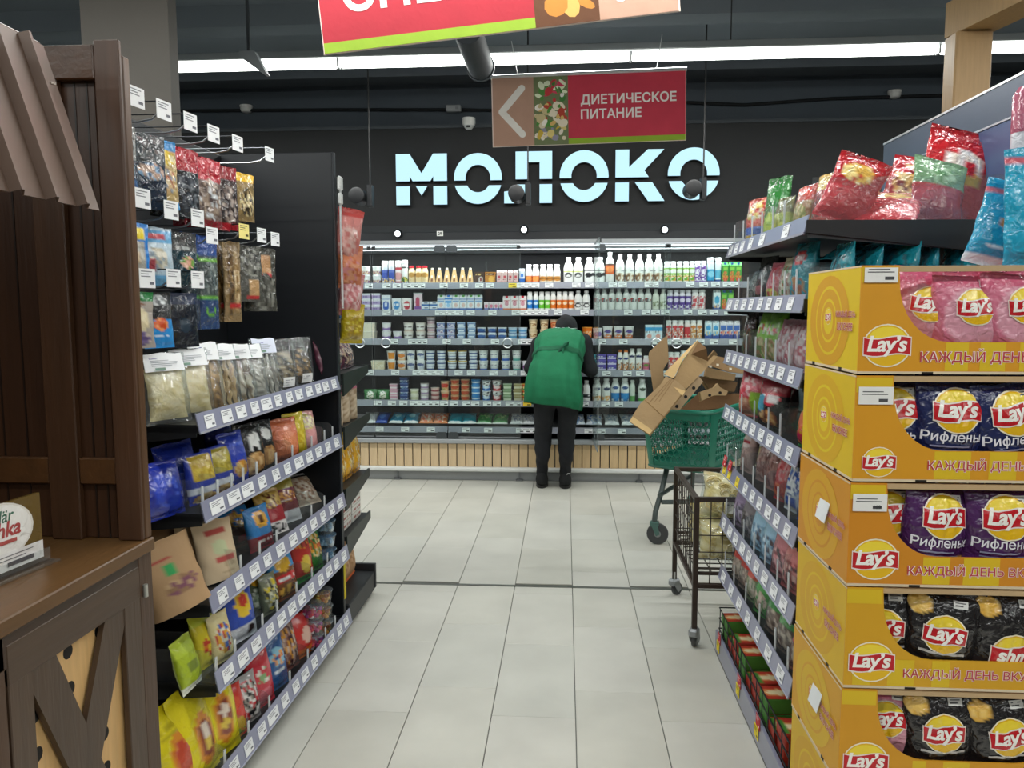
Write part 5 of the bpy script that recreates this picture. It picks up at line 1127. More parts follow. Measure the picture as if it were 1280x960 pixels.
L3 = [(bk(.17, .2, .07, 'a98862', [('r', -.5, .1, .72, .76, 'a03a34'), ('o', 0, .6, .18, .09, '2f9a52'), ('s', .2, .35, .6, .12, ['b89a72', '7a4a5c', 'a98862', '8a6a4c'])], 'paper', seed=12, gusset=True), 228, 735, 'brown kraft bag with green leaf, tilted at the near end', 14, -24, .05, -14),
      (bk(.12, .19, .07, '9a7a58', [('s', 0, .5, .5, .2, ['9a7a58', '8a6c4c'])], 'paper', seed=13, gusset=True), 208, 720, 'dark kraft bag behind the green-leaf bag', 6, -10, .22),
      (bk(.13, .19, .06, 'c9b08c', [('o', 0, .5, .3, .1, 'b89a74')], 'paper', seed=14, gusset=True), 247, 700, 'pale kraft bag between two others', 6, -10, .15),
      (bk(.15, .185, .06, 'd0b998', [('r', -.5, .6, .78, .86, 'b0443c'), ('o', 0, .55, .4, .12, 'c4cba0'), ('r', -.4, .7, .3, .4, 'b8504a'), ('s', .2, .2, .5, .1, ['d0b998', 'b8a080'])], 'paper', seed=15, gusset=True), 275, 690, 'pale kraft bag with red lettering', 12, -8, .08),
      (bk(.16, .155, .06, '5a3424', [('b', .55, .9, '2f7cc0'), ('s', 0, .62, .9, .2, ['d8a030', 'e8b83c', '2f7cc0', 'a87020']), ('r', -.6, .7, .12, .24, 'b03038')], seed=16), 305, 650, 'blue and brown sunflower seed bag', 25, 0, .16),
      (bk(.13, .15, .05, '3a86c8', [('o', 0, .7, .6, .2, 'e0a83a'), ('o', 0, .7, .25, .1, '5a3418'), ('b', 0, .34, '8a2a34'), ('t', -.7, .7, .2, .04, 'f0e4e0')], seed=17), 327, 648, 'smaller blue sunflower bag with maroon foot', 12, 0, .08),
      (bk(.13, .17, .05, 'a83038', [('b', .6, 1, 'c8a040'), ('s', 0, .75, .7, .2, ['d8b04c', '6a2a20', 'e8c870']), ('b', 0, .28, 'ece8e6'), ('s', 0, .12, .8, .1, ['2a2a30', 'ece8e6'])], seed=18), 345, 637, 'red, white and gold seed bag', 20, -8, .10),
      (bk(.13, .175, .05, '7a3038', [('b', .78, 1, 'b8a848'), ('s', 0, .6, .8, .14, ['e0a040', '8a4a30']), ('b', 0, .25, 'dcdce0'), ('t', -.7, .7, .5, .03, 'e8d0c0')], seed=19), 363, 625, 'maroon and silver seed bag', 20, -8, .11),
      (bk(.13, .16, .05, 'c9b39c', [('b', .84, 1, '17181a'), ('b', .9, .95, 'e8e8e6'), ('s', 0, .45, .9, .35, ['d8c8b4', 'b89478', 'e6dccc', '8a6450'])], seed=20), 388, 612, 'clear bag of pale rolls with black header', 40, -12, .13),
      (bk(.13, .16, .05, 'c9b39c', [('b', .84, 1, '17181a'), ('b', .9, .95, 'e8e8e6'), ('s', 0, .45, .9, .35, ['d8c8b4', 'b89478', 'e6dccc', '8a6450'])], seed=21), 405, 604, 'second clear bag of pale rolls, farthest', 40, -12, .13)]
L4 = [(bk(.11, .15, .05, 'a8bc30', [('b', .7, 1, 'b8cc40'), ('r', -.5, .4, .35, .55, '7a8a30'), ('b', .0, .14, 'e8ece0')], seed=22), 240, 830, 'yellow-green snack bag at the near end', 14, 15, .07),
      (bk(.11, .165, .05, 'dccb2c', [('b', .8, 1, 'c8d030'), ('s', 0, .4, .7, .2, ['d87a2c', 'e8d83c', 'c8402c'])], seed=23), 262, 800, 'yellow snack bag second from the near end', 12, 5, .09),
      (bk(.09, .15, .045, 'e6d8a0', [('s', 0, .5, .8, .3, ['c83a30', 'e8e0c8', '3a6ac0', 'e0a840'])], seed=24), 279, 790, 'small red, white and blue speckled bag', 10, 0, .06),
      (bk(.15, .2, .055, '2a4cb4', [('o', .05, .6, .5, .22, 'e8c430'), ('o', .1, .66, .3, .1, 'c83a2c'), ('b', 0, .26, 'dfe4ec'), ('o', .4, .16, .25, .08, '3a2a28')], seed=25), 302, 765, 'blue bag with a yellow round figure and white foot', 10, 0, .07),
      (bk(.13, .18, .05, '3a4a34', [('o', 0, .76, .7, .2, 'e0a82c'), ('o', 0, .76, .25, .1, '4a2c14'), ('s', 0, .35, .8, .22, ['8a9a80', '5a6a5c', 'c8ccc0'])], seed=26), 326, 745, 'dark bag with a big sunflower head', 14, 0, .1),
      (bk(.09, .14, .05, '7a8068', [('s', 0, .5, .9, .4, ['3a3c34', 'c8c8b0', '8a8c70', 'd8c43c'])], seed=27), 338, 732, 'small grey-green speckled bag', 8, 0, .07),
      (bk(.15, .185, .055, '7a4628', [('b', .62, 1, '4a9ad8'), ('o', -.1, .72, .6, .16, 'e0b030'), ('r', -.8, .8, .36, .5, 'c42a2e'), ('t', -.7, .7, .43, .035, 'f4ecec'), ('s', 0, .18, .7, .12, ['e0b050', '4a2a1c', '8a5a30'])], seed=28), 357, 712, 'sky blue and brown seed bag with red band', 12, 0, .07),
      (bk(.13, .19, .05, 'b83028', [('s', 0, .82, .8, .14, ['e0902c', 'c83a2c', '6a2a1c']), ('o', 0, .36, .5, .2, 'e0c040'), ('b', 0, .14, '2f8a3c')], seed=29), 380, 692, 'red seed bag with green foot', 10, 0, .07),
      (bk(.11, .19, .05, '3a7a38', [('s', 0, .55, .8, .25, ['e0a83c', 'c85a2c', '3a7a38', 'e8d49c']), ('b', .9, 1, '2f6a2c')], seed=30), 394, 680, 'green and orange seed bag beside the blue tubs', 10, 0, .07)]
L5 = [(bk(.18, .27, .07, 'dccc1c', [('o', 0, .42, .55, .28, 'd88a2c'), ('o', 0, .42, .36, .18, 'c04a30'), ('t', -.7, .7, .8, .02, 'b8a818'), ('t', -.7, .7, .72, .02, 'b8a818')], seed=31), 228, 925, 'nearest yellow snack bag with orange round picture', 14, 10, .08),
      (bk(.18, .28, .07, 'e0d020', [('o', .15, .42, .55, .28, 'd88a2c'), ('o', .15, .42, .38, .2, '8a3a24'), ('o', .15, .5, .2, .08, 'e8d8c8'), ('o', .15, .36, .2, .07, 'e0c040')], seed=32), 252, 912, 'second yellow snack bag with orange round picture', 12, 10, .07),
      (bk(.18, .29, .07, 'e4d422', [('o', .1, .42, .5, .28, 'd88a2c'), ('o', .1, .42, .36, .2, '8a3a24'), ('o', .1, .5, .2, .08, 'e8d8c8'), ('o', .1, .36, .2, .07, 'e0c040')], seed=33), 275, 892, 'third yellow snack bag with orange round picture', 10, 0, .07),
      (bk(.12, .17, .05, 'cc3a30', [('o', 0, .25, .7, .18, 'e0b030'), ('o', 0, .7, .5, .12, 'd85a40'), ('s', 0, .1, .8, .1, ['e08a30', '6ab040'])], seed=34), 293, 880, 'red bag with yellow foot beside yellow bags', 10, 0, .07),
      (bk(.12, .16, .05, 'a8a4a4', [('s', 0, .5, .9, .4, ['2a2a2c', 'e6e4e2', 'c8303c', '9a968c'])], seed=35), 311, 872, 'grey, black and red speckled bag', 10, 0, .07),
      (bk(.13, .2, .055, 'c83a48', [('b', .75, 1, 'c02a38'), ('s', 0, .55, .6, .14, ['8ab07a', 'e8e0d8', 'c83a48']), ('o', 0, .2, .6, .14, 'd8707c')], seed=36), 328, 845, 'tall crimson bag with white speckles', 10, 0, .07),
      (bk(.14, .19, .05, '2f5a94', [('s', .1, .62, .7, .18, ['c84a30', 'e0a060', '2f5a94', '8ac0d8']), ('b', 0, .2, '3c6ca8'), ('t', -.6, .6, .36, .03, 'dfe8f0')], seed=37), 345, 820, 'deep blue rounded bag with red picture', 10, 0, .07),
      (bk(.11, .2, .05, '7a4a44', [('s', 0, .5, .9, .42, ['a88a80', '4a2a2c', 'd0b8a8', '8a5a50', 'e0a040'])], seed=38), 363, 795, 'clear bag of dark sausage sticks', 12, 0, .08),
      (bk(.13, .17, .055, 'c83430', [('o', .2, .5, .5, .2, 'd8b0a0'), ('b', 0, .22, 'd86a28'), ('s', 0, .1, .7, .08, ['e88a3c', 'c85020'])], seed=39), 379, 778, 'red bag with orange foot beside the tubs', 10, 0, .07)]
for L, s, nm in ((L2, 1, S2), (L3, 2, S3), (L4, 3, S4), (L5, 4, S5)):
    for k, px, py, lab, lean, yaw, dx, *rl in L: put_l(k, px, py, s, lab + ', ' + nm, dx, lean, yaw, *rl)
# clear tubs at the far end of two shelves
def clear_tub(r, h, fillcols, seed, lid='9ac0d8'):
    rg = random.Random(seed); m = MB()
    for i in range(34):
        a = rg.uniform(0, 2 * PI); q = r * .78 * math.sqrt(rg.random()); z = rg.uniform(.014, h * .7)
        m.lathe([(0, -.01), (.009, -.006), (.011, 0), (.008, .008), (0, .011)], rg.choice(fillcols), 7, c=(q * math.cos(a), q * math.sin(a), z))
    fill = m.mesh('nut_filling', 'film')
    wall = MB().lathe([(r * .82, 0), (r * .86, .004), (r, h * .86), (r * 1.03, h * .9)], 'ffffff', 20).mesh('tub_wall', 'acrylic')
    ld = MB().lathe([(r * 1.05, h * .88), (r * 1.06, h * .94), (r * .9, h), (0, h * .99)], 'ffffff', 20).mesh('lid', M_LID[lid])
    return Kind('snack_tub', 'tub', None, [('tub_wall', wall), ('nut_filling', fill), ('lid', ld)])
M_LID = {'9ac0d8': clear('blue_clear_plastic', (.45, .68, .85), .12, .05, .4, .12, (.4, .6, .8)), 'c': clear('clear_lid_plastic', (.9, .93, .95), .12, .05, .4, .08)}
tb1 = clear_tub(.05, .062, ['9ab8cc', '7a98b0', 'c8d4dc'], 1); tb2 = clear_tub(.048, .066, ['d8a840', 'c88a30', 'e0c060', 'a85a28'], 2, 'c'); tb3 = clear_tub(.05, .062, ['b03a70', '8a3a8a', 'e0d8e0', 'c84a58'], 3, 'c')
for q in range(3):
    put_l(tb1, 413, 640, 3, f'clear blue snack tub, {TIER[3][q]} of the stack on left rack fourth shelf', .07, 0, group='clear blue tubs', dz=q * .063, y=3.15)
    put_l(tb2, 400, 740, 4, f'clear tub of golden nuts, {TIER[3][q]} of its stack on left rack bottom shelf', .07, 0, group='clear tubs of golden nuts', dz=q * .067, y=3.08)
    put_l(tb3, 385, 760, 4, f'clear tub with purple label, {TIER[3][q]} of its stack on left rack bottom shelf', .07, 0, group='clear tubs with purple labels', dz=q * .063, y=2.955)

# hanging packs on the hooks
def hangbag(desc, r, i, n, w_, h, base, art, m='film', dep=.02, seed=0, yo=0.0, nm='dried_fish_pack', d=.022, rel=None, step=.03, top=.0):
    y = HOOKY[r][i] + yo; z = (HK[r][0] - .045) - h + top
    k = bagkind(nm, 'bag', w_, h, d, base, art, m, seed, wr=.22)
    for q in range(n):
        lab = desc + (f', {ORD[q]} from front' if n > 1 else '')
        k.put((-1.135 - q * step, y + random.uniform(-.006, .006), z), (random.uniform(-.05, .02), 0, R_(72 + random.uniform(-10, 6))), lab, desc.split(',')[0] + ' packs' if n > 1 else None)
UP = 'on top hooks'; MD = 'on middle hooks'; LW_ = 'on lowest hooks'
hangbag(f'silver and dark blue fish pack {UP} by the wooden post', 0, 0, 3, .12, .2, '2a3a4c', [('b', .55, 1, '8a8d8c'), ('s', 0, .48, .7, .12, ['c8a890', 'e0d0b8', '9a4a3c', '6a8a6a']), ('s', 0, .8, .9, .2, ['c8cccc', '6a6e70', '2a2e32']), ('b', .2, .3, '2f5a8c')], 'foil', seed=41)
hangbag(f'dark blue and clear fish pack {UP} beside the silver ones', 0, 1, 2, .11, .2, '16283c', [('b', .6, 1, '4a5054'), ('s', 0, .5, .8, .1, ['b89a88', '8ab0d0', '4a6a8a'])], 'foil', seed=42)
hangbag(f'blue and yellow fish pack {UP}', 0, 1, 2, .12, .19, 'b8a06a', [('b', .86, 1, '3a90d0'), ('s', 0, .75, .9, .12, ['e0c02c', 'c8a83a', 'd8d0a0']), ('s', 0, .4, .8, .2, ['a05a3c', 'c8a878', '7a8a9a', 'd8c8a0']), ('b', 0, .12, '3a90d0')], 'foil', seed=43, yo=.075)
hangbag(f'red-topped dried meat pack {UP}, left hook', 0, 2, 3, .12, .2, '22262c', [('b', .66, 1, 'a01a28'), ('s', 0, .35, .8, .28, ['2a2e36', '3c424c', '5a6068', '1c2026'])], 'foil', seed=44, yo=.05)
hangbag(f'red-topped silver-sparkling pack {UP}, next hook', 0, 3, 3, .13, .215, '6a5a54', [('b', .68, 1, 'ac1e2c'), ('s', 0, .4, .85, .3, ['c8ccd0', '7a6a60', '4a3c3a', '9a8878']), ('b', 0, .1, '7a1420')], 'foil', seed=45, yo=.05)
hangbag(f'dark red-edged meat pack {UP}', 0, 4, 2, .10, .21, '3a2c2c', [('b', .8, 1, '8a2028'), ('s', 0, .4, .8, .3, ['6a5a54', '2a2224', 'a89a90']), ('b', 0, .12, 'a01a2c')], 'foil', seed=46, yo=.02)
hangbag(f'yellow-topped brown fish pack {UP}, farthest', 0, 5, 3, .10, .165, '8a7348', [('b', .84, 1, 'e0b020'), ('s', 0, .4, .85, .3, ['b8a070', '5a4a30', 'd8c898', '3a3020'])], 'foil', seed=47, yo=-.12)
hangbag(f'large blue and yellow fish pack {MD} by the post', 1, 0, 2, .15, .165, '1f78c8', [('r', -.8, .8, .72, .93, 'e8d020'), ('r', -.6, .4, .8, .87, 'c8302c'), ('r', -.8, .8, .1, .7, 'a8a8a0'), ('o', 0, .45, .5, .2, 'c8b090'), ('o', -.5, .36, .3, .12, '7a2c34'), ('r', -.8, .8, .08, .26, 'e8d020'), ('t', -.7, .7, .17, .05, 'b83028')], seed=48)
hangbag(f'pale blue clear fish pack {MD}', 1, 1, 2, .12, .16, 'b0c4d0', [('b', .75, .95, '5a9cc8'), ('r', -.5, .5, .8, .88, 'c0505a'), ('s', 0, .45, .6, .2, ['d8d4c4', 'b8b09a', '8a9aa4']), ('o', -.4, .35, .25, .12, 'a04048'), ('b', 0, .16, '6aa8d0')], seed=49)
hangbag(f'dark teal diagonal fish pack {MD}', 1, 2, 2, .12, .155, '123440', [('b', .65, 1, '3a3c3e'), ('s', .2, .42, .5, .12, ['d89a80', 'e8b8a0', '6a9a3c']), ('t', -.6, .6, .7, .04, 'b8bcbc')], 'foil', seed=50)
hangbag(f'long navy and green fish pack {MD}, near one', 1, 3, 2, .08, .29, '24343c', [('b', .8, 1, '24488c'), ('b', .74, .8, '4a8a3a'), ('b', .34, .37, '4a8a3a'), ('b', 0, .34, '1a2c4c')], 'foil', seed=51, yo=-.05)
hangbag(f'long blue-topped pack with green eye emblem {MD}', 1, 3, 2, .095, .29, '4a5454', [('b', .8, 1, '24488c'), ('b', .74, .78, '6ab03a'), ('b', .33, .36, '6ab03a'), ('b', 0, .33, '2a4470'), ('o', 0, .2, .6, .05, '6ab03a'), ('o', 0, .2, .45, .035, '2a4470'), ('s', 0, .55, .8, .17, ['5a6464', '7a8480', '3a4444'])], 'foil', seed=52, yo=.07)
hangbag(f'long clear pack of two brown dried fish {MD}', 1, 4, 2, .085, .27, '8a7350', [('s', -.3, .5, .4, .45, ['6a5030', 'a08050', '4a3820']), ('s', .35, .5, .3, .42, ['b09468', '8a6c40', 'd0b890']), ('r', -.5, .8, .16, .22, 'b02a2c')], 'foil', seed=53)
hangbag(f'clear dark pack with tan and red label {MD}, near one', 1, 5, 1, .12, .2, '4a4a44', [('r', -.4, .5, .08, .38, 'c09a6c'), ('r', -.6, .5, .05, .11, 'b82c30'), ('s', 0, .7, .8, .25, ['6a6a62', '8a8a80', '3a3a36'])], 'foil', seed=54, yo=.02)
hangbag(f'clear dark pack with tan and red label {MD}, farthest', 1, 6, 2, .13, .235, '44443e', [('r', -.3, .5, .6, .88, 'b88a5c'), ('r', -.3, .5, .56, .62, 'b82c30'), ('s', 0, .3, .9, .3, ['5a5a54', '8a8a82', '34342f', '70706a'])], 'foil', seed=55)
hangbag(f'green-topped clear seafood pack {LW_} by the post', 2, 0, 2, .14, .15, 'a8a098', [('b', .84, 1, '1f7a3c'), ('o', .0, .78, .45, .1, '7a4428'), ('o', .3, .5, .4, .22, 'd8cca8'), ('o', -.4, .45, .32, .16, '3a3436'), ('o', -.4, .45, .22, .1, 'c0bcb4'), ('s', .1, .18, .7, .14, ['5a4a7c', 'c8b8b0', '7a6a94'])], seed=56)
hangbag(f'blue and black pack with crab picture {LW_}', 2, 1, 2, .11, .155, '2488d0', [('b', .52, 1, '2a2c2e'), ('s', 0, .85, .7, .1, ['6a6e70', 'c8cccc']), ('s', 0, .42, .5, .12, ['d86a30', 'e89a60', 'c84a20']), ('t', -.5, .5, .22, .03, 'cfe4f4')], seed=57)
hangbag(f'dark navy pack {LW_} in shadow', 2, 2, 3, .12, .16, '141c28', [('b', .8, 1, '24304a'), ('o', 0, .4, .4, .15, '1c3040')], seed=58)

# ---------------------------------------------------------------- end cap of the left rack (faces the cooler)
EO = (-1.2, 3.5)
ec = thing('end_rack', 'narrow black end rack facing the cooler behind the left snack rack', 'shelf rack', (EO[0], EO[1], 0))
def eb(name, lo, hi, col=RACKC, m='steel', bev=.002, parent=None):
    return obj(name, MB().box((lo[0] - EO[0], lo[1] - EO[1], lo[2]), (hi[0] - EO[0], hi[1] - EO[1], hi[2]), col, bev).mesh(name, m), parent or ec)
eb('back_panel', (-1.5, 3.315, .0), (-.99, 3.33, 2.1), '16191d')
eb('base_plinth', (-1.48, 3.33, .02), (-.965, 3.80, .12), '1b1d20', bev=.006)
eb('base_lip', (-1.48, 3.785, .03), (-.96, 3.805, .155), '26282b')
for x in (-1.42, -1.0):
    eb('adjustable_foot', (x - .02, 3.74, 0), (x + .02, 3.78, .02), '3a3c3e')
ESH = [(1.165, 3.76), (.928, 3.77), (.65, 3.75), (.434, 3.75)]
for z, ye in ESH:
    m = MB().box((-1.48 - EO[0], 3.33 - EO[1], z - .022), (-.975 - EO[0], ye - EO[1], z - .002), '15181a', .002)
    for x in (-1.48, -.977): m.prism([(3.33 - EO[1], z - .10), (3.33 - EO[1], z), (ye - EO[1], z + .008), (ye - EO[1], z - .03)], x - EO[0], x + .008 - EO[0], '1f2724', 'yz')
    obj('shelf', m.mesh('shelf', 'steel'), ec)
for z, ye in ((1.635, 3.62), (1.405, 3.66)):
    obj('shelf', MB().box((-1.48 - EO[0], 3.33 - EO[1], z - .02), (-1.0 - EO[0], ye - EO[1], z), '77797c', .002).box((-1.48 - EO[0], ye - EO[1], z - .024), (-1.0 - EO[0], ye + .008 - EO[1], z + .02), 'b9bbbd').mesh('shelf', 'greymetal'), ec)
# goods seen from the side
def put_e(k, x, y, z, label, rz=180, lean=6, group=None, ry=0): return k.put((x, y, z), (-R_(lean), R_(ry), R_(rz)), label, group)
EW = 'on the end rack'
tag(obj('carton_box', MB().box((-.05, -.13, 0), (.05, .13, .2), 'b9bab6', .004).box((.05, -.09, .03), (.0512, -.03, .06), '5a5c58').box((.05, .02, .03), (.0512, .08, .06), '6a6c68').box((.05, -.09, .1), (.0512, -.03, .13), '8a8c88').box((.05, .02, .1), (.0512, .08, .13), '7a7c78').mesh('carton_box', 'paper'), None, (-1.06, 3.46, 1.636)), 'light grey printed carton standing on the end rack top shelf', 'box')
kb = boxpack('snack_box', 'box', .1, .07, .055, '2a7ab8', [('t', -.8, .8, .6, .1, 'dceaf4'), ('o', .2, .4, .4, .3, '7ac0e4')])
for i, y in enumerate((3.5, 3.58)):
    for q in range(2): put_e(kb, -1.05, y, 1.406 + q * .0555, f'small blue snack box, {("lower", "upper")[q]} {("left", "right")[i]} one {EW} second shelf', 90, 0, 'blue snack boxes on the end rack')
kp = bk(.17, .15, .06, '5a3040', [('s', 0, .5, .9, .45, ['c8a088', '7a4a58', 'e0c8b0', '3a2030'])], seed=60)
for i in range(5): put_e(kp, -1.05 + .012 * (i % 2), 3.36 + i * .085, 1.166, f'maroon and tan printed biscuit bag, {ORD[i]} from the rack panel, {EW}', 90, 14, 'biscuit bags on the end rack')
kc = cup('snack_jar', 'jar', .155, .05, .05, 'b8a488', 'c07088', [('s', 0, .5, 1, .4, ['c8b498', 'a08868', 'd8c8b0']), ('b', 0, .06, '8a7458')])
for i, (x, y) in enumerate(((-1.04, 3.37), (-1.04, 3.49), (-1.04, 3.61), (-1.16, 3.55))): kc.put((x, y, .929), (0, 0, PI / 2), f'tall jar of oats with pink lid, {ORD[i]} from the left, {EW}', 'pink-lidded jars on the end rack')
ky = bk(.12, .225, .05, 'e0a81c', [('s', 0, .5, .6, .3, ['e8c860', 'f0e0b0', 'd89a18']), ('b', 0, .1, 'c88a14'), ('b', .9, 1, 'e8b428')], 'foil', seed=61)
for i in range(6): put_e(ky, -1.03 + .01 * (i % 2), 3.36 + i * .068, .651, f'yellow pasta bag, {ORD[i]} from the rack panel, {EW}', 90, 8, 'yellow bags on the end rack')
kw = boxpack('crispbread_pack', 'pack', .15, .09, .036, 'dcdad4', [('t', -.8, .8, .5, .18, 'a05a50'), ('b', 0, .15, 'b8b4ac')])
for i in range(2):
    for q in range(4): put_e(kw, -1.05, 3.45 + i * .17, .435 + q * .0365, f'white crispbread pack, {TIER[4][q]} in the {("left", "right")[i]} pile {EW}', 90, 0, 'white packs on the end rack')
kk = bk(.16, .27, .075, 'a9825c', [('s', 0, .5, .7, .3, ['b8916a', 'a07850', 'c4a07c']), ('b', .9, 1, 'd86a34'), ('b', 0, .06, 'd86a34')], 'paper', seed=62)
for i in range(4): put_e(kk, -1.06, 3.37 + i * .105, .121, f'brown bag with orange ends, {ORD[i]} from the rack panel, {EW} base', 90, 12, 'brown bags on the end rack base')
# clip strip with hanging bags on the corner post
tag(obj('clip_strip', MB().box((-.003, -.008, 0), (.003, .008, .55), 'dfe2e2', .001).box((-.008, -.022, .5), (.008, .022, .56), 'e6e8e6', .006).box((-.008, -.018, .44), (.008, .018, .49), 'e2e4e2', .006).mesh('clip_strip', 'plastic'), None, (-.962, 3.32, 1.45)), 'white plastic clip strip hung with marshmallow bags on the rack corner', 'clip strip')
for i, (z, col, art, hh, m_, lab) in enumerate(((1.645, 'd88a84', [('s', 0, .4, .8, .3, ['e0a8a0', 'd07a74', 'e8c0b8']), ('b', .85, 1, 'c8504c')], .235, 'film', 'pink marshmallow bag, topmost on the clip strip'), (1.535, 'd8825c', [('s', 0, .4, .8, .3, ['e09a74', 'c86a44', 'd88a8a'])], .19, 'film', 'orange-pink marshmallow bag, second from top on the clip strip'),
     (1.415, 'd0898c', [('s', 0, .45, .9, .35, ['e8b8b8', 'c87074', 'f0d0d0', 'd89094'])], .19, 'film', 'pink woven-look marshmallow bag, third on the clip strip'), (1.295, 'c8b020', [('s', 0, .4, .8, .3, ['d8c838', 'b89a18', 'a88a20']), ('b', .86, 1, 'd0bc2c')], .175, 'foil', 'yellow snack bag, lowest on the clip strip'))):
    bk(.115, hh, .075, col, art, m_, seed=70 + i, wr=.2, crimp=.09).put((-.962 + .012 * (i % 2), 3.36 + .012 * i, z), (R_(4), R_(8 - 5 * (i % 2)), R_(28 + 6 * i)), lab)

# ================================================================== RIGHT RACK
RO = (.9, 2.7); RX, RY0, RY1 = .645, 2.19, 3.22
rr = thing('grocery_rack', 'black shelf rack of noodles and snacks on the right', 'shelf rack', (RO[0], RO[1], 0))
def rb_(name, lo, hi, col=RACKC, m='steel', bev=.002, parent=None):
    return obj(name, MB().box((lo[0] - RO[0], lo[1] - RO[1], lo[2]), (hi[0] - RO[0], hi[1] - RO[1], hi[2]), col, bev).mesh(name, m), parent or rr)
rb_('back_panel', (1.25, RY0, .1), (1.28, RY1 - .01, 1.74), '1b1d20')
rb_('header_panel', (1.245, RY0, 1.982), (1.265, RY1, 2.085), '4c586a', 'greymetal')
rb_('header_panel', (1.245, RY0, 1.70), (1.265, RY1, 1.976), '4a5f86', 'greymetal')
m = MB().box((1.243 - RO[0], RY0 - RO[1], 2.084), (1.267 - RO[0], RY1 - RO[1], 2.091), 'e6e8ea').box((1.2425 - RO[0], RY0 - RO[1], 1.976), (1.267 - RO[0], RY1 - RO[1], 1.982), 'cfd4dc')
obj('header_edging', m.mesh('header_edging', 'metal'), rr)
m = MB().box((1.245 - RO[0], RY0 - .03 - RO[1], 0), (1.31 - RO[0], RY0 - RO[1], 2.14), '1c1e22', .003)
for z in [1.6 + .05 * k for k in range(10)]: m.box((1.243 - RO[0], RY0 - .02 - RO[1], z), (1.2455 - RO[0], RY0 - .01 - RO[1], z + .02), '3a3d42')
obj('upright', m.mesh('upright', 'steel'), rr)
rb_('base_plinth', (.67, RY0, 0), (1.25, RY1, .05), '1b1d20')
RSH = [(1.650, 1.700), (1.437, 1.486), (1.226, 1.280), (1.002, 1.057), (.772, .827), (.546, .602), (.326, .382)]
RT = [[(2.38, .065), (2.66, .065), (2.82, .055), (2.95, .055), (3.05, .055), (3.15, .055)], tagline(2.25, 3.2, 8, 11), tagline(2.22, 3.2, 9, 12), tagline(2.22, 3.2, 9, 13),
      tagline(2.22, 2.85, 6, 14) + [(2.93, 'y'), (3.06, 'r'), (3.07, 'y'), (3.16, 'r'), (3.165, 'y')], tagline(2.22, 3.2, 9, 15), tagline(2.22, 3.2, 7, 16)]
RD = [[2.45, 2.58, 2.72, 2.86, 3.0, 3.15], [2.3, 2.42, 2.55, 2.7, 2.9, 3.05], [2.35, 2.5, 2.62, 2.76, 2.9, 3.05], [2.42, 2.56, 2.75, 2.95], [2.3, 2.42, 2.58, 2.74, 2.9, 3.02, 3.18], [2.28, 2.4, 2.55, 2.7, 2.86, 3.02, 3.17], [2.26, 2.4, 2.6, 2.8, 3.0, 3.17]]
rsh = []
for i, ((zb, zt), tg, dv) in enumerate(zip(RSH, RT, RD)): rsh.append(rack_shelf(rr, RO, -1, RX, 1.25, RY0, RY1, zb, zt, tg, dv, .12, divlen=.3))
# clear end guards at the near end of the two highest shelves
for sh, z0, z1 in ((rsh[0], 1.682, 1.80), (rsh[1], 1.469, 1.56)):
    obj('end_guard', MB().box((RX + .02 - RO[0], RY0 + .002 - RO[1], z0), (1.235 - RO[0], RY0 + .005 - RO[1], z1), 'ffffff').mesh('end_guard', 'acrylic', 0), sh)
    obj('end_plate', MB().prism([(RX + .006 - RO[0], z0 - .03), (1.25 - RO[0], z0 - .10), (1.25 - RO[0], z0), (RX + .006 - RO[0], z0 + .004)], RY0 - .006 - RO[1], RY0 - .001 - RO[1], '141518').mesh('end_plate', 'steel'), sh)
# base wire tray
m = MB()
for z in (.10, .145, .19):
    m.tube([(.655 - RO[0], RY0 - RO[1], z), (.655 - RO[0], RY1 - RO[1], z), (1.1 - RO[0], RY1 - RO[1], z)], .003, '1a1b1d', 6)
for k in range(14): m.tube([(.655 - RO[0], RY0 + k * .078 - RO[1], .08), (.655 - RO[0], RY0 + k * .078 - RO[1], .19)], .002, '1a1b1d', 5)
obj('wire_tray', m.mesh('wire_tray', 'steel'), rr)
rb_('base_shelf', (.66, RY0, .05), (1.15, RY1, .075), '1d1f22')
bl_ = rb_('base_rail', (.640, RY0, .006), (.652, RY1, .095), '84879c', 'rail')
for y, k_ in ((3.15, 'y'), (3.13, 'r'), (2.78, 'y'), (2.76, 'r'), (2.5, 'y'), (2.48, 'r')):
    obj('price_tag', PTY if k_ == 'y' else PTR, bl_, (.6385 - RO[0], y - RO[1], .05 if k_ == 'y' else .095), (0, 0, PI))
RN = ['top shelf of right rack', 'second shelf of right rack', 'third shelf of right rack', 'fourth shelf of right rack', 'fifth shelf of right rack', 'sixth shelf of right rack', 'seventh shelf of right rack']
def put_r(k, s, y, label, dx=.09, lean=9, yaw=0, roll=0, group=None, x=None, face=-90, dz=0):
    dz += abs(math.sin(R_(roll))) * k.bag.w * .42; yaw += 12 if x is None else 0
    return k.put((RX + dx if x is None else x, y, RSH[s][0] + .0215 + dz), (-R_(lean), R_(roll), R_(face + yaw)), f'{label}, {RN[s]}', group)
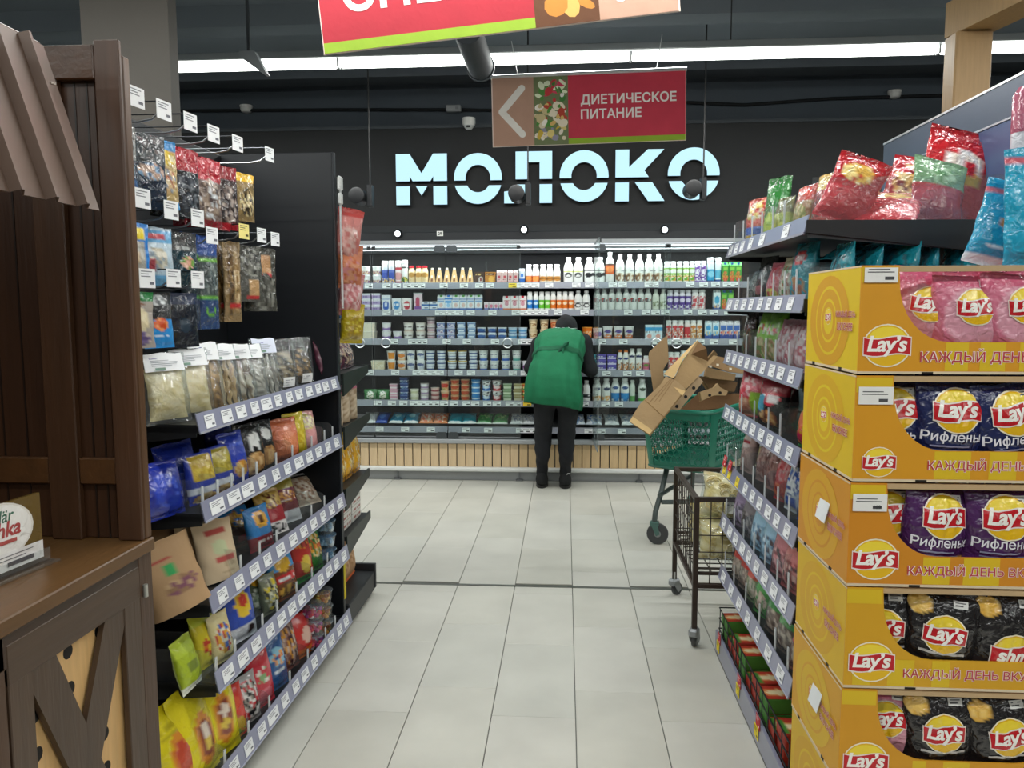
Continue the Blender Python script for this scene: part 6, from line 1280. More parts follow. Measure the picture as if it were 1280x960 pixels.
# top shelf
put_r(bk(.14, .19, .06, 'c8432c', [('b', .26, .42, '2a5ab8'), ('s', 0, .14, .9, .14, ['e0b040', 'c8a030', 'f0d060']), ('s', 0, .75, .8, .2, ['d8d0b0', 'b0382c', 'e0c060'])], 'foil', seed=80), 0, 3.05, 'red, blue and yellow snack bag', .08, 4, 12)
put_r(bk(.13, .25, .05, '2f7a34', [('s', 0, .3, .8, .18, ['b8cc3a', '98b830', 'd0dc50']), ('b', .9, 1, '2c6a30')], 'foil', seed=81), 0, 2.93, 'tall green snack bag', .11, 6, 12)
put_r(bk(.12, .16, .05, 'a8b03c', [('b', .65, 1, '6a6a34'), ('s', 0, .4, .8, .24, ['c8c850', '8a9a2c'])], 'foil', seed=82), 0, 2.80, 'olive green snack bag', .10, 8)
put_r(bk(.12, .18, .05, '9a7040', [('b', .7, 1, 'b83a2c'), ('s', 0, .4, .8, .25, ['c8a060', '7a8a3c', 'd8c080'])], 'foil', seed=83), 0, 2.67, 'brown and red snack bag', .13, 8)
put_r(bk(.14, .2, .05, 'a83230', [('b', .75, 1, 'c8a040'), ('s', 0, .4, .8, .25, ['c84a40', '8a2020'])], 'foil', seed=84), 0, 2.55, 'red and gold snack bag behind clear dividers', .16, 8)
rk = [('s', 0, .72, .7, .16, ['e0b050', 'c8402c', 'f0d890']), ('b', 0, .48, 'cc2a34'), ('b', .9, 1, 'a8181f')]
put_r(bk(.15, .2, .06, 'b01c24', rk, 'foil', seed=85), 0, 2.33, 'upright shiny red crisp bag at the aisle edge', x=.78, lean=12, face=-20, roll=22)
put_r(bk(.17, .22, .05, 'b4202a', rk, 'foil', seed=86), 0, 2.255, 'shiny red crisp bag lying low on its side', x=.88, lean=60, face=-28, roll=6)
put_r(bk(.17, .22, .05, 'a02028', [('s', 0, .6, .8, .3, ['d8a860', 'b02830', 'e8d0a0', '7a1418'])], 'foil', seed=87), 0, 2.40, 'red and gold crumpled crisp bag', x=.985, lean=22, face=-20, roll=18)
put_r(bk(.16, .2, .05, 'b03038', [('b', .55, 1, '7aa07a'), ('s', 0, .7, .5, .16, ['a8c8a8', '6a9a6a'])], 'foil', seed=88), 0, 2.32, 'green-topped red crisp bag', x=1.045, lean=18, face=4, roll=14)
put_r(bk(.22, .30, .07, 'b81c24', [('b', 0, .4, 'd02a34'), ('r', -.7, .6, .4, .5, 'd8b040'), ('s', 0, .62, .6, .14, ['f0ece8', 'c8202a', 'e8d8c8']), ('b', .85, 1, 'a0141c')], 'foil', seed=89), 0, 2.44, 'largest shiny red crisp bag near the rack upright', x=1.13, lean=14, face=-6, roll=16)
# second shelf
put_r(bk(.12, .14, .05, '3a3a3c', [('s', 0, .5, .8, .4, ['5a5a5c', '2a2a2c', '8a8a88'])], 'foil', seed=90), 1, 3.10, 'dark clear snack bag', .08, 16)
put_r(bk(.14, .18, .06, '17181b', [('o', .1, .6, .3, .1, '8a8c90'), ('o', 0, .3, .5, .1, '9a5a60')], seed=91), 1, 2.97, 'black snack bag', .09, 8)
put_r(bk(.13, .15, .06, 'cc6a78', [('s', 0, .6, .9, .3, ['d8404c', 'e8a0a8', 'cc6a78']), ('s', 0, .2, .8, .16, ['8ab04a', 'c84a3c', 'd8c060'])], seed=92), 1, 2.80, 'pink and red noodle bag', .09, 8)
put_r(bk(.13, .16, .055, 'c8c0a0', [('s', 0, .45, .9, .35, ['d8d0b8', 'b0443c', '5a8a4a', 'e8e0cc'])], seed=93), 1, 2.64, 'cream and green noodle bag', .09, 8)
tealart = [('o', 0, .72, .5, .12, 'd8484c'), ('r', -.4, .4, .68, .76, 'f0d8d8'), ('s', 0, .25, .8, .18, ['d89a60', '1f9ab0', 'c86a4a', '2cb0c8']), ('b', .93, 1, '14808f')]
put_r(bk(.14, .2, .06, '1fa2b4', tealart, 'foil', seed=94), 1, 2.50, 'teal shrimp cracker bag facing the aisle', .09, 6)
for i in range(6):
    put_r(bk(.15, .17, .05, '1c93a6', [('s', 0, .5, .9, .4, ['1c93a6', '26aabd', '147484', '4a7a84'])], 'foil', seed=95 + i), 1, 2.245 + .03 * (i % 2), f'teal cracker bag seen end on, {ORD[i]} from the aisle', x=.76 + i * .078, lean=6, face=-90 + 8 * (i % 3), group='teal cracker bags')
put_r(bk(.16, .24, .05, '1a9cb0', [('s', -.3, .8, .5, .14, ['d8a860', 'c05a3c', 'e8d0a0']), ('b', .92, 1, 'e8e4dc')], 'foil', seed=104), 1, 2.36, 'teal cracker bag lying across the row', x=.78, lean=72, face=-75, dz=.135)
# third shelf
put_r(bk(.1, .19, .05, '2c1c1a', [('s', 0, .4, .8, .3, ['4a2a24', '2c1c1a', '6a3a30'])], 'foil', seed=105), 2, 3.12, 'dark brown slim bag', .08, 4)
put_r(bk(.13, .2, .055, '8ccc3a', [('b', .88, 1, '6ab02c'), ('s', 0, .6, .7, .1, ['e0e8c8', 'c83a3c', '8ccc3a']), ('s', 0, .25, .8, .2, ['a8784a', 'd8c090', '6a8a34'])], seed=106), 2, 2.96, 'bright green noodle bag, farther of two', .09, 10)
put_r(bk(.13, .2, .055, '84c838', [('b', .88, 1, '6ab02c'), ('s', 0, .6, .7, .1, ['e0e8c8', 'c83a3c', '84c838']), ('s', 0, .25, .8, .2, ['a8784a', 'd8c090', '6a8a34'])], seed=107), 2, 2.83, 'bright green noodle bag, nearer of two', .09, 10)
for i, y in enumerate((2.69, 2.58, 2.48)):
    put_r(bk(.12, .165, .05, 'd09aa4', [('s', 0, .5, .9, .4, ['e0b8c0', 'c05a6a', 'f0dce0', 'b87a84'])], seed=108 + i), 2, y, f'clear pink snack bag, {ORD[i]} of three from the far end', .09, 12, group='pink clear bags')
put_r(bk(.15, .15, .06, '4aa83c', [('b', 0, .4, 'd8d0b8'), ('r', -.4, .5, .45, .62, 'd8442c'), ('s', 0, .2, .7, .12, ['c8a880', 'e8e0d0'])], seed=112), 2, 2.30, 'green and cream pack at the near end', .08, 10, -8)
# fourth shelf
put_r(bk(.17, .19, .08, 'cc3a48', [('s', -.1, .62, .7, .2, ['e87080', 'f0c0c4', 'cc2a3a', 'd84a58']), ('s', -.3, .2, .6, .2, ['d8a080', 'c87a60', 'e0b898']), ('r', .2, 1, .05, .5, '9cc832')], seed=113), 3, 3.07, 'round red and green noodle bag', .09, 6, 15)
put_r(bk(.15, .15, .07, '3a4a3c', [('b', .5, 1, '6a1c24'), ('s', 0, .3, .8, .2, ['5a8a3c', '8ab04a'])], seed=114), 3, 2.90, 'dark red and green noodle bag', .16, 6)
put_r(bk(.16, .18, .07, '2a2426', [('b', .66, 1, 'a82030'), ('o', .2, .6, .55, .14, 'd8384a'), ('t', -.3, .7, .6, .07, 'f4ecec'), ('o', -.5, .5, .4, .16, '4aa8c8'), ('s', .1, .22, .6, .16, ['c88a50', 'e0b070', '8a4a2c'])], seed=115), 3, 2.76, 'dark noodle bag with red emblem and blue corner', .08, 6, 10)
put_r(bk(.14, .15, .07, '3f8a44', [('o', -.2, .6, .6, .2, 'd86a3c'), ('s', 0, .2, .9, .2, ['d8484c', 'e8b040', 'c83060'])], seed=116), 3, 2.36, 'green, orange and red noodle bag at the near end', .09, 8)
# fifth shelf
put_r(bk(.11, .2, .05, 'b89a94', [('o', 0, .6, .5, .2, 'd8c8c4'), ('t', -.5, .5, .62, .03, 'a83a40'), ('s', 0, .3, .8, .2, ['c8a8a0', '9a7a74'])], seed=117), 4, 3.12, 'pale pink sausage bag at the far end', .08, 10)
put_r(bk(.12, .18, .05, 'b08a84', [('s', 0, .5, .9, .4, ['c8a098', '8a5a54', 'a87a74'])], seed=118), 4, 2.94, 'brownish pink sausage bag', .1, 12)
put_r(bk(.12, .19, .05, 'a87a70', [('s', 0, .5, .9, .4, ['c09088', '7a4a44', 'b08078'])], seed=119), 4, 2.80, 'reddish brown sausage bag', .1, 12)
put_r(bk(.12, .17, .05, 'b83034', [('s', 0, .6, .8, .2, ['e0a0a0', 'b83034', 'd86060']), ('s', 0, .2, .8, .16, ['d86a40', 'a82a2c'])], seed=120), 4, 2.64, 'red and white noodle pack', .09, 10)
put_r(bk(.13, .165, .05, 'c8ccd4', [('s', 0, .62, .9, .3, ['2a5ab0', 'f0f2f4', '1c3c84', 'd8dce4']), ('r', -.6, .6, .1, .3, '2458b8')], seed=121), 4, 2.5, 'blue and white noodle pack', .09, 10)
put_r(bk(.13, .165, .05, '2a4a9a', [('s', 0, .5, .9, .4, ['2a5ab0', 'e0e2e8', '1c3c84', '284a94'])], seed=122), 4, 2.36, 'deep blue noodle pack', .09, 10)
# sixth shelf: leaning clear packs
for i, (y, base, cols, lab) in enumerate(((3.13, '7a6a80', ['9a88a8', '6a5a74', 'b8a8c0'], 'purple-labelled clear pack at the far end'), (2.98, '6a6468', ['8a8488', '4a4448', 'a09a9c'], 'grey clear pack'), (2.82, '8ab0cc', ['a8d0e8', '6a90b0', 'c8e0f0'], 'light blue clear pack, farther of two'), (2.67, '84acc8', ['a8d0e8', '6a90b0', 'c8e0f0'], 'light blue clear pack, nearer of two'),
     (2.53, 'a86a70', ['d08a90', '8a4a50', 'e0b0b4'], 'pink-red clear pack, farther of two'), (2.40, 'b05a5c', ['d88a88', '8a3a40', 'e8b8b0'], 'pink-red clear pack, nearer of two'))):
    put_r(bk(.135, .195, .05, base, [('b', .5, .78, cols[0]), ('s', 0, .28, .8, .22, cols + ['4a4448'])], seed=123 + i), 5, y, lab, .06, 12)
# seventh shelf
for i, (y, base, cols, lab) in enumerate(((3.12, '8a7a70', ['c83a34', 'a89488'], 'red-banded clear pack, farthest'), (3.0, '84746c', ['c83a34', 'a89488'], 'red-banded clear pack, second farthest'), (2.88, '6a7a5c', ['d04a3c', '9a9a80'], 'red and olive clear pack'), (2.75, '4a8a4c', ['5aa85c', 'a89488'], 'green-banded clear pack'),
     (2.58, '6a5c54', ['4a9a54', '8a7a70'], 'brown clear pack with green band, farther of two'), (2.44, '645850', ['4a9a54', '8a7a70'], 'brown clear pack with green band, nearer of two'), (2.29, '7a4a48', ['c8404a', '6a5450'], 'red-spotted clear pack at the near end'))):
    put_r(bk(.13, .185, .05, base, [('b', .5, .72, cols[0]), ('s', 0, .3, .8, .2, [cols[1], base, 'c8b8a8'])], seed=131 + i), 6, y, lab, .06, 12)
# small packs in the base tray
kr = boxpack('instant_food_pack', 'pack', .1, .1, .06, 'c83a24', [('s', 0, .55, .8, .35, ['e8b050', 'd84a2c', 'c02a1c', 'f0d080'])])
ks = []
topart = artcol('b83424', [('o', 0, .5, .6, .6, 'e09050'), ('o', 0, .5, .4, .4, 'f0dcb0'), ('r', -.9, .9, .0, .16, '4a8a34')], 3)
m = MB(); m.box((-.045, -.05, 0), (.045, .05, .052), 'a8301e', .003); m.grid(lambda u, v: ((u - .5) * .088, (v - .5) * .098, .0528), 10, 10, lambda u, v: topart(u * 2 - 1, v)); kt = Kind('instant_food_pack', 'pack', m.mesh('instant_food_pack', 'carton'))
m = MB(); m.box((-.045, -.05, 0), (.045, .05, .052), '4a8a34', .003); m.grid(lambda u, v: ((u - .5) * .088, (v - .5) * .098, .0528), 10, 10, lambda u, v: topart(u * 2 - 1, 1 - v)); kt2 = Kind('instant_food_pack', 'pack', m.mesh('instant_food_pack', 'carton'))
n_ = 0
for row in range(2):
    for i in range(9):
        k = kt if (i + row) % 3 else kt2
        for q in range(2 if i % 3 != 1 else 1):
            k.put((.71 + row * .095, 3.14 - i * .105 + .01 * (row), .076 + q * .053), (0, 0, R_(-90) + random.uniform(-.08, .08)), f'small red and green food pack, {ORD[i]} from far end, {("front", "second")[row]} row, {("lower", "upper")[q]}, base tray', 'small packs in the base tray')

# ================================================================== CRISP DISPLAY BOXES
BX0, BY0, BW, BD, BH = .66, 1.80, .60, .38, .243
def crisp_box(i, zb, xo, base, side_c, ring, seg):
    lab = ['topmost yellow crisp display box holding pink bags, right foreground', 'second yellow crisp display box from top, holding navy bags', 'third orange-yellow crisp display box from top, holding purple bags', 'fourth yellow crisp display box from top, holding black bags', 'fifth amber crisp display box from top, holding mixed bags', 'lowest yellow crisp display box standing on the floor'][i]
    t = thing('crisp_display_box', lab, 'box', (BX0 + xo, BY0, zb))
    T = .004
    lowb = .072; lx = .082
    cut = [(lx, BH), (lx + .002, .21)] + [(lx + .002 + .115 * (1 - math.cos(a * PI / 16)), .21 - (.21 - lowb) * math.sin(a * PI / 16)) for a in range(1, 9)]
    cutr = [(BW - x, z) for x, z in reversed(cut)]
    P = [(0, 0), (BW, 0), (BW, BH)] + cutr[::-1][0:0] + [(BW - x, z) for x, z in cut] + list(reversed(cut)) + [(0, BH)]
    obj('front_panel', MB().prism(P, 0, T, base).mesh('front_panel', 'carton', 20), t)
    obj('side_panel', MB().box((0, T, 0), (T, BD, BH), side_c).mesh('side_panel', 'carton'), t)
    obj('side_panel', MB().box((BW - T, T, 0), (BW, BD, BH), side_c).mesh('side_panel', 'carton'), t)
    obj('back_panel', MB().box((T, BD - T, 0), (BW - T, BD, BH), 'c8a070').mesh('back_panel', 'card'), t)
    obj('base_panel', MB().box((T, T, 0), (BW - T, BD - T, T), 'c8a070').mesh('base_panel', 'card'), t)
    m = MB().box((T, T, BH - .014), (BW - T, .012, BH - .001), 'bfa27a').box((0.0005, -.0008, 0), (BW, .0, .006), 'd9c6a8').box((-.0008, 0, 0), (.0, BD, .006), 'd9c6a8').box((-.0006, 0, BH - .004), (.001, BD, BH), 'd9c6a8')
    for yy in (.1, .3): m.box((-.0012, yy, 0), (.0, yy + .02, .007), '1b1208')
    m.box((.14, -.0012, 0), (.165, 0, .005), '1b1208')
    obj('raw_edge', m.mesh('raw_edge', 'card'), t)
    # printed front
    m = MB(); fr = lambda x, z, o: (x, -.0003 - o, z)
    L = []
    for q, (a, b, z0, z1) in enumerate([(a, b, .007, lowb - .001) for a, b in seg] + [(.001, lx - .002, .205, BH - .004)]):
        obj('colour_band', decal(MB(), [(rect2d(a, b, z0, z1, 2, 2), 'dcb81e', 0, 0)], fr, .0002).mesh('colour_band', 'carton', 0), t)
    decal(m, shift(crisp_logo(.05 if i != 1 else .036), .062 if i != 1 else .058, .064 if i != 1 else .045), lambda x, z, o: (x, -.0006 - o, z), .00025); obj('emblem_print', m.mesh('emblem_print', 'carton', 0), t); m = MB(); L = []
    tx = textw('КАЖДЫЙ ДЕНЬ ВКУСНЕЕ', .385 if i == 0 else .35, bold=.045); tx2 = textw('КАЖДЫЙ ДЕНЬ ВКУСНЕЕ', .385 if i == 0 else .35, bold=.008)
    cx = .135 + (.385 if i == 0 else .35) / 2; cx = cx if i != 1 else cx + .03
    L += [(tx, 'f2e6e0', cx, .04), (tx2, 'b8323a', cx, .04)]
    decal(m, L, lambda x, z, o: (x, -.001 - o, z), .00025); obj('slogan_print', m.mesh('slogan_print', 'carton', 0), t)
    # printed side: rings around a small badge and two lines of slogan
    m = MB(); sd = lambda y, z, o: (-.0003 - o, y, z)
    L = []
    for q, (ry, rz, c) in enumerate(ring): L.append((ell2d(ry, rz, 28, 2), c, BD * .54, BH * .48))
    L += shift([(sh, c, -dx, dy) for sh, c, dx, dy in []], 0, 0)
    lg = []
    for sh, c, dx, dy in crisp_logo(.02): lg.append((([(-q[0], *q[1:]) for q in sh[0]], sh[1]), c, BD * .54 - dx, BH * .52 + dy))
    L += lg
    for tx_, wz, dz in (('КАЖДЫЙ ДЕНЬ', .13, .018), ('ВКУСНЕЕ', .10, -.012)):
        for bd, c in ((.06, 'f2e6e0'), (.02, 'b8323a')):
            v_, f_ = textw(tx_, wz, bold=bd); L.append((([(-q[0], *q[1:]) for q in v_], f_), c, BD * .22, BH * .48 + dz))
    decal(m, L, sd, .0002); obj('side_print', m.mesh('side_print', 'carton', 0), t)
    if i < 3:
        m = MB().box((.006, -.004, .178 if i else .205), (.078 if i == 0 else .082, -.0022, .218 if i else .238), 'eceae6')
        z0 = .178 if i else .205
        for (a, b, c, h) in ((.014, .06, .028, .002), (.012, .07, .022, .002), (.05, .07, .006, .007)):
            m.add([(a, -.0044, z0 + c), (b, -.0044, z0 + c), (b, -.0044, z0 + c + h), (a, -.0044, z0 + c + h)], [(0, 1, 2, 3)], '4a4a4c')
        if i == 2: decal(m, [(textw('119', .016, bold=.02), '3a3a3c', .06, z0 + .01)], lambda x, z, o: (x, -.0046 - o, z))
        obj('price_label', m.mesh('price_label', 'paper', 0), t)
    if i in (2, 4):
        obj('price_label', MB().box((-.006, .13, .11), (-.0045, .20, .17), 'dfe3e4', 0, rot=(.0, .25, 0)).mesh('price_label', 'paper', 0), t)
    return t
def rings(a, b): return [(.145, .112, a), (.098, .086, b), (.09, .079, a), (.058, .055, b), (.051, .048, a), (.034, .034, b)]
AM, YE = 'd9971c', 'e2c21c'
boxes = [(1.300, 0, AM, YE, rings('d8a01c', 'e4c820'), [(.19, .215), (.215, .24), (.265, .32), (.35, .39), (.42, .46)]),
         (1.053, -.002, AM, 'e0be1e', rings('dcae1c', 'e6cc22'), [(.18, .21), (.21, .26), (.30, .36), (.40, .44)]),
         (.806, -.005, 'd2881c', 'd2901c', rings('d8a41c', 'd2901c'), [(.17, .20), (.20, .23), (.26, .30), (.30, .34)]),
         (.559, -.003, 'd6a01c', 'dcb41c', rings('d8a81c', 'e0be1e'), [(.02, .06), (.1, .16), (.2, .24)]),
         (.312, -.006, 'd5961c', 'd8a01c', rings('dcb41c', 'd8a01c'), [(.17, .2), (.24, .3)]),
         (.065, -.004, 'd6a01c', 'dcb41c', rings('d8a81c', 'e0be1e'), [(.17, .2), (.24, .3)])]
tag(obj('pallet_board', MB().box((.64, 1.78, 0), (1.28, 2.185, .03), '8a6a44', .004).box((.64, 1.78, .03), (1.28, 2.185, .064), 'a5845a', .004).mesh('pallet_board', 'card')), 'low board under the stack of crisp display boxes', 'board')
for i, (zb, xo, base, sc, rg_, seg) in enumerate(boxes): crisp_box(i, zb, xo, base, sc, rg_, seg)

def crisp_bag(style, seed):
    S = {'pink': ('cc7088', [('b', 0, .22, 'b84a68'), ('b', .84, 1, 'c85c7a'), ('o', 0, .55, .8, .3, 'd898a8'), ('s', .0, .06, .8, .08, ['d8a84c', 'e8c060', 'c08a30'])], None),
         'navy': ('1c2452', [('b', .0, .25, '232f78'), ('s', .85, .12, .35, .18, ['d8a030', 'e8b83c'])], 'Рифленые'),
         'purple': ('4a2258', [('b', 0, .3, '5a2c6c'), ('s', .7, .12, .5, .18, ['d89a48', 'c8843c', 'e0aa58'])], 'Рифленые'),
         'black': ('201d1e', [('b', .0, .3, '2c2526'), ('s', -.2, .12, .8, .14, ['d8a040', 'c08830', 'e8b858']), ('s', -.7, .84, .3, .1, ['d8a848', 'e8c068'])], None)}['black' if style == 'shm' else style]
    b = Bag(.175, .226, .085, seed, wr=.07, crimp=.05)
    me = b.mesh('crisp_bag', 'foil', artcol(S[0], S[1], seed), 26, 48)
    L = [(sh, c, dx, dy) for sh, c, dx, dy in shift(crisp_logo({'shm': .05, 'navy': .052, 'purple': .052, 'black': .046, 'pink': .042}[style]), 0, {'shm': .085, 'navy': .16, 'purple': .16, 'black': .13, 'pink': .148}[style])]
    if style == 'shm': L[-1] = (textw('shm', .075, bold=.04, shear=.2), 'fbf6ee', L[-1][2], L[-1][3])
    m = MB(); decal(m, fine(L), lambda x, z, o: b.map(x, z, o + .0012), .0005)
    parts = [('logo_print', m.mesh('logo_print', 'film', 60))]
    m = MB(); Tt = []
    if S[2]: Tt = [(textw(S[2], .145, bold=.013), 'eeeaf2', 0, .099), (rect2d(-.055, .03, .077, .081, 6, 1), '8a88a8', 0, 0), (rect2d(-.055, .045, .068, .071, 6, 1), '8a88a8', 0, 0)]
    elif style == 'black': Tt = [(rect2d(-.05, .05, .083, .089, 8, 1), 'bdb8b4', 0, 0)]
    else: Tt = [(rect2d(-.03, .03, .062, .066, 8, 1), 'f0dce2', 0, 0)]
    decal(m, fine(Tt), lambda x, z, o: b.map(x, z, o + .0012), .0005); parts.append(('flavour_print', m.mesh('flavour_print', 'film', 60)))
    m = MB(); decal(m, [(rect2d(.012, .045, .192, .208, 3, 2), 'd8d8d4', 0, 0), (rect2d(.016, .04, .203, .205, 1, 1), '5a5a5c', 0, 0), (rect2d(.016, .034, .197, .2, 1, 1), '5a5a5c', 0, 0)], lambda x, z, o: b.map(x, z, o + .0006)); parts.append(('price_sticker', m.mesh('price_sticker', 'paper', 60)))
    return Kind('crisp_bag', 'crisp bag', me, parts)
CB = {}
def cbk(st, i):
    if (st, i) not in CB: CB[(st, i)] = crisp_bag(st, 200 + i * 7 + len(st))
    return CB[(st, i)]
plan = [(0, [('pink', 1150, -18, .008, 7), ('pink', 1205, 4, .0, 0), ('pink', 1272, 10, .004, -6)]), (1, [('navy', 1112, -12, .0, 0), ('navy', 1182, 2, .0, 2), ('navy', 1262, 8, -.004, -6)]),
        (2, [('purple', 1095, -8, .0, 0), ('purple', 1160, 12, .0, 5), ('purple', 1248, 0, .0, 0)]), (3, [('black', 1100, -10, 0, 0), ('black', 1166, -6, .0, 7), ('shm', 1250, 8, 0, 4)]), (4, [('pink', 1106, -12, 0, 0), ('black', 1172, 0, .004, 0), ('black', 1256, 6, 0, -5)]),
        (5, [('black', 1110, 0, 0, 0), ('black', 1180, 0, 0, 0)])]
BN = ['topmost', 'second', 'third', 'fourth', 'fifth', 'lowest']
for b_, L in plan:
    for j, (stl, px, yaw, dz, roll) in enumerate(L):
        Y = BY0 + .055 + (.03 if j == 0 else 0)
        X = float(at_y(px, 400 + b_ * 110, Y)[0])
        if j == 0: X = max(X, BX0 + .105)
        cbk(stl, j).put((X, Y, boxes[b_][0] + .005 + dz + .0), (R_(4), R_(roll), R_(yaw)), f'{"black" if stl == "shm" else stl} crisp bag with round yellow emblem, {ORD[j]} from left in {BN[b_]} display box')
    L = [('black' if q[0] == 'shm' else q[0],) + tuple(q[1:]) for q in L]
    for j in range(3):
        cbk(L[min(j, len(L) - 1)][0], (j + 1) % 3 if (L[min(j, len(L) - 1)][0], (j + 1) % 3) in CB else j).put((BX0 + .12 + j * .18, BY0 + .19, boxes[b_][0] + .005), (0, 0, R_(random.uniform(-8, 8))), f'{L[min(j, len(L) - 1)][0]} crisp bag in the rear row, {ORD[j]} from left in {BN[b_]} display box')
# teal cracker bags standing on the stack
ks_ = bk(.17, .27, .07, '1fa6cc', [('r', -1, 1, .86, .92, 'd86a78'), ('o', .3, .55, .45, .12, 'd8883c'), ('o', .3, .55, .3, .07, 'b04a20'), ('r', -.6, .7, .28, .32, 'd8eef4'), ('t', -.6, .5, .22, .012, 'd8eef4'), ('b', 0, .1, '2a98b8')], 'foil', seed=150)
ks_.put((1.095, 1.9, 1.545), (-R_(4), 0, R_(6)), 'tall teal cracker bag standing on the crisp boxes, right edge')
ks2 = bk(.15, .21, .06, '1f9cc4', [('r', -1, 1, .84, .9, 'd86a78'), ('o', .2, .5, .5, .12, 'd8883c'), ('t', -.6, .5, .22, .012, 'd8eef4'), ('b', 0, .1, 'dceef2')], 'foil', seed=151)
ks2.put((1.045, 2.0, 1.545), (-R_(4), R_(16), R_(-8)), 'smaller teal cracker bag leaning behind the tall one on the crisp boxes')
tag(obj('snack_tube', MB().lathe([(.04, 0), (.04, .07)], 'c8ccd4', 18).lathe([(.041, .07), (.041, .17), (.03, .19), (0, .192)], 'a85a70', 18).mesh('snack_tube', 'film'), None, tuple(at_x(1283, 200, 1.235))), 'pink-topped pack hanging on the right rack upright at the photo edge', 'pack')
# wooden portal frame beyond the right rack
wf = thing('wooden_portal', 'pale wooden portal frame rising behind the right rack', 'frame', (1.92, 4.0, 0))
obj('post', MB().box((-.085, -.06, 0), (.085, .06, 2.75), 'a8875c', .008).mesh('post', 'woodl'), wf)
m = MB().prism([(-.085, .06), (.085, .06), (.46, -1.6), (.29, -1.6)], 2.752, 2.915, 'b08e60', 'xy'); obj('beam', m.mesh('beam', 'woodl'), wf)

# ================================================================== GREEN TROLLEY WITH CARDBOARD
GC = (.855, 5.0)
gt = thing('shopping_trolley', 'green perforated plastic shopping trolley full of flattened cardboard', 'trolley', (GC[0], GC[1], 0))
GZ0, GZ1 = .475, .835
def rr_pt(s, z):
    """rounded-rectangle wall of the basket: s 0..1 around, z 0..1 up; narrower at the foot"""
    k = .86 + .14 * z; hx, hy, r = .225 * k, .41 * k, .07 * k
    a, b = hx - r, hy - r
    segs = [2 * a, PI / 2 * r, 2 * b, PI / 2 * r, 2 * a, PI / 2 * r, 2 * b, PI / 2 * r]; T = sum(segs); q = (s % 1) * T; i = 0
    while q > segs[i]: q -= segs[i]; i += 1
    C = [(-a, -hy, 1, 0), (a, -b, -PI / 2), (hx, -b, 0, 1), (a, b, 0), (a, hy, -1, 0), (-a, b, PI / 2), (-hx, b, 0, -1), (-a, -b, PI)]
    c = C[i]
    if len(c) == 4: p = (c[0] + c[2] * q, c[1] + c[3] * q)
    else: t = c[2] + q / r; p = (c[0] + r * math.cos(t), c[1] + r * math.sin(t))
    sag = 0.0
    return (p[0], p[1], GZ0 + (GZ1 - GZ0) * z + .0 * z)
ca, sa = math.cos(R_(-32)), math.sin(R_(-32))
def rot_g(p): return (p[0] * ca - p[1] * sa, p[0] * sa + p[1] * ca, p[2])
def nrm_g(s, z):
    e = 1e-3; a = Vector(rr_pt(s + e, z)) - Vector(rr_pt(s - e, z)); b = Vector(rr_pt(s, min(1, z + e))) - Vector(rr_pt(s, max(0, z - e))); n = a.cross(b); n.normalize(); return n
m = MB(); NS, NZ = 56, 7; z0, z1 = .10, .86
cw, chh = 1.0 / NS, (z1 - z0) / NZ
GRN = '0f6a55'
for j in range(NZ):
    for i in range(NS):
        sc_ = (i + .5 + (.5 if j % 2 else 0)) * cw; zc = z0 + (j + .5) * chh
        outer = []; inner = []; inner2 = []
        solid = False       # corner ribs stay closed
        for k in range(8):
            t = 2 * PI * (k + .5) / 8
            ox = max(-.5, min(.5, .75 * math.cos(t))); oz = max(-.5, min(.5, .75 * math.sin(t)))
            outer.append((sc_ + ox * cw, zc + oz * chh))
            q = .45 if not solid else .02
            inner.append((sc_ + q * math.cos(t) * cw * 1.02, zc + q * math.sin(t) * chh * 1.0))
        vs = [rr_pt(*p) for p in outer] + [rr_pt(*p) for p in inner]
        for p in inner:
            a = Vector(rr_pt(*p)) - nrm_g(*p) * .007; vs.append(tuple(a))
        fs = [(k, (k + 1) % 8, 8 + (k + 1) % 8, 8 + k) for k in range(8)] + [(8 + k, 8 + (k + 1) % 8, 16 + (k + 1) % 8, 16 + k) for k in range(8)]
        m.add([rot_g(v) for v in vs], fs, GRN)
m.grid(lambda u, v: rot_g(rr_pt(u, v * z0)), 72, 2, GRN); m.grid(lambda u, v: rot_g(rr_pt(u, z1 + v * (1 - z1))), 72, 2, '11705a')
m.add([rot_g(rr_pt(i / 72, 0)) for i in range(72)], [tuple(range(72))], '0c5544')
obj('basket', m.mesh('basket', 'plastic', 40), gt)
m = MB().tube([tuple(Vector(rot_g(rr_pt(i / 72, 1))) + Vector((0, 0, .002))) for i in range(72)], .013, '12755e', 8, True)
m.tube([tuple(Vector(rot_g(rr_pt(i / 72, .0)))) for i in range(72)], .009, '0e5f4c', 6, True)
obj('rim', m.mesh('rim', 'plastic'), gt)
for s_ in (.188, .475, .69, .975):
    m = MB().grid(lambda u, v: rot_g(tuple(Vector(rr_pt(s_ + (u - .5) * .045, v)) + nrm_g(s_ + (u - .5) * .045, v) * .003)), 4, 6, '117059')
    obj('corner_rib', m.mesh('corner_rib', 'plastic'), gt)
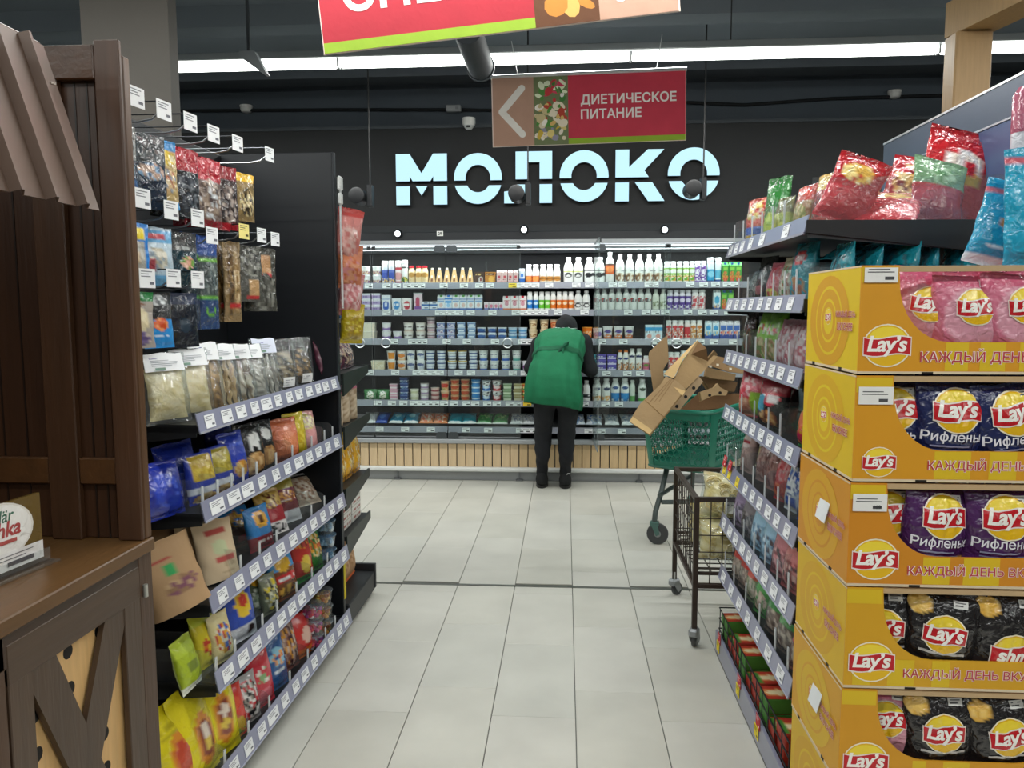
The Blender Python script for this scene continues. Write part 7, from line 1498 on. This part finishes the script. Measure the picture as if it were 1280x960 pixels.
def caster(parent, x, y, r=.055, col='6e7274', fork='3f6e62', swivel=0.0, zt=.15, thin=.022):
    c = obj('caster', MB().box((-.028, -.02, zt - .035), (.028, .02, zt), fork, .008).prism([(-.02, zt - .02), (.02, zt - .02), (.034, r), (.012, r - .012)], -thin / 2 - .010, -thin / 2 - .005, fork).prism([(-.02, zt - .02), (.02, zt - .02), (.034, r), (.012, r - .012)], thin / 2 + .005, thin / 2 + .010, fork).mesh('caster', 'greymetal'), parent, (x, y, 0), (0, 0, swivel))
    obj('wheel', MB().lathe([(r * .7, -thin / 2), (r * .93, -thin / 2), (r, -thin * .3), (r, thin * .3), (r * .93, thin / 2), (r * .7, thin / 2)], '3c3e40', 24, axis='y').lathe([(0, -thin * .6), (r * .3, -thin * .6), (r * .34, -thin * .4), (r * .72, -thin * .4), (r * .72, thin * .4), (r * .34, thin * .4), (r * .3, thin * .6), (0, thin * .6)], '8a8d8c', 24, axis='y').xform(Matrix.Translation((.02, 0, r))).mesh('wheel', 'plastic'), c)
    return c
def lg(p): return (p[0] - GC[0], p[1] - GC[1], p[2])
legA = lg(tuple(at_y(834, 584, 4.86))); legB = lg(tuple(at_y(818, 652, 4.72)))
F_ = '4a5452'
obj('leg', MB().tube([legA, (legA[0] * .55 + legB[0] * .45, legA[1] * .55 + legB[1] * .45, legA[2] * .55 + legB[2] * .45), (legB[0] + .005, legB[1], legB[2] + .06), legB], .0165, F_, 10).mesh('leg', 'greymetal'), gt)
caster(gt, legB[0], legB[1], .066, '6e7274', '4c6e66', R_(-10), legB[2] + .005)
for (x, y) in ((.16, -.22), (.02, .34), (.36, .30)):
    obj('leg', MB().tube([(x * .6, y * .6, GZ0 + .01), (x, y, .15)], .0165, F_, 10).mesh('leg', 'greymetal'), gt); caster(gt, x, y, .066, '6e7274', '4c6e66', R_(40), .155)
obj('frame_bar', MB().tube([(legB[0] + .045, legB[1] + .03, .255), (.16, -.21, .255)], .014, F_, 8).tube([(legB[0] + .03, legB[1] + .02, .3), (.02, .33, .3)], .014, F_, 8).mesh('frame_bar', 'greymetal'), gt)
# cardboard sheets: outlines stand at their own distance with real thickness
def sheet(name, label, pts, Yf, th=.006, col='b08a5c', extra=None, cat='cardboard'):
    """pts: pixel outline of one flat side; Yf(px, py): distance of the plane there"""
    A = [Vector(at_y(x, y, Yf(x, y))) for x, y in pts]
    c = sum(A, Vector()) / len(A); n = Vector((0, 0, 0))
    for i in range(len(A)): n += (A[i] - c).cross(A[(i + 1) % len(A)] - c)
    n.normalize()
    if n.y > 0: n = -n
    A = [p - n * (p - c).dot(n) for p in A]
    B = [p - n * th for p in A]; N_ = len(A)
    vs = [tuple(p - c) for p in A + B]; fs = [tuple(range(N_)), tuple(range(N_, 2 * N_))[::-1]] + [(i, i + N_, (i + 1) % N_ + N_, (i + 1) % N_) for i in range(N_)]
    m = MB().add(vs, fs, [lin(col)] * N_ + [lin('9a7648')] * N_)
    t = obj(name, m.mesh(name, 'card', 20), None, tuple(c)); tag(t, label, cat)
    def P(x, y, o=.001):
        d = ray(x, y); k = (c - Vector(CAM)).dot(n) / Vector(d).dot(n); return Vector(CAM) + Vector(d) * k + n * o - c
    if extra: extra(t, P, n)
    return t
flat = lambda y0, gx=0, gy=0, x0=850, yy0=480: (lambda x, y: y0 + gx * (x - x0) + gy * (y - yy0))
def ex1(t, P, n):
    m = MB()
    for q in range(3):
        a, b = P(812 + q * 6, 503 - q * .5), P(838 + q * 3.2, 474 - q * 1.2)
        m.tube([tuple(a), tuple(b)], .0012, '8a6a44', 4)
    m.tube([tuple(P(806, 500)), tuple(P(833, 524))], .002, '94703f', 4)
    obj('crease', m.mesh('crease', 'card'), t)
    m = MB().add([tuple(P(787, 527, .002)), tuple(P(812, 543, .002)), tuple(P(816, 538, .002)), tuple(P(791, 521, .002))], [(0, 1, 2, 3)], 'd8b880'); obj('flap', m.mesh('flap', 'card', 0), t)
    m = MB().add([tuple(P(843, 484, .002)), tuple(P(857, 489, .002)), tuple(P(853, 495, .002)), tuple(P(840, 481.5, .002))], [(0, 1, 2, 3)], 'd4b27a'); obj('tape_strip', m.mesh('tape_strip', 'card', 0), t)
sheet('cardboard_box', 'long flattened brown box hanging over the trolley rim, lower front', [(787, 526), (812, 543), (857, 486), (846, 476), (832, 470), (826, 480), (800, 505)], flat(4.50, -.0012, -.0035), .018, 'a88b63', ex1)
def ex2(t, P, n):
    m = MB().add([tuple(P(829, 468, .004)), tuple(P(841, 474, .012)), tuple(P(852, 451, .01)), tuple(P(873, 424, .004)), tuple(P(862, 434, .004))], [(0, 1, 2, 3, 4)], 'd0ae78'); obj('torn_flap', m.mesh('torn_flap', 'card', 0), t)
    m = MB().add([tuple(P(873, 427, .003)), tuple(P(878, 440, .05)), tuple(P(885, 452, .004)), tuple(P(864, 443, .003))], [(0, 1, 2, 3)], '6a4c2a'); obj('inner_flap', m.mesh('inner_flap', 'card', 0), t)
sheet('cardboard_box', 'large flattened brown box leaning diagonally on the trolley pile', [(843, 474), (853, 452), (872, 425), (884, 452), (894, 442), (897, 446), (858, 486), (846, 478)], flat(4.60, .002, -.003), .012, '9c7f56', ex2)
def ex3(t, P, n):
    for x, y in ((846, 508), (857, 496), (867, 485)):
        vs = [tuple(P(x + 2.2 * math.cos(a * PI / 6), y + 2.2 * math.sin(a * PI / 6), .0015)) for a in range(12)]
        obj('punched_hole', MB().add(vs, [tuple(range(12))], '150d06').mesh('punched_hole', 'card', 0), t)
sheet('cardboard_box', 'grey-brown box edge strip with three round holes in the trolley', [(838, 511), (850, 512), (879, 477), (873, 470)], flat(4.64, .001, -.002), .012, 'a68d6c', ex3)
sheet('cardboard_box', 'tall brown cardboard flap standing upright at the left of trolley', [(822, 520), (834, 520), (829, 462), (836, 451), (834, 419), (826, 426), (812, 440), (811, 446)], flat(4.78, .001, -.001), .01, 'a58862')
def ex5(t, P, n):
    for x, y in ((888, 458), (897, 456), (913, 461)):
        obj('bright_spot', MB().add([tuple(P(x - 1.6, y - 1.4, .0015)), tuple(P(x + 1.6, y - 1, .0015)), tuple(P(x + 1.6, y + 1.6, .0015)), tuple(P(x - 1.6, y + 1.2, .0015))], [(0, 1, 2, 3)], 'e6ddc8').mesh('bright_spot', 'card', 0), t)
sheet('cardboard_box', 'brown box panel with white spots at the back right of trolley', [(884, 456), (896, 445), (932, 453), (930, 467), (912, 465), (890, 458)], flat(4.95, .0015, -.001), .012, '967853', ex5)
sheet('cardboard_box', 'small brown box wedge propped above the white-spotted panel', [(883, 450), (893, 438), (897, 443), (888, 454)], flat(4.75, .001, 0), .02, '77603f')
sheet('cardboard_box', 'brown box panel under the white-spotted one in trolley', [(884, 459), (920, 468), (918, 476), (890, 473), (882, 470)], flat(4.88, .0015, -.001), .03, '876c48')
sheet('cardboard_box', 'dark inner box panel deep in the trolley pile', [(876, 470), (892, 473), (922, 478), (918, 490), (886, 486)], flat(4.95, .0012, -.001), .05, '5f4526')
def ex8(t, P, n):
    for x, y in ((887, 494), (900, 491)):
        vs = [tuple(P(x + 2 * math.cos(a * PI / 6), y + 1.9 * math.sin(a * PI / 6), .0015)) for a in range(12)]
        obj('punched_hole', MB().add(vs, [tuple(range(12))], '150d06').mesh('punched_hole', 'card', 0), t)
sheet('cardboard_box', 'small curved cardboard tray with two holes at the trolley rim', [(875, 490), (893, 484), (897, 479), (900, 484), (910, 489), (908, 494), (893, 494), (877, 501)], flat(4.62, .001, -.001), .03, 'a98d66', ex8)
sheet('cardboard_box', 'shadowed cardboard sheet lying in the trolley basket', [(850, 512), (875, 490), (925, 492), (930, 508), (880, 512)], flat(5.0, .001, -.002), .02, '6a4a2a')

# ================================================================== BROWN WIRE CART
WC = (.555, 3.245)
wc = thing('wire_cart', 'dark brown tube and wire mesh cart beside the right rack', 'cart', (WC[0], WC[1], 0))
BRC = '33271f'
CX, CY, CT, CBt = .62, .61, .66, .275       # size in X and Y, top and bottom rail heights
def wb(name, lo, hi, parent=None): return obj(name, MB().box(lo, hi, BRC, .002).mesh(name, 'steel'), parent or wc)
for x, y, zb in ((0, 0, .085), (0, CY, .085), (CX, 0, .085), (CX, CY, .085)):
    wb('corner_post', (x - .011, y - .011, zb), (x + .011, y + .011, CT))
for z in (CT - .011, CBt):
    nm = 'top_rail' if z > .5 else 'bottom_rail'
    for y in (0, CY): wb(nm, (.011, y - .010, z - .010), (CX - .011, y + .010, z + .010))
    for x in (0, CX): wb(nm, (x - .010, .011, z - .010), (x + .010, CY - .011, z + .010))
def wmesh(name, P, n, k, r=.0026):
    m = MB()
    for i in range(1, n): m.tube([P(i / n, 0), P(i / n, 1)], r, BRC, 5)
    for j in range(1, k): m.tube([P(0, j / k), P(1, j / k)], r, BRC, 5)
    obj(name, m.mesh(name, 'steel'), wc)
zA, zB = CBt + .06, CT - .02
wmesh('wire_panel', lambda u, v: (.01 + u * (CX - .02), 0, CBt + v * (zB - CBt)), 12, 5)
wmesh('wire_panel', lambda u, v: (.01 + u * (CX - .02), CY, CBt + v * (zB - CBt)), 9, 5)
wmesh('wire_panel', lambda u, v: (0, .01 + u * (CY - .02), CBt + v * (zB - CBt)), 11, 5)
wmesh('wire_panel', lambda u, v: (CX, .01 + u * (CY - .02), CBt + v * (zB - CBt)), 11, 5)
wmesh('wire_floor', lambda u, v: (.01 + u * (CX - .02), .01 + v * (CY - .02), CBt + .055), 10, 10, .003)
wb('floor_rail', (.0, .0, CBt + .045), (CX, .008, CBt + .06)); wb('floor_rail', (.0, CY - .008, CBt + .045), (CX, CY, CBt + .06))
for x, y, sw in ((0, 0, 1.2), (0, CY, .7), (CX, 0, .5), (CX, CY, 1.0)):
    obj('chrome_sleeve', MB().lathe([(.0125, .08), (.0125, .125)], 'c9cbcb', 10, c=(x, y, 0)).mesh('chrome_sleeve', 'metal'), wc) if y else None
    caster(wc, x, y, .032, '3a3c3e', '8c9092', sw, .088, .02)
obj('red_handle', MB().tube([(0, 0, -.28), (0, .0, .02), (.045, .0, .025)], .008, 'c02a22', 8).mesh('red_handle', 'plastic'), wc, (.175, .42, .62))
# sacks of dried noodle nests
def noodle_sack(w_, h, d, seed, label, loc, rot, knot=False):
    b = Bag(w_, h, d, seed, wr=.1, belly=.45, crimp=.05); rg = random.Random(seed)
    t = thing('pasta_sack', label, 'sack', loc, rot)
    m = MB()
    f = artcol('e6d493', [('s', 0, .5, 2, .6, ['f2e4b0', 'e0ca80', 'ecdca0', 'f4eac0'])], seed)
    b2 = Bag(w_ * .92, h * .94, d * .84, seed, wr=.1, belly=.45); vs = []; cs = []; fs = []
    n = 22
    for j in range(17):
        for k in range(n):
            a = 2 * PI * k / n; u = math.cos(a); p = b2.pt(u, j / 16, 1 if math.sin(a) >= 0 else -1); vs.append((p[0], p[1], p[2] + .01)); cs.append(f(u, j / 16, True))
    for j in range(16):
        for k in range(n): fs.append((j * n + k, j * n + (k + 1) % n, (j + 1) * n + (k + 1) % n, (j + 1) * n + k))
    m.add(vs, fs, cs)
    for q in range(70):     # coiled nests pressed against the film
        u = rg.uniform(-.85, .85); v = rg.uniform(.08, .9); side = rg.choice((1, 1, -1)); c = Vector(b2.pt(u, v, side, .002)); c.z += .01
        r0 = rg.uniform(.014, .024); ph = rg.uniform(0, 6)
        for rr__ in (r0, r0 * .6):
            m.tube([(c.x + rr__ * math.cos(i * PI / 5 + ph), c.y - side * .002 * math.sin(i), c.z + rr__ * .8 * math.sin(i * PI / 5 + ph)) for i in range(10)], .0032, rg.choice(['faf0c8', 'efdda0', 'e6d088', 'f4e8b8']), 5, True)
    obj('noodle_nests', m.mesh('noodle_nests', 'film', 50), t)
    obj('film', b.mesh('film', 'wrap2', lambda u, v, fr: lin('ffffff'), 12, 20), t)
    m = MB(); decal(m, [(rect2d(-.06, .0, .06, .11, 4, 3), 'e6e4da', 0, 0), (rect2d(-.055, -.02, .095, .1, 2, 1), '8a8a8a', 0, 0)], lambda x, z, o: b.map(x, z, o + .002)); obj('paper_label', m.mesh('paper_label', 'paper', 0), t)
    if knot:
        m = MB()
        for q in range(7):
            a = q * .9; m.tube([(0, 0, h * .97), (.012 * math.cos(a), .012 * math.sin(a), h + .04), (.035 * math.cos(a) - .02, .03 * math.sin(a), h + .10 + .01 * (q % 3))], [.012, .006, .008], 'e8e8e2', 6)
        obj('twisted_top', m.mesh('twisted_top', 'wrap'), t)
noodle_sack(.37, .2, .27, 301, 'clear sack of pale noodle nests, lower one in the wire cart', (WC[0] + .205, WC[1] + .16, CBt + .062), (0, 0, R_(5)))
noodle_sack(.34, .21, .25, 303, 'clear sack of pale noodle nests with twisted top, upper one in the wire cart', (WC[0] + .20, WC[1] + .17, CBt + .235), (0, R_(4), R_(-8)), True)
noodle_sack(.34, .2, .22, 305, 'clear sack of noodle nests farther back in the wire cart', (WC[0] + .19, WC[1] + .43, CBt + .062), (0, 0, R_(14)))

# ================================================================== SHOP WORKER
def seg_sdf(P, a, b, ra, rb):
    a = np.array(a); b = np.array(b); ab = b - a; t = np.clip(((P - a) @ ab) / (ab @ ab), 0, 1)
    return np.linalg.norm(P - a - t[..., None] * ab, axis=-1) - (ra + (rb - ra) * t)
def ell_sdf(P, c, r):
    q = (P - np.array(c)) / np.array(r); k = np.linalg.norm(q, axis=-1); return (k - 1) * min(r)
def smin(a, b, k):
    h = np.clip(.5 + .5 * (b - a) / k, 0, 1); return b + (a - b) * h - k * h * (1 - h)
def surface_nets(fn, lo, hi, step):
    xs = [np.arange(lo[i], hi[i] + step, step) for i in range(3)]
    G = np.stack(np.meshgrid(*xs, indexing='ij'), -1); V = fn(G); ins = V < 0
    nx, ny, nz = V.shape
    cor = [(i, j, k) for i in (0, 1) for j in (0, 1) for k in (0, 1)]
    sl = lambda A, c: A[c[0]:nx - 1 + c[0], c[1]:ny - 1 + c[1], c[2]:nz - 1 + c[2]]
    cnt_ = sum(sl(ins, c).astype(int) for c in cor); act = (cnt_ > 0) & (cnt_ < 8)
    S = np.zeros(act.shape + (3,)); Wt = np.zeros(act.shape)
    for c in cor:
        for ax in range(3):
            if c[ax]: continue
            d = list(c); d[ax] = 1; va, vb = sl(V, c), sl(V, tuple(d)); cr_ = (va < 0) != (vb < 0)
            t = np.where(cr_, va / np.where(va == vb, 1, va - vb), 0); p = np.zeros(act.shape + (3,))
            for q in range(3): p[..., q] = c[q]
            p[..., ax] = t; S += p * cr_[..., None]; Wt += cr_
    idx = -np.ones(act.shape, int); w_ = np.argwhere(act); idx[act] = np.arange(len(w_))
    vs = np.array(lo) + (w_ + S[act] / Wt[act][:, None]) * step
    fs = []
    for ax in range(3):
        o = [q for q in range(3) if q != ax]
        A = [slice(1, -1)] * 3; A[ax] = slice(0, -1); B = list(A); B[ax] = slice(1, None)
        va = ins[tuple(A)]; vb = ins[tuple(B)]; e = np.argwhere(va != vb); 
        off = np.array([1, 1, 1]); off[ax] = 0; e = e + off
        flip = va[va != vb]
        for (p, fl_) in zip(e, flip):
            q = [p.copy() for _ in range(4)]; q[1][o[0]] -= 1; q[2][o[0]] -= 1; q[2][o[1]] -= 1; q[3][o[1]] -= 1
            f = [idx[tuple(z)] for z in q]
            fs.append(tuple(f))
    return vs, fs
J = dict(aL=(-.185, 6.235, .10), aR=(.005, 6.225, .10), kL=(-.175, 6.17, .44), kR=(.012, 6.16, .44), hL=(-.155, 6.03, .80), hR=(.035, 6.03, .80), pel=(-.06, 6.02, .84), wai=(-.055, 6.09, .98), che=(-.035, 6.22, 1.13), nec=(-.005, 6.335, 1.225),
         sL=(-.2, 6.24, 1.15), sR=(.14, 6.25, 1.17), eL=(-.275, 6.20, .97), eR=(.205, 6.19, .955), wL=(-.20, 6.39, .945), wR=(.13, 6.385, .965), head=(.01, 6.385, 1.275))
def arm_hand(P, w_, d, side):
    """palm, four fingers and a thumb, loosely curled round a jar's side"""
    w_ = np.array(w_); d = np.array(d, float); d /= np.linalg.norm(d); s = np.array((side, 0, 0.0)); up = np.array((0, 0, 1.0))
    f = seg_sdf(P, w_, w_ + d * .06, .026, .030)
    for i, L in enumerate((.062, .07, .066, .052)):
        b = w_ + d * .065 + up * (.027 - .018 * i); m_ = b + d * L * .55; t = m_ + d * L * .35 - s * .02
        f = np.minimum(f, np.minimum(seg_sdf(P, b, m_, .0095, .009), seg_sdf(P, m_, t, .009, .0078)))
    b = w_ + d * .02 + up * .022; m_ = b + d * .025 + up * .022 - s * .018; f = np.minimum(f, np.minimum(seg_sdf(P, b, m_, .0125, .011), seg_sdf(P, m_, m_ + d * .028 - s * .012, .011, .009)))
    return f
def body(P):
    f = smin(seg_sdf(P, J['hL'], J['kL'], .098, .066), seg_sdf(P, J['kL'], J['aL'], .064, .044), .03)
    g = smin(seg_sdf(P, J['hR'], J['kR'], .098, .066), seg_sdf(P, J['kR'], J['aR'], .064, .044), .03)
    for k, c in (('kL', 0), ('kR', 0)):     # calves
        e = ell_sdf(P, (J[k][0], J[k][1] - .012, .33), (.057, .06, .12))
        if k == 'kL': f = smin(f, e, .04)
        else: g = smin(g, e, .04)
    f = np.minimum(f, g) if False else smin(f, g, .02)
    t = smin(ell_sdf(P, J['pel'], (.19, .15, .13)), seg_sdf(P, J['pel'], J['wai'], .145, .14), .05)
    t = smin(t, seg_sdf(P, J['wai'], J['che'], .14, .135), .05); t = smin(t, seg_sdf(P, J['sL'], J['sR'], .075, .075), .06)
    t = smin(t, seg_sdf(P, J['che'], J['nec'], .11, .06), .05); f = smin(f, t, .05)
    for a, b, c in (('sL', 'eL', 'wL'), ('sR', 'eR', 'wR')):
        f = smin(f, smin(seg_sdf(P, J[a], J[b], .064, .05), seg_sdf(P, J[b], J[c], .05, .034), .03), .035)
    f = smin(f, ell_sdf(P, J['head'], (.078, .095, .105)), .02); f = smin(f, ell_sdf(P, (.012, 6.47, 1.245), (.012, .022, .016)), .01)   # head and nose
    f = np.minimum(f, arm_hand(P, J['wL'], (.1, 1, 0), -1)); f = np.minimum(f, arm_hand(P, J['wR'], (-.1, 1, 0), 1))
    for a in ('aL', 'aR'): f = smin(f, ell_sdf(P, (J[a][0], J[a][1] + .05, .045), (.036, .10, .034)), .02)
    wr = .003 * np.sin(P[..., 2] * 62 + 3 * np.sin(P[..., 0] * 30)) * np.clip((.62 - P[..., 2]) * 6, 0, 1) * (P[..., 2] > .1)
    return f + wr
vs, fs = surface_nets(body, (-.36, 5.82, .0), (.30, 6.55, 1.42), .0105)
def bcol(v):
    x, y, z = v
    if y > 6.405 and 0.86 < z < 1.06 and abs(x) < .3 and z < 1.06: return lin('c89a80')
    if y > 6.44 and z > 1.15: return lin('c89a80')
    return lin('14161b') if z < .8 else lin('121417')
m = MB().add(vs - np.array((-.06, 6.15, 0)), fs, [bcol(v) for v in vs])
wk = obj('person', m.mesh('person', 'black', 0), None, (-.06, 6.15, 0)); tag(wk, 'person in green vest and black clothes bending towards the dairy shelves', 'person')
wk.data.polygons.foreach_set('use_smooth', [True] * len(wk.data.polygons))
WO = np.array((-.06, 6.15, 0))
# vest: lofted cloth shell along the bent back
GV = '0c6b45'
rings_ = [((-.095, 6.015, .685), .215, .165, 6), ((-.092, 6.00, .74), .222, .172, 8), ((-.09, 5.995, .80), .222, .176, 14), ((-.085, 6.0, .87), .214, .176, 22), ((-.078, 6.03, .94), .198, .17, 30), ((-.066, 6.075, 1.005), .19, .162, 38), ((-.055, 6.12, 1.06), .192, .158, 44), ((-.045, 6.165, 1.11), .2, .15, 48), ((-.04, 6.215, 1.155), .2, .138, 50), ((-.032, 6.265, 1.195), .185, .118, 52), ((-.02, 6.31, 1.22), .135, .09, 54)]
def vest_pt(u, v):
    q = v * (len(rings_) - 1); i = min(int(q), len(rings_) - 2); t = q - i
    A, B = rings_[i], rings_[i + 1]; c = [A[0][k] * (1 - t) + B[0][k] * t for k in range(3)]; a = A[1] * (1 - t) + B[1] * t; b = A[2] * (1 - t) + B[2] * t; an = R_(A[3] * (1 - t) + B[3] * t)
    th = 2 * PI * u; x = a * sgn(math.cos(th), .7); y = b * sgn(math.sin(th), .7)
    fold = .010 * math.sin(9 * th + 4 * v) * (1 - v) + .006 * math.sin(17 * th - 6 * v) * (.4 + abs(v - .5)) + .005 * math.sin(40 * v + 3 * th) * max(0, 1 - abs(v - .5) * 4)
    x *= 1 + fold / a; y *= 1 + fold / b
    dz = -.012 * math.sin(th * 1.0 + .6) * (1 - v) - (.028 * math.cos(th) * (1 - v) ** 2)
    return (c[0] + x - WO[0], c[1] + y * math.cos(an) - WO[1], c[2] - y * math.sin(an) * -1 * -1 * 1.0 * (-1) * -1 + dz)
m = MB().grid(vest_pt, 56, 40, GV)
vest = obj('vest', m.mesh('vest', 'cloth', 60), wk); sm = vest.modifiers.new('thickness', 'SOLIDIFY'); sm.thickness = .005
# apron strap and knotted tie on the back
def back(u, v, o): 
    p = Vector(vest_pt(u, v)); q = Vector(vest_pt(u, v)) - (Vector(rings_[int(v * 10)][0]) - Vector(WO)); q.normalize(); return p + q * o
m = MB(); m.grid(lambda u, v: tuple(back(.52 + u * .46, .54 + (v - .5) * .045 + .012 * math.sin(u * PI), .006)), 24, 2, '0a5638')
obj('apron_strap', m.mesh('apron_strap', 'cloth', 60), vest)
kn = back(.765, .54, .016)
m = MB().tube([tuple(kn), tuple(kn + Vector((.02, -.012, .03))), tuple(kn + Vector((.045, -.008, .045))), tuple(kn + Vector((.04, 0, .02))), tuple(kn + Vector((.01, 0, -.004)))], .009, '09563a', 6)
m.tube([tuple(kn), tuple(kn + Vector((-.04, -.012, -.045)))], [.012, .009], '07402c', 6).tube([tuple(kn), tuple(kn + Vector((.006, -.02, -.08))), tuple(kn + Vector((.012, -.03, -.13)))], [.011, .01, .008], '0a5a3c', 6)
obj('tie_knot', m.mesh('tie_knot', 'cloth', 60), vest)
m = MB()
for a in range(11):
    u0 = .70 + a * .0125; 
    if a in (5,): continue
    m.add([tuple(back(u0, .905, .007)), tuple(back(u0 + .009, .905, .007)), tuple(back(u0 + .009, .93, .007)), tuple(back(u0, .93, .007))], [(0, 1, 2, 3)], 'dfe6e2')
obj('neck_print', m.mesh('neck_print', 'paper', 0), vest)
# hood, shoes
m = MB()
def hood(P):
    f = ell_sdf(P, (.01, 6.375, 1.285), (.092, .105, .112)); f = smin(f, seg_sdf(P, (-.06, 6.32, 1.235), (.06, 6.32, 1.24), .045, .045), .04)
    f = smin(f, ell_sdf(P, (-.0, 6.33, 1.30), (.05, .05, .03)), .03)
    return np.maximum(f + .003 * np.sin(P[..., 0] * 60 + P[..., 2] * 40), P[..., 1] - 6.43)
hv, hf = surface_nets(hood, (-.16, 6.22, 1.12), (.17, 6.46, 1.44), .011)
ho = obj('hood', MB().add(hv - WO, hf, '0f1114').mesh('hood', 'black', 0), wk); ho.data.polygons.foreach_set('use_smooth', [True] * len(ho.data.polygons))
for a, sx in (('aL', -1), ('aR', 1)):
    A = np.array(J[a])
    def shoe(P):
        f = smin(ell_sdf(P, (A[0], A[1] + .055, .05), (.048, .135, .05)), ell_sdf(P, (A[0], A[1] - .02, .07), (.046, .055, .062)), .03); return np.maximum(f, .018 - P[..., 2])
    v_, f_ = surface_nets(shoe, (A[0] - .08, A[1] - .12, .0), (A[0] + .08, A[1] + .22, .16), .009)
    s = obj('shoe', MB().add(v_ - WO, f_, '131416').mesh('shoe', 'black', 0), wk); s.data.polygons.foreach_set('use_smooth', [True] * len(s.data.polygons))
    m = MB(); P_ = [(A[0] - WO[0] + .05 * math.cos(t * PI / 12) * (1 - .12 * (math.sin(t * PI / 12) > 0)), A[1] - WO[1] + .04 + .125 * math.sin(t * PI / 12)) for t in range(24)]
    obj('sole', m.prism(P_, .0, .022, '1c1c1d', 'xy').mesh('sole', 'plastic'), s)
    if sx > 0: obj('heel_tab', MB().tube([(A[0] - WO[0] + .0, A[1] - WO[1] - .05, .1), (A[0] - WO[0] + .02, A[1] - WO[1] - .055, .12), (A[0] - WO[0] + .04, A[1] - WO[1] - .03, .115)], .005, 'b8b8b6', 6).mesh('heel_tab', 'cloth'), s)

# ------------------------------------------------------------------ label check
for l, n in LABELS.items():
    wd = len(l.split())
    if len(n) > 1 or wd > 16 or wd < 4: print('LABEL', len(n), wd, l)
print('objects', len(bpy.data.objects), 'tris', sum(len(p.vertices) - 2 for me in bpy.data.meshes for p in me.polygons))
